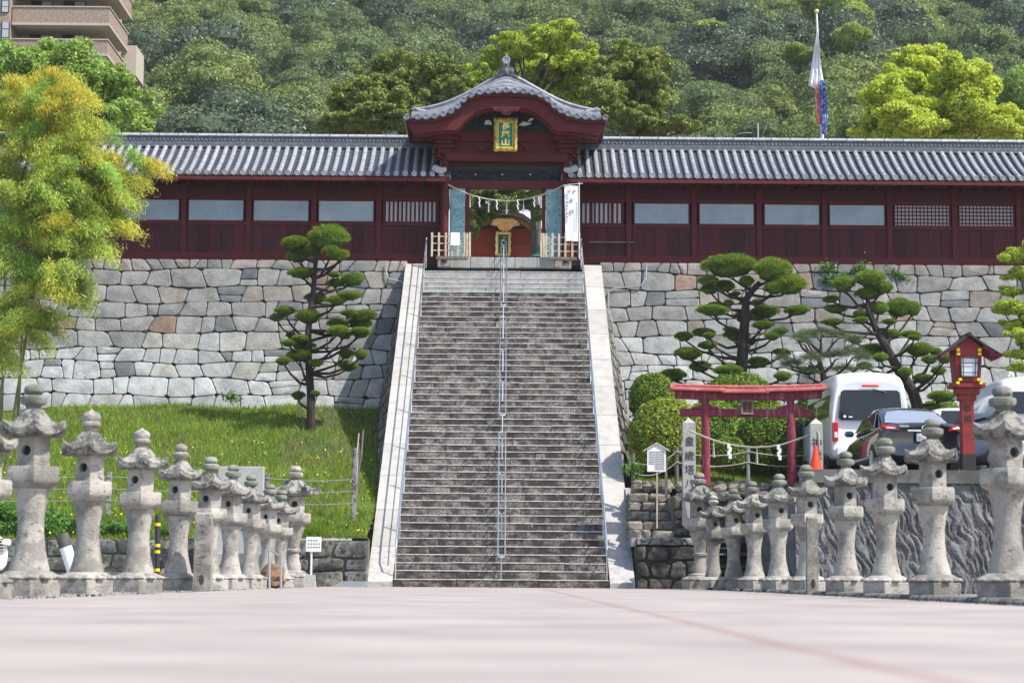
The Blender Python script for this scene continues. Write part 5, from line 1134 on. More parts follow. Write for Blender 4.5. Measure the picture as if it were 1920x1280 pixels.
cloth('blue_carp_streamer', 'blue scaly carp shaped cloth streamer hanging right of the flagpole', 'streamer', [(1538, 1546, 150), (1538, 1549, 170), (1539, 1552, 190), (1541, 1553, 212), (1541, 1551, 232), (1542, 1549, 252)], mat('blue scaled cloth', (.03, .13, .55), .7, (.65, .7, .8), 9, .52, .58), Y=67.8)
o = thing('rooftop_aerial', 'thin grey pipe and wires poking up behind the right gallery ridge', 'aerial', P(1422, 256, 67).to_tuple())
mb = MB(); mb.tube([P(1421, 262, 67), P(1421, 231, 67)], .03, 6); mb.tube([P(1384, 252, 67), P(1395, 249, 67), P(1410, 250, 67)], .015, 4); mb.build('pipe', M['steel_dull'], o)

# ================================================================ APARTMENT BUILDING, UPPER LEFT
YA = 122.0
ap = thing('apartment_building', 'tan apartment building with brown tiled balconies rising behind the trees at upper left', 'building', P(100, 200, YA).to_tuple())
def A_(px, py, Y=YA): return P(px, py, Y)
zf = [P(100, py, YA).z for py in (170, 137, 75, 14, -48, -110)]
x0, x1 = A_(22, 50).x, A_(204, 50).x
mb = MB(); mb.box(x0 - 3, A_(176, 30).x, YA + 2.2, YA + 9, 8, zf[-1] + 2); mb.build('wall', M['tan_wall'], ap)
mb = MB(); mb.box(A_(-60, 0).x, A_(22, 0).x, YA - .6, YA + 9, 8, zf[-1] + 2); mb.build('stair_tower', M['tan_tile'], ap)
for k, (y0, y1) in enumerate(((14, 43), (75, 100), (137, 162), (-48, -20))):
    zt, zb2 = P(100, y0, YA).z, P(100, y1, YA).z; xe = x1 + (.0 if k != 3 else .2) - (k == 1) * .06
    mb = MB(); mb.box(x0, xe, YA, YA + .18, zb2, zt); q = mb.build('balcony_parapet', M['tan_tile'], ap)
    mb = MB(); mb.box(xe - .18, xe, YA + .18, YA + 6.2, zb2, zt); mb.build('side_parapet', M['tan_tile'], ap)
    mb = MB(); mb.box(x0, xe + .06, YA - .06, YA + .24, zt, zt + .07); mb.box(xe - .24, xe + .06, YA + .24, YA + 6.2, zt, zt + .07); mb.build('coping', M['beige'], q)
    mb = MB(); mb.box(x0, xe + .03, YA - .03, YA + 6.2, zb2 - .16, zb2); mb.build('balcony_slab', M['beige'], ap)
    for w0, w1 in ((42, 84), (104, 147)):
        if k == 2: continue
        xa, xb = A_(w0, 20).x, A_(w1, 20).x; fr = MB(); zz0, zz1 = zt - .3, zt + 1.05
        if k == 1: zz1 = zt + .95
        fr.box(xa, xb, YA + 2.12, YA + 2.2, zz0, zz1); w_ = fr.build('window', M['dark_wood'], ap)
        mb = MB(); mb.box(xa + .06, (xa + xb) / 2, YA + 2.09, YA + 2.115, zz0, zz1 - .07); mb.build('pane', M['glass_dark'], w_)
        mb = MB(); mb.box((xa + xb) / 2 + .03, xb - .06, YA + 2.09, YA + 2.115, zz0, zz1 - .07); mb.build('pane', M['curtain'], w_)
mb = MB(); xe = A_(238, 0).x
for (ya, yb, za, zb2) in ((8.5, 11.5, 40, 70),): mb.box(x1 - .2, x1 + .6, YA + 6.2, YA + 9, P(238, 140, YA + 6).z, P(238, 84, YA + 6).z)
mb.build('rear_wing', M['beige'], ap)
for k, (y0, y1) in enumerate(((-8, 24), (41, 86), (103, 148), (166, 200))):
    a, b = A_(4, y0, YA - .6), A_(17, y1, YA - .6); mb = MB(); mb.box(a.x, b.x, YA - .66, YA - .58, b.z, a.z); w_ = mb.build('window', M['dark_wood'], ap)
    for s0, s1 in ((.02, .3), (.34, .66), (.7, .98)): mb = MB(); h = a.z - b.z; mb.box(a.x + .05, b.x - .05, YA - .69, YA - .662, b.z + h * s0, b.z + h * s1); mb.build('pane', M['curtain'], w_)

# ================================================================ VEGETATION
def sphere_pts(n, g): v = unit(g.normal(size=(n, 3))); return v
def cloud_verts(blobs, n, size, g, asp=.5, spread=.8, low=-.35, inner=.16, droop=0.0):
    """leaves over the outer parts of many overlapping clumps"""
    blobs = [(np.array(c, float), np.array(r, float)) for c, r in blobs]; area = np.array([(r[0] * r[1] + r[0] * r[2] + r[1] * r[2]) for _, r in blobs]); area /= area.sum(); out = []
    for (c, r), a in zip(blobs, area):
        k = int(n * a * 1.5); d = sphere_pts(k, g); d = d[(d[:, 2] > low) | (g.random(k) < .25)]; rad = 1 - inner * g.random((len(d), 1)) ** 1.2 + .10 * g.random((len(d), 1))
        p = c + d * r * rad; keep = np.ones(len(p), bool); thr = .62 if len(blobs) < 60 else .30
        for c2, r2 in blobs:
            if c2 is c: continue
            keep &= (np.sum(((p - c2) / r2) ** 2, axis=1) > thr)
        p = p[keep]; d = d[keep]; out.append(leaf_verts(p, unit(d / r), size, asp, spread, g, droop))
    return np.concatenate(out)
def crown_mesh(name, blobs, n, size, m, seed, core=.74, **kw):
    g = np.random.default_rng(seed); lv = cloud_verts(blobs, n, size, g, **kw); nl = len(lv); vs = [lv.reshape(-1, 3)]; 
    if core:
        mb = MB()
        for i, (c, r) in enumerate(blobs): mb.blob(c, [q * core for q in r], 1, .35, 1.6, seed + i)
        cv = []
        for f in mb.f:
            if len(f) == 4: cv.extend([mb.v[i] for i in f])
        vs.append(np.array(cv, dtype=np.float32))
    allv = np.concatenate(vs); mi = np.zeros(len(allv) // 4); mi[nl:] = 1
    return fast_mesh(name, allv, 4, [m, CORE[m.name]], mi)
def lumps(g, n, R_, H, rmin, rmax, flat=.75, up=.3):
    out = [((0, 0, H * .45), (R_ * .62, R_ * .62, H * .5))]
    for k in range(n):
        a = g.uniform(0, 2 * math.pi); t = g.uniform(0, 1) ** .6; z = g.uniform(0, 1); rr = R_ * math.sqrt(max(0, 1 - (z * .92) ** 2)) * (.55 + .35 * t); q = g.uniform(rmin, rmax)
        out.append(((rr * math.cos(a), rr * math.sin(a), H * (.12 + .72 * z)), (q, q, q * flat)))
    return out
# hill forest
g = np.random.default_rng(21); hill = []
for k in range(6): hill.append(crown_mesh('crown', lumps(g, 16 + 3 * k, 3.6, 4.6 + .5 * k, .8 + .1 * k, 1.4 + .15 * k), 15000, (.20, .23, .27)[k % 3], M[('leaf_hill', 'leaf_hill', 'leaf_hill', 'leaf_hill', 'leaf_hill_olive', 'leaf_hill_dark')[k]], 100 + k, asp=.55, spread=.75, low=-.5, inner=.18))
pts = []
tries = 0
while len(pts) < 298 and tries < 60000:
    tries += 1; y = 128 + 150 * g.random() ** .9; x = g.uniform(-.30, .30) * y * 1.0 + g.uniform(-4, 4)
    d = 5.2 + 2.3 * max(0, (y - 170) / 110)
    if all((x - a) ** 2 + ((y - b) * .86) ** 2 > d * d for a, b, _ in pts): pts.append((x, y, d))
print('hill trees', len(pts), tries)
for x, y, _ in pts:
    o = link('forest_tree', hill[int(g.integers(6))]); s = g.uniform(.78, 1.3) * _ / 5.3; o.location = (x, y, hill_z(x, y) - 1.3); o.scale = (s, s, s * g.uniform(.85, 1.1)); o.rotation_euler = (0, 0, g.uniform(0, 6.28))
    tag(o, 'dark green evergreen tree of the dense wood covering the hillside', 'tree', 'evergreen trees covering the hillside')

def bough(mb, a, b, r0, r1, bend=.12, g=rng, n=5, seg=6):
    a, b = Vector(a), Vector(b); L_ = (b - a).length; o = Vector(g.normal(size=3)) * bend * L_; mb.tube([a + (b - a) * t + o * math.sin(math.pi * t) for t in np.linspace(0, 1, n)], [r0 + (r1 - r0) * t for t in np.linspace(0, 1, n)], seg)
def tree_px(name, label, Y, clumps, m, nleaf, size, seed, base, cat='tree', trunk='bark_pale', core=.55, asp=.5, depth=1.0, extra=0, group=None, spread=.9, droop=0.0, inner=.5, twig=0, limbs=True, tuft=(.22, .42), dens=2):
    """a tree from the clumps seen in the photograph: (px, py, rx, ry) each given its own depth"""
    g = np.random.default_rng(seed); bl = []; bx = base[0]; k_ = FPX / Y
    tot = max(abs(c[0] - bx) + c[2] for c in clumps) / k_
    for (px, py, rx, ry) in clumps:
        p = P(px, py, Y); rX, rZ = rx * 1.15 / k_, ry * 1.12 / k_; off = math.sqrt(max(0, 1 - ((p.x - P(bx, py, Y).x) / (tot + .01)) ** 2)) * tot * .55 * depth
        y = Y + g.uniform(-1, 1) * off
        for j in range(1 + extra): bl.append(((p.x + g.uniform(-.5, .5) * rX * (j > 0), y + g.uniform(-.6, .6) * rX * (j > 0), p.z + g.uniform(-.4, .4) * rZ * (j > 0)), (rX * (1 if j == 0 else .7), rX * .9 * (1 if j == 0 else .7), rZ * (1 if j == 0 else .7))))
    tx = P(base[0], base[1], Y); o = thing(name, label, cat, (tx.x, Y, base[2]), group=group); off = origin(o)
    bl2 = [((c[0] - off.x, c[1] - off.y, c[2] - off.z), r) for c, r in bl]
    small = []
    for c, r in bl2:                                      # break every clump into tufts
        nt = max(3, int(7 * (r[0] / .9))) if r[0] > .5 else 3
        for q in range(nt * dens):
            d = unit(g.normal(size=(1, 3)))[0]; d[2] = d[2] * .95 + .08; f = g.uniform(.5, 1.12); u_ = g.uniform(*tuft); small.append(((c[0] + d[0] * r[0] * f, c[1] + d[1] * r[1] * f, c[2] + d[2] * r[2] * f), (r[0] * u_, r[1] * u_, r[2] * u_ * 1.05)))
    me = crown_mesh('crown', small + [(c, (r[0] * .7, r[1] * .7, r[2] * .7)) for c, r in bl2], int(nleaf * 1.9), size, m, seed, core=core, low=-1.0, asp=asp, spread=spread, inner=inner, droop=droop); link('crown', me, o)
    if not limbs: return o
    mb = MB(); top = max(bl2, key=lambda q: q[0][2])[0]; H = top[2]; trunkp = [(0, 0, -.3), (g.uniform(-.1, .1), 0, H * .35), (top[0] * .5, top[1] * .4, H * .7), (top[0], top[1], H)]
    mb.tube(trunkp, [.022 * H + .05, .016 * H + .03, .008 * H + .02, .02], 8); mb.build('trunk', M[trunk], o, local=True, smooth=True)
    for i, (c, r) in enumerate(bl2):
        t = min(max((c[2] - r[2]) / max(H, .1) * .8, .12), .9); s_ = Vector((top[0] * t * .6, top[1] * t * .5, H * t)); mb = MB(); bough(mb, s_, c, .007 * H + .015, .012, .10, g); mb.build('limb', M[trunk], o, local=True, smooth=True)
    return o
tree_px('maple_tree', 'bright yellow green maple tree rising behind the right gallery', 74, [(1745, 110, 48, 40), (1705, 150, 45, 35), (1790, 150, 42, 35), (1670, 195, 45, 40), (1735, 185, 60, 45), (1805, 205, 50, 40), (1650, 240, 40, 28), (1700, 238, 60, 35), (1780, 245, 70, 35), (1850, 232, 48, 32), (1885, 252, 32, 18), (1730, 80, 24, 18), (1765, 90, 22, 18), (1640, 215, 22, 30), (1830, 170, 25, 25)], M['leaf_maple'], 46000, .155, 41, (1750, 260, ZTOP), extra=0, trunk='bark_pale', core=.5)
tree_px('leafy_tree', 'fresh green feathery tree between the bamboo and the apartment building', 76, [(115, 105, 55, 35), (60, 140, 50, 35), (160, 140, 60, 40), (105, 160, 70, 45), (205, 165, 45, 40), (180, 200, 65, 45), (235, 205, 45, 38), (100, 215, 80, 45), (215, 240, 65, 30), (150, 250, 80, 30), (255, 235, 28, 22), (30, 180, 40, 40), (20, 240, 60, 40), (112, 78, 20, 14)], M['leaf_green'], 46000, .16, 42, (140, 260, ZTOP), core=.5)
tree_px('cypress_tree', 'dark olive cypress tree with ragged sprays left of the gate roof', 71, [(720, 150, 50, 40), (660, 190, 45, 35), (775, 150, 45, 38), (820, 130, 30, 25), (700, 200, 60, 40), (770, 205, 60, 40), (640, 230, 45, 25), (700, 240, 60, 25), (770, 245, 50, 25), (835, 165, 40, 30), (735, 115, 22, 22), (855, 145, 25, 20), (610, 240, 22, 15), (800, 110, 14, 14), (830, 205, 30, 30)], M['leaf_conifer'], 60000, .14, 43, (735, 255, ZTOP), trunk='bark', core=.25, asp=.34, droop=.5, tuft=(.12, .26), dens=5, inner=.9)
tree_px('light_green_tree', 'light green tree with long reaching crown directly behind the gate roof', 74, [(1030, 90, 50, 26), (980, 105, 40, 25), (1070, 110, 45, 30), (1010, 140, 60, 35), (940, 140, 40, 30), (1065, 85, 20, 15), (905, 160, 30, 25), (1090, 150, 45, 35), (1040, 180, 60, 35), (1110, 185, 40, 30), (880, 140, 28, 20), (955, 84, 24, 14), (985, 130, 45, 30), (930, 120, 30, 20), (1060, 140, 45, 30), (910, 200, 40, 30), (1000, 95, 40, 20), (1100, 115, 30, 22), (870, 175, 25, 25)], M['leaf_light'], 44000, .15, 44, (1010, 260, ZTOP), core=.3, tuft=(.16, .32), dens=3)
tree_px('spreading_cypress', 'olive green cypress with bare grey boughs right of the gate roof', 70, [(1190, 110, 50, 28), (1150, 135, 45, 30), (1220, 140, 40, 32), (1170, 170, 55, 32), (1235, 180, 30, 28), (1130, 185, 40, 30), (1190, 205, 55, 28), (1165, 235, 50, 22), (1220, 235, 45, 18), (1245, 125, 20, 18), (1260, 245, 40, 12), (1290, 246, 22, 8)], M['leaf_conifer'], 50000, .135, 45, (1180, 258, ZTOP), trunk='bark_pale', core=.25, asp=.34, tuft=(.12, .26), dens=5, inner=.9)
tree_px('hanging_conifer', 'dark conifer whose drooping boughs fill the top of the gate opening', 73, [(892, 372, 22, 24), (898, 400, 20, 24), (888, 428, 14, 20), (925, 362, 25, 18), (945, 385, 20, 18), (965, 372, 20, 20), (985, 362, 22, 12), (1006, 398, 12, 16), (915, 400, 16, 20), (1008, 360, 14, 12), (950, 360, 30, 12), (930, 392, 16, 14), (990, 378, 16, 14), (965, 392, 16, 12), (880, 385, 14, 30), (900, 360, 20, 16)], M['leaf_conifer'], 15000, .12, 46, (898, 440, ZTOP), trunk='bark', core=.6, asp=.38, droop=.6, depth=.5, limbs=False)
for i, (px, py, w, h, Y, m_, lab) in enumerate(((1330, 52, 36, 10, 190, 'leaf_hill_bright', 'small yellow green tree high on the hill left of the flagpole'), (1560, 25, 90, 32, 205, 'leaf_hill_bright', 'broad bright green tree at the top of the hill behind the flagpole'), (1600, 70, 45, 24, 170, 'leaf_hill_bright', 'yellow green young tree on the hill just right of the flagpole'), (1500, 105, 45, 16, 165, 'leaf_hill_bright', 'yellowish tree on the hill left of the white streamer'), (1890, 190, 60, 60, 120, 'leaf_green', 'dark fresh green tree at the right picture edge behind the maple'))):
    p = P(px, py, Y); k_ = FPX / Y; g = np.random.default_rng(60 + i); W, H = w / k_, h / k_
    bl = [((g.uniform(-.6, .6) * W, g.uniform(-.6, .6) * W, g.uniform(-.5, .5) * H), (W * .42, W * .42, max(H * .55, W * .22))) for _ in range(12)]
    o = thing('hill_tree', lab, 'tree', (p.x, Y, p.z)); link('crown', crown_mesh('crown', bl, 9000, .24, M[m_], 80 + i, core=.7), o)
    mb = MB(); mb.tube([(0, 0, -H * 1.2 - 6), (0, 0, 0)], [.3, .1], 6); mb.build('trunk', M['bark'], o, local=True)

# clipped cloud trees
def pad_mesh(seed, long=False):
    g = np.random.default_rng(seed); n = 3600 if not long else 2400; d = sphere_pts(n, g); d[:, 2] = np.where(d[:, 2] < -.25, -d[:, 2] * .6, d[:, 2])
    f = np.array([1 + .16 * noise.noise(Vector(v) * 2.2 + Vector((seed, 0, 0))) for v in d])[:, None]
    if long: p = d * f * g.uniform(.35, .95, (n, 1)); v = needle_verts(p, d + np.array([0, 0, .45]), .30, .020, g, .45)
    else: p = d * f * .93; v = needle_verts(p, d + np.array([0, 0, .25]), .24, .04, g, .55)
    mb = MB()
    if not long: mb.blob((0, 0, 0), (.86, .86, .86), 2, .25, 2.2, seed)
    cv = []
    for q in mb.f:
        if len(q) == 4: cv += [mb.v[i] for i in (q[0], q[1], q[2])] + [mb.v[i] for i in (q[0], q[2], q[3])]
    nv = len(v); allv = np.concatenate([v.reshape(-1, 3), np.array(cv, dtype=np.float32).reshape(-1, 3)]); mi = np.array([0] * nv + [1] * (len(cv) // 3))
    return fast_mesh('foliage_pad', allv, 3, [M['leaf_pine'] if long else M['leaf_pad'], M['leaf_pad_core']], mi)
pads = [pad_mesh(200 + k) for k in range(4)]; padl = [pad_mesh(210 + k, True) for k in range(3)]
def cloud_tree(label, Y, trunk, plist, seed, long=False, rad=(.16, .05), name='cloud_pruned_tree'):
    g = np.random.default_rng(seed); k_ = FPX / Y; b = P(*trunk[0], Y); o = thing(name, label, 'tree', tuple(b)); off = origin(o)
    tp = [P(x, y, Y) - off for x, y in trunk]; n = len(tp); mb = MB(); mb.tube([tp[0] - Vector((0, 0, .5))] + tp, [rad[0] * 1.15] + [rad[0] + (rad[1] - rad[0]) * i / (n - 1) for i in range(n)], 9); mb.build('trunk', M['bark'], o, local=True, smooth=True)
    for (px, py, w, h) in plist:
        w *= .5; h *= .5; c = P(px, py, Y) - off; rx, rz = w / k_, h / k_; ti = min(range(n), key=lambda i: (tp[i] - Vector((c.x, 0, c.z - .35))).length * (1 if tp[i].z < c.z else 1.6)); t0 = tp[ti]
        c.y += g.uniform(-1, 1) * (.35 + .45 * min(1, abs(c.x - t0.x)))
        q = link('foliage_pad', (padl if long else pads)[int(g.integers(3 if long else 4))], o); q.location = c; q.scale = (rx, rx * g.uniform(.8, 1.0), rz * (1.25 if long else 1.05)); q.rotation_euler = (0, g.uniform(-.08, .08), 0)
        # twist of wood that carries the pad
        s_ = tp[max(0, ti - (1 if g.random() < .5 else 0))] * .5 + t0 * .5; e = c - Vector((0, 0, rz * .5)); L_ = (e - s_).length
        if L_ > .25:
            mb = MB(); m1 = s_ + (e - s_) * .4 + Vector((0, g.uniform(-.1, .1), -.12 * L_ + g.uniform(-.05, .08))); m2 = s_ + (e - s_) * .75 + Vector((g.uniform(-.06, .06), g.uniform(-.1, .1), -.10 * L_))
            mb.tube([s_, m1, m2, e, e + Vector((rx * .3 * (1 if e.x > s_.x else -1), 0, rz * .2))], [.055, .042, .032, .022, .012], 6)
            if rx > .3: mb.tube([m2, e + Vector((-rx * .4, 0, 0))], [.025, .012], 5); 
            mb.build('bough', M['bark'], o, local=True, smooth=True)
    return o
Z2 = lambda x, y, w, h: (480 + x / 5.82, 420 + y / 5.82, w / 5.82, h / 5.82)
padsA = [Z2(*q) for q in ((415, 190, 290, 160), (445, 310, 280, 160), (795, 160, 430, 290), (830, 330, 200, 150), (930, 370, 190, 130), (985, 345, 90, 90), (620, 270, 150, 120), (500, 525, 320, 120), (840, 535, 160, 60), (1050, 590, 250, 150), (870, 610, 210, 100), (635, 795, 240, 130), (1040, 815, 270, 100), (905, 865, 230, 110), (305, 940, 220, 110), (215, 1005, 170, 90), (570, 1010, 280, 160), (1020, 960, 220, 80), (1180, 1015, 290, 130), (890, 1095, 230, 120), (1130, 1080, 270, 150), (920, 1200, 240, 120), (1150, 1190, 200, 90), (370, 1205, 110, 80), (500, 1270, 180, 90))]
padsA += [(x / 2.976, 430 + y / 2.976, w / 2.976, h / 2.976) for x, y, w, h in ((1690, 640, 130, 60), (1620, 645, 90, 40), (1670, 705, 140, 65), (1595, 748, 85, 50), (1770, 755, 80, 45), (1655, 920, 75, 50), (1758, 918, 55, 35))] + [(640 + x / 2.976, 430 + y / 2.976, w / 2.976, h / 2.976) for x, y, w, h in ((110, 585, 110, 65), (20, 685, 80, 55), (110, 700, 75, 60), (30, 755, 110, 60), (20, 590, 90, 60))]
cloud_tree('tall pruned cloud tree standing on the grass bank left of the stairs', 58, [(583, 795), (583, 745), (580, 700), (578, 660), (578, 620), (583, 575), (588, 540), (590, 505), (594, 480), (602, 450)], padsA, 5, rad=(.13, .05))
ZA = lambda x, y, w, h: (1120 + x / 4.74, 480 + y / 4.74, w / 4.74, h / 4.74)
padsB = [ZA(*q) for q in ((1180, 95, 490, 210), (1545, 150, 330, 220), (1690, 280, 290, 190), (1560, 310, 200, 120), (980, 225, 190, 90), (1150, 250, 170, 110), (1010, 285, 170, 90), (1325, 230, 130, 100), (1070, 415, 140, 70), (1170, 415, 90, 60), (1240, 325, 90, 50), (1450, 385, 120, 60), (1010, 505, 290, 100), (1320, 530, 180, 110), (1510, 480, 260, 120), (1755, 505, 220, 95), (780, 700, 160, 90), (960, 665, 200, 80), (970, 735, 110, 60), (1190, 650, 130, 60), (1250, 695, 230, 110), (1460, 630, 190, 80), (975, 800, 170, 75), (1530, 735, 140, 80), (1375, 760, 80, 60), (800, 880, 230, 120), (920, 980, 190, 100), (690, 1040, 240, 120), (1150, 1030, 250, 100), (1440, 945, 200, 100), (1600, 690, 150, 70), (1640, 860, 160, 80), (1620, 1090, 150, 90))]
cloud_tree('large pruned cloud tree with broad domed top behind the torii', 56.5, [(1388, 715), (1390, 690), (1393, 660), (1394, 635), (1396, 610), (1398, 590), (1398, 575), (1400, 560), (1410, 545), (1425, 530)], padsB, 6, rad=(.19, .08))
ZB = lambda x, y, w, h: (1500 + x / 4.571, 480 + y / 4.571, w / 4.571, h / 4.571)
padsC = [ZB(*q) for q in ((380, 240, 190, 140), (600, 200, 260, 150), (605, 315, 240, 110), (720, 275, 150, 110), (280, 360, 140, 65), (330, 435, 190, 80), (520, 495, 120, 70), (680, 445, 170, 110), (890, 420, 230, 170), (1010, 430, 140, 130), (285, 560, 190, 65), (510, 560, 130, 65), (760, 565, 130, 50), (800, 660, 180, 90), (975, 660, 170, 70), (955, 715, 120, 50), (510, 710, 110, 50), (640, 790, 240, 110), (1040, 795, 240, 120), (1190, 800, 120, 70), (1110, 890, 140, 80), (1200, 900, 130, 90), (655, 890, 130, 80), (880, 1010, 120, 90), (1060, 1050, 170, 90), (1200, 980, 130, 80), (1190, 1215, 230, 100), (540, 950, 120, 70))]
cloud_tree('leaning dark pruned tree with crooked trunk above the white van', 55.5, [(1720, 760), (1712, 735), (1700, 715), (1683, 690), (1672, 670), (1662, 650), (1652, 635), (1643, 618), (1636, 600), (1628, 580), (1625, 570)], padsC, 7, rad=(.17, .07))
padsD = [ZB(*q) for q in ((60, 690, 240, 110), (180, 660, 240, 90), (330, 680, 240, 100), (450, 730, 200, 110), (20, 760, 160, 80), (-40, 720, 160, 80), (300, 860, 240, 120), (430, 850, 240, 140), (520, 900, 180, 140), (80, 900, 220, 120), (-60, 930, 240, 120), (-120, 860, 160, 90), (400, 960, 260, 100), (60, 1000, 220, 100), (540, 980, 160, 90))]
cloud_tree('loose grey green pine with spreading needles between the two cloud trees', 53.5, [(1548, 775), (1548, 745), (1546, 720), (1543, 700), (1538, 685), (1536, 672), (1540, 660)], padsD, 8, long=True, rad=(.12, .05), name='pine_tree')
padsE = [(1905, 480, 50, 26), (1912, 512, 50, 22), (1895, 545, 44, 20), (1908, 578, 60, 26), (1900, 610, 40, 20), (1915, 632, 46, 24), (1910, 665, 40, 20), (1918, 690, 40, 18), (1935, 520, 50, 26), (1940, 600, 60, 30), (1938, 655, 50, 30), (1930, 460, 40, 20)]
tree_px('edge_tree', 'fresh green layered tree cut off by the right picture edge', 52, [(a, b, c * .55, d * .6) for a, b, c, d in padsE], M['leaf_light'], 14000, .07, 48, (1945, 760, 3.2), core=.3, trunk='bark', depth=.5)

# clipped bushes
def bush(px, pyt, w, pyb, Y, lab, m='leaf_bush', n=15000, seed=0, size=.085):
    k_ = FPX / Y; t, b = P(px, pyt, Y), P(px, pyb, Y); Rr, H = w / 2 / k_, (t.z - b.z); g = np.random.default_rng(300 + seed); o = thing('clipped_bush', lab, 'bush', (t.x, Y, b.z), group='clipped rounded bushes in the garden')
    RZ = min(H, Rr * 1.08); d = sphere_pts(n, g); d = d[d[:, 2] > -.75]; n = len(d); f = np.array([1 + .07 * noise.noise(Vector(v) * 3 + Vector((seed, 0, 0))) + .05 * noise.noise(Vector(v) * 9) for v in d])[:, None]
    p = np.sign(d) * np.abs(d) ** .92 * np.array([Rr, Rr * .95, RZ]) * f * g.uniform(.86, 1.03, (n, 1)) + np.array([0, 0, H - RZ]); lv = leaf_verts(p, d + np.array([0, 0, .3]), size, .5, .75, g)
    link('foliage', fast_mesh('foliage', lv.reshape(-1, 3), 4, [M[m]]), o)
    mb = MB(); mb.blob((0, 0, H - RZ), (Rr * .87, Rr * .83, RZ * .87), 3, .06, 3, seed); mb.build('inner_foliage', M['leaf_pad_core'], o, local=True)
bs = [(1224, 701, 88, 775, 55, 'round dark green bush tucked against the stair flank wall', 'leaf_bush', 14000), (1250, 748, 140, 880, 51, 'large yellow tipped azalea bush behind the left inscribed pillar', 'leaf_bush_yellow', 24000), (1385, 700, 150, 770, 56, 'wide bright topped bush rising above the torii lintel', 'leaf_bush', 18000),
      (1450, 762, 142, 888, 51.3, 'large green bush behind the right half of the torii', 'leaf_bush', 22000), (1368, 820, 64, 892, 50.0, 'small round bush low between the torii pillars', 'leaf_bush', 10000), (1335, 752, 130, 840, 53.5, 'dark bush in the middle behind the torii plaque', 'leaf_bush', 16000), (1760, 750, 110, 830, 56, 'low bright bush behind the black car', 'leaf_bush', 12000),
      (1530, 740, 90, 880, 54, 'dark shaded bush between the torii and the van', 'leaf_pad', 12000), (1610, 800, 100, 880, 56, 'bush mostly hidden behind the white van', 'leaf_pad', 6000), (1680, 755, 70, 820, 57, 'low bush at the foot of the leaning tree', 'leaf_pad', 8000), (1850, 745, 100, 850, 55, 'shaded bush behind the red lamp post', 'leaf_pad', 9000), (1235, 800, 70, 870, 54, 'shaded bush low beside the stair flank', 'leaf_pad', 7000)]
for i, q in enumerate(bs): bush(q[0], q[1], q[2], q[3], q[4], q[5], q[6], q[7], i)
# broad leaved shrubs along the low wall
for i, (px, py, w, h) in enumerate(((25, 965, 75, 45), (95, 970, 70, 45), (160, 975, 60, 40), (215, 978, 50, 32), (262, 985, 45, 25), (-40, 955, 80, 50), (330, 985, 45, 22))):
    Y = 46.9; p = P(px, py + 25, Y); k_ = FPX / Y; g = np.random.default_rng(400 + i); bl = [((g.uniform(-.7, .7) * w / 2 / k_, g.uniform(-.25, .3), g.uniform(-.1, .7) * h / k_), (w * .24 / k_, .3, h * .35 / k_)) for _ in range(9)]
    o = thing('leafy_shrub', ['shrub with broad glossy leaves behind the front left lantern', 'shrub with broad glossy leaves above the white pipe', 'shrub with broad glossy leaves behind the onion finial lantern', 'shrub with broad leaves below the left fence post', 'low broad leaved shrub behind the third left lantern', 'broad leaved shrub at the left picture edge above the white car', 'low broad leaved shrub behind the fourth left lantern'][i], 'shrub', (p.x, Y, p.z), group='broad leaved shrubs along the low wall')
    link('foliage', crown_mesh('foliage', bl, 5200, .11, M['leaf_broad'], 410 + i, core=.7, asp=.5, spread=1.0, low=-.8, inner=.3), o)
for i, (px, py, lab) in enumerate(((1500 + 270 / 4.571, 496, 'green weed tuft rooted on top of the right stone wall'), (1500 + 540 / 4.571, 501, 'upright weed hanging over the right wall top'), (1692, 512, 'creeping weed trailing down the right stone wall top'), (1560, 520, 'small weed in a joint of the right stone wall'), (1585, 517, 'small green weed below the wall top above the leaning tree'), (1186, 878, 'small leafy weed at the top of the rubble steps'), (433, 745, 'tall pale green weed at the foot of the left stone wall'))):
    Y = 61.9 if i < 5 else (49 if i == 5 else 60.3); p = P(px, py, Y); p.y = (ret_map(p.x, p.z, .1)[1]) if i < 5 else Y; g = np.random.default_rng(500 + i); n = 200
    q = g.normal(size=(n, 3)) * np.array([.22 if i == 2 else .13, .04, .08 if i != 1 else .15]); 
    if i == 2: q[:, 2] -= q[:, 0] * .5
    lv = leaf_verts(q, np.tile([0, -1, .5], (n, 1)).astype(float), .09, .55, .8, g); o = link('weed', fast_mesh('weed', lv.reshape(-1, 3), 4, [M['leaf_broad']])); o.location = p; tag(o, lab, 'weed')

# grass on the bank
g = np.random.default_rng(90); N_ = 150000; x = g.uniform(-17, -3.15, N_); y = 46.35 + 15 * g.random(N_) ** 1.15
nz = np.array([noise.noise(Vector((a * .55, b * .55, 0))) for a, b in zip(x[::10], y[::10])]).repeat(10); keep = g.random(N_) < np.clip(.85 + nz * 1.2 - .55 * ((x > -6.2) & (y > 55)), .12, 1); x, y, nz = x[keep], y[keep], nz[keep]
flank_x = -(3.1 + .2 * np.maximum((y - 46.5) / TREAD * RISE - (1.1 + 4.25 * (y - 46.4) / 14.4), 0)); k2 = x < flank_x - .03; x, y, nz = x[k2], y[k2], nz[k2]
z = np.array([zl(a, b) for a, b in zip(x, y)]); p = np.stack([x, y, z - .02], 1)
v = needle_verts(p, np.tile([0.05, -.25, 1.0], (len(p), 1)), .16, .024, g, .5); L_ = (1 + .9 * nz)[:, None]; v[:, 2] = v[:, 0] * .5 + v[:, 1] * .5 + (v[:, 2] - (v[:, 0] + v[:, 1]) * .5) * L_
o = link('grass', fast_mesh('grass', v.reshape(-1, 3), 3, [M['grass']])); o['label'] = 'lush grass covering the bank below the left stone wall'; o['category'] = 'grass'; o['kind'] = 'stuff'
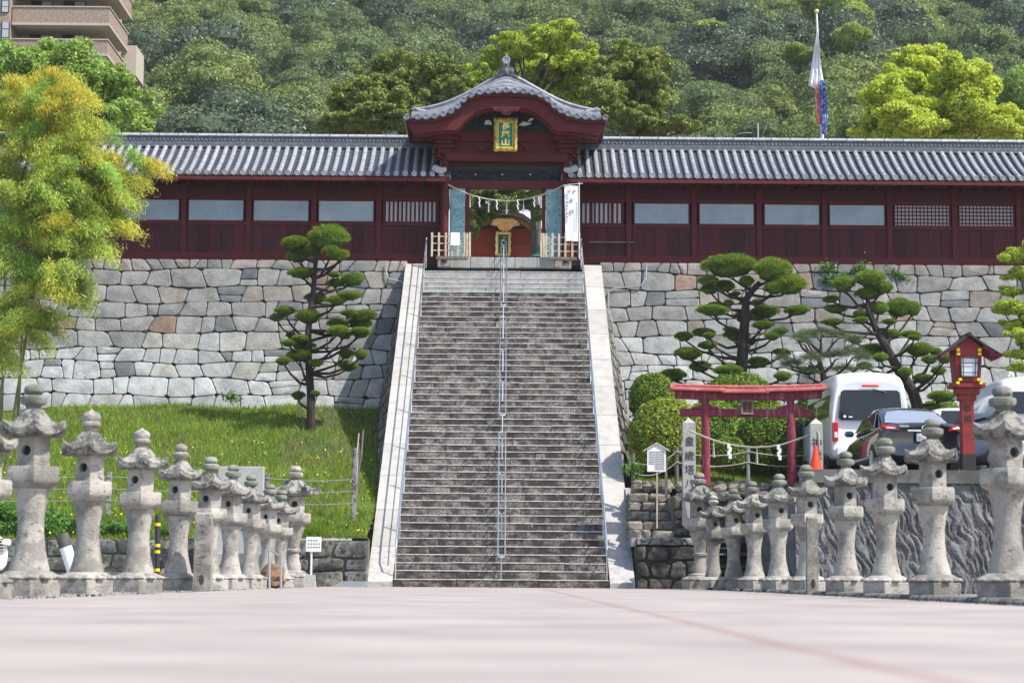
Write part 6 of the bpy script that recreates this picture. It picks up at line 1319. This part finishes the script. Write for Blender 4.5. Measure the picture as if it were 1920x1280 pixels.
n = 900; i_ = g.integers(0, len(p), n); q = p[i_] + np.array([0, 0, .17]) + g.normal(size=(n, 3)) * .02; q = q[(q[:, 1] < 56)]; lv = leaf_verts(q, np.tile([0, -.4, 1.0], (len(q), 1)), .05, .9, .5, g)
o = link('wildflowers', fast_mesh('wildflowers', lv.reshape(-1, 3), 4, [M['flower']])); o['label'] = 'tiny yellow wildflowers dotted through the bank grass'; o['category'] = 'flowers'; o['kind'] = 'stuff'
n = 6000; x = -9.2 + 3 * g.random(n) ** 1; x = g.uniform(-6.6, -3.4, n); y = 46.5 + .5 * g.random(n); pz = np.array([zl(a, b) for a, b in zip(x, y)]); p = np.stack([x, y, pz], 1); k2 = (x > -6.2) & (x < -4.2); p = p[k2]
v = needle_verts(p, np.tile([0, -.6, .8], (len(p), 1)), .34, .026, g, .5); o = link('tufted_grass', fast_mesh('tufted_grass', v.reshape(-1, 3), 3, [M['grass']])); o['label'] = 'thick tuft of long bright grass hanging over the low wall'; o['category'] = 'grass'; o['kind'] = 'stuff'
n = 9000; x = g.uniform(3.3, 7.4, n); y = g.uniform(49.4, 52, n); p = np.stack([x, y, np.array([zr(a, b) for a, b in zip(x, y)])], 1); v = needle_verts(p, np.tile([0, 0, 1.0], (len(p), 1)), .10, .02, g, .5)
o = link('terrace_grass', fast_mesh('terrace_grass', v.reshape(-1, 3), 3, [M['grass']])); o['label'] = 'thin grass on the garden terrace'; o['category'] = 'grass'; o['kind'] = 'stuff'
# loose gravel near the lanterns
n = 16000; s_ = np.where(g.random(n) < .5, -1, 1); x = np.where(s_ < 0, -4.05 - g.random(n) * 3.2, 4.4 + g.random(n) * 1.2); y = 14 + 32 * g.random(n); r = g.uniform(.008, .024, n)[:, None]
p = np.stack([x, y, np.full(n, -.025)], 1); d1 = unit(g.normal(size=(n, 3)) * [1, 1, .2]); d2 = np.cross(d1, [0, 0, 1.0]); tp = p + np.array([0, 0, 1]) * r * 1.1
t4 = [np.stack([a, b, c], 1) for a, b, c in ((p + d1 * r, p + d2 * r, tp), (p + d2 * r, p - d1 * r, tp), (p - d1 * r, p - d2 * r, tp), (p - d2 * r, p + d1 * r, tp))]
o = link('loose_gravel', fast_mesh('loose_gravel', np.concatenate(t4).reshape(-1, 3), 3, [M['gravel']])); o['kind'] = 'stuff'; o['label'] = 'loose gravel along both sides of the road'; o['category'] = 'gravel'

# ---------------------------------------------------------------- bamboo
def frond(seed):
    g = np.random.default_rng(seed); out = []
    for k in range(15):
        a = g.uniform(-1.0, 1.0); L_ = g.uniform(.5, 1.0); ts = np.linspace(.1, 1, 34)
        px_ = L_ * ts * math.cos(a * .8); py_ = L_ * ts * math.sin(a) * .6; pz_ = .25 * ts - .75 * L_ * ts ** 2.2 + g.uniform(-.12, .12)
        base = np.stack([px_, py_, pz_], 1).repeat(2, 0) + g.normal(size=(68, 3)) * .075; td = np.tile([.35 * math.cos(a), .35 * math.sin(a), -1.0], (68, 1)) + g.normal(size=(68, 3)) * .5
        out.append(leaf_verts(base, np.tile([0, -.6, .8], (68, 1)), .135, .14, .7, g, 0, td))
    return fast_mesh('frond', np.concatenate(out).reshape(-1, 3), 4, [M['leaf_bamboo']])
fr = [frond(600 + k) for k in range(5)]
bm = thing('bamboo_grove', 'tall drooping yellow green bamboo clump filling the left picture edge', 'bamboo', P(20, 860, 50).to_tuple()); g = np.random.default_rng(33); offb = origin(bm)
clus = [((45, 190, 42, 30), 1, 11), ((120, 190, 50, 34), 1, 15), ((15, 225, 35, 45), .45, 14), ((85, 240, 80, 50), .5, 26), ((155, 260, 55, 40), .6, 14), ((130, 300, 70, 40), .5, 18), ((240, 335, 52, 36), .8, 18), ((165, 345, 70, 45), .3, 22), ((60, 330, 75, 60), .3, 24), ((20, 410, 50, 70), .12, 20), ((100, 420, 70, 60), .15, 22), ((185, 395, 50, 50), .5, 16), ((205, 440, 24, 40), .7, 8), ((150, 470, 40, 45), .4, 12), ((50, 500, 60, 55), .2, 18), ((120, 540, 40, 45), .35, 12), ((40, 580, 45, 45), .3, 12), ((20, 650, 36, 45), .5, 10), ((80, 630, 30, 40), .4, 6), ((100, 585, 30, 30), .4, 5)]
nf = 0
for (cx_, cy_, rx, ry), yel, cnt in clus:
    for k in range(int(cnt * .98)):
        a = g.uniform(0, 6.28); t = math.sqrt(g.random()) * 1.05; Y = 50 + g.uniform(-1.6, 1.6); p = P(cx_ - 22 + rx * t * math.cos(a), cy_ - 12 + ry * t * math.sin(a), Y)
        s_ = g.uniform(.78, 1.2); up_ = max(0, min(1, yel + (-.35 * math.sin(a) * t) + g.uniform(-.13, .13)))
        up_ *= .85; c = (.52 + .24 * up_, .68 - .06 * up_, .17 - .08 * up_) if g.random() > .08 else (.40, .58, .13)
        q = link('frond', fr[int(g.integers(5))], bm, c); q.location = p - offb; q.scale = (s_, s_, s_ * g.uniform(.8, 1.1)); q.rotation_euler = (g.uniform(-.25, .25), g.uniform(-.3, .3), (0 if g.random() < .72 else math.pi) + g.uniform(-.9, .9)); nf += 1
for k, pts in enumerate(([(-40, 900), (-20, 650), (10, 420), (45, 320), (75, 240), (110, 180), (150, 170)], [(-20, 900), (20, 600), (60, 420), (120, 330), (190, 310), (250, 330)], [(0, 900), (10, 500), (10, 300), (40, 200), (80, 170)], [(10, 880), (60, 560), (100, 440), (150, 390), (200, 400)], [(0, 480), (5, 440), (38, 330), (42, 320)], [(30, 860), (45, 560), (75, 520), (100, 500)])):
    Y = 50.4 + .3 * k; mb = MB(); q = [P(x, y, Y) - offb for x, y in pts]; n = len(q); mb.tube(q, [.045 - .036 * i / (n - 1) for i in range(n)], 7); mb.build('culm', M['culm'], bm, local=True, smooth=True)
print('fronds', nf)

# ================================================================ VEHICLES
def loft(stations, name, m, parent, smooth='all', sub=1):
    """stations along y: list of half cross sections [(x, z), ...] from bottom to the top centre, mirrored"""
    mb = MB(); rs = []
    for y, half in stations: rs.append([(x, y, z) for x, z in half] + [(-x, y, z) for x, z in half[::-1]])
    mb.rings(rs, True, True); o = mb.build(name, m, parent, local=True, smooth=smooth)
    if sub: md = o.modifiers.new('round', 'SUBSURF'); md.levels = sub; md.render_levels = sub
    return o
def wheel(parent, x, y, r=.33, w=.2):
    mb = MB(); mb.tube([(x - w / 2, y, r), (x + w / 2, y, r)], r, 20); t = mb.build('wheel', M['black'], parent, local=True, smooth=True)
    s_ = 1 if x > 0 else -1; mb = MB(); mb.tube([(x + s_ * w / 2, y, r), (x + s_ * (w / 2 + .012), y, r)], r * .62, 14); mb.build('rim', M['chrome'], t, local=True)
def plate(parent, x, y, z, txt, w=.33, h=.165, face=-1):
    mb = MB(); mb.cbox((x, y, z), (w, .012, h), .004); p = mb.build('number_plate', M['white_paint'], parent, local=True)
    t = link('plate_number', text_mesh('plate_number', txt, .10, M['ink'], .001), p); t.location = (x, y - .009, z - .02); t.rotation_euler = (R(90), 0, 0)
def panel(parent, name, m, pts, y=None):
    mb = MB(); mb._a(pts, [tuple(range(len(pts)))]); return mb.build(name, m, parent, local=True)
# white high roofed van, seen from behind
vx = (P(1556, 800, 46.8).x + P(1709, 800, 46.8).x) / 2; van = thing('white_van', 'white high roofed van parked with its tinted rear window towards the road', 'van', (vx, 46.8, deck_z(46.8)), R(1.5))
hw = .93
def vsec(z0, zb_, zt, w=hw, tw=.80): return [(w * .93, z0), (w, z0 + .12), (w, zb_), (w * .985, zb_ + .25), (tw + .045, zt - .28), (tw - .02, zt - .08), (tw * .72, zt - .005), (0, zt + .02)]
loft([(0.06, vsec(.32, 1.15, 2.10, hw * .95, .72)), (.0, vsec(.38, 1.1, 2.12, hw * .97, .76)), (.05, vsec(.28, 1.15, 2.30)), (.30, vsec(.26, 1.15, 2.42)), (2.5, vsec(.26, 1.15, 2.44)), (3.6, vsec(.26, 1.15, 2.36)), (4.2, vsec(.28, 1.1, 1.75, hw, .76)), (4.6, vsec(.30, .8, 1.15, hw, .82)), (4.72, vsec(.4, .7, .95, hw * .9, .78))], 'body', M['car_white'], van, sub=1)
zt, zb_ = 1.93, 1.27
panel(van, 'rear_window', M['glass_dark'], [(-.76, -.032, zb_), (-.70, -.034, zb_ - .05), (.70, -.034, zb_ - .05), (.76, -.032, zb_), (.70, -.008, zt - .05), (.63, -.004, zt), (-.63, -.004, zt), (-.70, -.008, zt - .05)])
mb = MB(); mb.cbox((0, -.01, 2.03), (.40, .05, .05), .01); mb.build('brake_light', M['tail'], van, local=True)
mb = MB(); mb.tube([(.05, -.04, 1.95), (.28, -.05, 1.90)], .012, 6); mb.tube([(.28, -.05, 1.90), (.36, -.05, 1.86)], .022, 6); mb.build('wiper', M['black'], van, local=True)
for s_ in (-1, 1):
    mb = MB(); mb.cbox((s_ * .845, -.015, .93), (.13, .12, .46), .02); t = mb.build('tail_light', M['tail'], van, local=True); mb = MB(); mb.cbox((s_ * .84, -.08, .86), (.08, .012, .13), .004); mb.build('lens', M['lampglass'], t, local=True)
    pts = [(s_ * (hw + .004), y, z) for y, z in ((.35, 1.32), (2.0, 1.32), (2.0, 1.85), (.40, 1.85))]; pts = [(s_ * (hw + .006 - .10 * (p[2] - 1.2)), p[1], p[2]) for p in pts]; panel(van, 'side_window', M['glass_dark'], pts[::s_])
    pts = [(s_ * (hw + .006 - .10 * (z - 1.2)), y, z) for y, z in ((2.1, 1.32), (3.7, 1.32), (3.4, 1.85), (2.1, 1.85))]; panel(van, 'side_window', M['glass_dark'], pts[::s_])
    for y in (.95, 3.6): wheel(van, s_ * .80, y)
    mb = MB(); mb.cbox((s_ * 1.05, 3.6, 1.25), (.14, .10, .30), .03); mb.build('wing_mirror', M['black'], van, local=True)
mb = MB(); mb.tube([(-.72, .1, 2.05), (-.72, -.1, 2.05)], .012, 6); mb.cbox((-.72, -.12, 2.02), (.15, .04, .10), .01)
mb = MB(); mb.cbox((0, -.05, .48), (1.7, .14, .22), .04); mb.build('bumper', M['car_white'], van, local=True); plate(van, -.0, -.045, .86, '・・82')
mb = MB(); mb.tube([(-.62, -.042, zb_ + .03), (-.62, -.046, zb_ + .03)], .035, 14); mb.cbox((-.48, -.042, zb_ + .02), (.09, .006, .03)); mb.build('window_sticker', M['white_paint'], van, local=True)
# black sedan
sx = (P(1652, 800, 41.3).x + P(1812, 800, 41.3).x) / 2; car = thing('black_sedan', 'glossy black sedan parked behind the right lanterns with its boot to the road', 'car', (sx, 41.3, deck_z(41.3)), R(1.0))
W = .90
def ssec(z0, zm, zt, w=W, tw=.74): return [(w * .90, z0), (w * .985, z0 + .14), (w, zm), (w * .985, zt - .10), (tw + .06, zt - .015), (tw * .6, zt + .02), (0, zt + .03)]
loft([(.10, ssec(.42, .62, .86, .76, .60)), (.0, ssec(.34, .6, .95, .84, .66)), (.06, ssec(.26, .6, 1.02, .885, .70)), (.30, ssec(.22, .6, 1.04)), (.85, ssec(.2, .6, 1.02)), (1.6, ssec(.2, .6, .98)), (3.2, ssec(.2, .6, .95)), (3.9, ssec(.22, .55, .88)), (4.5, ssec(.28, .5, .72, .86, .66)), (4.75, ssec(.38, .5, .62, .74, .5))], 'body', M['car_black'], car)
def gsec(zt, w0=.80, w1=.60): return [(w0, .90), (w0 - .01, .98), (w1 + .07, zt - .08), (w1 - .03, zt - .015), (w1 * .5, zt + .01), (0, zt + .015)]
loft([(.62, gsec(1.03, .72, .62)), (.95, gsec(1.18, .76, .60)), (1.35, gsec(1.37, .79, .58)), (1.75, gsec(1.49)), (2.3, gsec(1.52)), (2.9, gsec(1.44)), (3.5, gsec(1.15, .78, .64)), (3.75, gsec(.99, .72, .66))], 'cabin_roof', M['car_black'], car)
panel(car, 'rear_window', mat('rear glass with painted sky sheen', (.26, .29, .36), .05, spec=1, coat=1), [(-.66, .70, 1.085), (-.3, .655, 1.075), (.3, .655, 1.075), (.66, .70, 1.085), (.60, 1.02, 1.24), (.50, 1.27, 1.365), (.25, 1.27, 1.395), (-.25, 1.27, 1.395), (-.50, 1.27, 1.365), (-.60, 1.02, 1.24)])  # light blue-grey base paints the sky's reflection into the glass
for s_ in (-1, 1):
    pts = [(s_ * .797, 1.15, 1.04), (s_ * .80, 3.2, 1.04), (s_ * .665, 2.75, 1.38), (s_ * .665, 1.55, 1.36)]; panel(car, 'side_window', M['glass_dark'], pts[::s_])
    mb = MB(); pts2 = [Vector(p) * 1.0 for p in pts]; mb.tube(pts2 + [pts2[0]], .010, 5); mb.build('window_trim', M['chrome'], car, local=True)
    mb = MB(); mb._a([(s_ * .50, -.052, .87), (s_ * .80, -.012, .89), (s_ * .90, .20, .96), (s_ * .90, .38, 1.0), (s_ * .84, .12, 1.0), (s_ * .60, -.030, .97)], [tuple(range(6))[::-s_]]); t = mb.build('tail_light', M['tail'], car, local=True)
    mb = MB(); mb._a([(s_ * .60, -.048, .90), (s_ * .78, -.028, .915), (s_ * .78, -.022, .94), (s_ * .60, -.04, .93)], [(0, 1, 2, 3)[::-s_]]); mb.build('lens', M['lampglass'], t, local=True)
    for y in (.95, 3.75): wheel(car, s_ * .80, y, .32)
    mb = MB(); mb.cbox((s_ * .98, 3.0, 1.0), (.20, .12, .13), .04); mb.build('wing_mirror', M['car_black'], car, local=True)
    mb = MB(); mb.cbox((s_ * .905, 2.2, .86), (.02, .16, .02), .004); mb.build('door_handle', M['chrome'], car, local=True)
mb = MB(); mb.cbox((0, -.035, .865), (.70, .04, .04), .012); mb.build('chrome_strip', M['chrome'], car, local=True); plate(car, 0, -.045, .72, '・・29')
mb = MB(); mb.rings([[(.055 * math.cos(t), -.045, .93 + .04 * math.sin(t)) for t in np.linspace(0, 2 * math.pi, 16, endpoint=False)], [(.055 * math.cos(t), -.060, .93 + .04 * math.sin(t)) for t in np.linspace(0, 2 * math.pi, 16, endpoint=False)], [(.04 * math.cos(t), -.060, .93 + .028 * math.sin(t)) for t in np.linspace(0, 2 * math.pi, 16, endpoint=False)]]); mb.build('round_badge', M['chrome'], car, local=True)
t = link('boot_lettering', text_mesh('boot_lettering', 'TEANA', .065, M['chrome'], .003), car); t.location = (-.42, -.040, .955); t.rotation_euler = (R(90), 0, 0)
t = link('boot_lettering', text_mesh('boot_lettering', 'XE', .06, M['chrome'], .003), car); t.location = (.45, -.040, .955); t.rotation_euler = (R(90), 0, 0)
# white hatchback behind
c = P(1815, 850, 44.6); hb = thing('white_hatchback', 'white hatchback partly hidden behind the red lamp post and black sedan', 'car', (c.x, 44.6, deck_z(44.6)), R(-2)); W = .82
loft([(.06, ssec(.4, .6, .98, .74, .6)), (0, ssec(.34, .6, 1.02, .79, .66)), (.08, ssec(.24, .6, 1.05, W, .7)), (1.0, ssec(.2, .6, 1.02, W, .72)), (2.6, ssec(.2, .6, .98, W, .72)), (3.3, ssec(.24, .55, .86, W, .7)), (3.7, ssec(.36, .5, .66, .7, .5))], 'body', M['car_white'], hb)
loft([(.12, gsec(1.06, .72, .66)), (.34, gsec(1.42, .74, .60)), (.7, gsec(1.53, .76, .60)), (1.6, gsec(1.54, .76, .60)), (2.2, gsec(1.42, .76, .62)), (2.8, gsec(1.06, .72, .68))], 'cabin_roof', M['car_white'], hb)
panel(hb, 'rear_window', M['glass_dark'], [(-.60, .10, 1.10), (.60, .10, 1.10), (.52, .30, 1.42), (-.52, .30, 1.42)])
for s_ in (-1, 1):
    mb = MB(); mb.cbox((s_ * .70, .0, 1.0), (.15, .12, .22), .03); mb.build('tail_light', M['tail'], hb, local=True)
    for y in (.7, 3.0): wheel(hb, s_ * .74, y, .29)
mb = MB(); mb.cbox((0, .0, .36), (1.5, .12, .26), .04); mb.build('bumper', M['car_white'], hb, local=True); plate(hb, 0, -.07, .62, '・・15')
# white kei van, right picture edge, seen from behind on its left side
c = P(1845, 760, 43.4); kv = thing('white_microvan', 'white microvan cut off by the right picture edge behind the largest lantern', 'van', (c.x + .76, 42.2, deck_z(42.2)), R(2)); kv.scale = (1.04, 1, 1.07); hw = .74
loft([(.04, vsec(.4, 1.1, 1.74, .70, .6)), (0, vsec(.36, 1.1, 1.78, .72, .62)), (.06, vsec(.28, 1.1, 1.90, hw, .64)), (.3, vsec(.26, 1.1, 1.96, hw, .64)), (2.2, vsec(.26, 1.1, 1.96, hw, .64)), (2.8, vsec(.26, 1.05, 1.7, hw, .62)), (3.2, vsec(.3, .9, 1.1, hw, .66)), (3.3, vsec(.4, .7, .9, .68, .6))], 'body', M['car_white'], kv)
panel(kv, 'rear_window', M['glass_dark'], [(-.50, -.03, 1.18), (.50, -.03, 1.18), (.47, .0, 1.62), (-.42, .0, 1.62)])
for s_ in (-1, 1):
    pts = [(s_ * (hw + .008 - .16 * (z - 1.1)), y, z) for y, z in ((.5, 1.12), (2.6, 1.12), (2.3, 1.62), (.5, 1.62))]; panel(kv, 'side_window', M['glass_dark'], pts[::s_])
    for y in (.6, 2.7): wheel(kv, s_ * .66, y, .27)
    mb = MB(); mb.cbox((s_ * .86, 2.3, 1.05), (.16, .1, .30), .03); mb.build('wing_mirror', M['black'], kv, local=True)
    mb = MB(); mb.cbox((s_ * .66, -.0, .86), (.10, .1, .34), .02); mb.build('tail_light', M['tail'], kv, local=True)
mb = MB(); mb.tube([(-.35, .5, 1.97), (-.33, .5, 2.05), (-.28, .5, 2.05), (-.26, .5, 1.97)], .018, 6); mb.build('roof_hook', M['white_paint'], kv, local=True); plate(kv, .0, -.05, .7, '・・36')
# white car at the left edge, facing the road
c = P(21, 1050, 33); wc = thing('white_car', 'white car nosing in at the left picture edge with a dark grille', 'car', (c.x - .80, 32.7, 0), R(24)); W = .86
loft([(.12, ssec(.3, .5, .62, .70, .5)), (.0, ssec(.24, .5, .74, .80, .6)), (.14, ssec(.2, .55, .86, .85, .66)), (.9, ssec(.2, .6, .96, W, .7)), (1.5, ssec(.2, .6, 1.0, W, .72)), (3.6, ssec(.2, .6, 1.02, W, .7)), (4.3, ssec(.3, .6, .95, .8, .6))], 'body', M['car_white'], wc)
loft([(1.2, gsec(1.04, .74, .66)), (1.9, gsec(1.42, .76, .6)), (2.6, gsec(1.5)), (3.4, gsec(1.42)), (4.1, gsec(1.06, .72, .62))], 'cabin_roof', M['glass_dark'], wc)
mb = MB(); mb.box(.28, .72, -.03, .02, .60, .80); gr_ = mb.build('grille', M['black'], wc, local=True)
for k in range(4): mb = MB(); mb.box(.27, .73, -.045, -.03, .615 + k * .05, .63 + k * .05); mb.build('grille_bar', M['chrome'], gr_, local=True)
mb = MB(); mb.rings([[(.50 + rr * math.cos(t), -.052, .70 + rr * .75 * math.sin(t)) for t in np.linspace(0, 2 * math.pi, 14, endpoint=False)] for rr in (.09, .065)]); mb.build('badge', M['chrome'], gr_, local=True)
mb = MB(); mb.cbox((.76, .06, .74), (.18, .2, .12), .03); mb.build('headlight', M['lampglass'], wc, local=True)
mb = MB(); mb.box(.30, .66, -.02, .02, .28, .38); mb.build('lower_intake', M['black'], wc, local=True); plate(wc, .50, -.04, .47, '・・46')
for s_ in (-1, 1):
    for y in (.85, 3.5): wheel(wc, s_ * .78, y, .3)

# ================================================================ HAZE
mb = MB(); mb.box(-330, 330, -70, 530, -1.2, 230); hz = mb.build('haze', bpy.data.materials.new('pale air')); hz['kind'] = 'stuff'; hz['label'] = 'thin pale summer haze over the whole place'; hz['category'] = 'haze'
hm = hz.data.materials[0]; hm.use_nodes = True; hm.node_tree.nodes.clear(); ho = hm.node_tree.nodes.new('ShaderNodeOutputMaterial'); hv = hm.node_tree.nodes.new('ShaderNodeVolumePrincipled')
hv.inputs['Density'].default_value = .0002; hv.inputs['Color'].default_value = (.90, .95, 1, 1); hm.node_tree.links.new(hv.outputs[0], ho.inputs['Volume'])
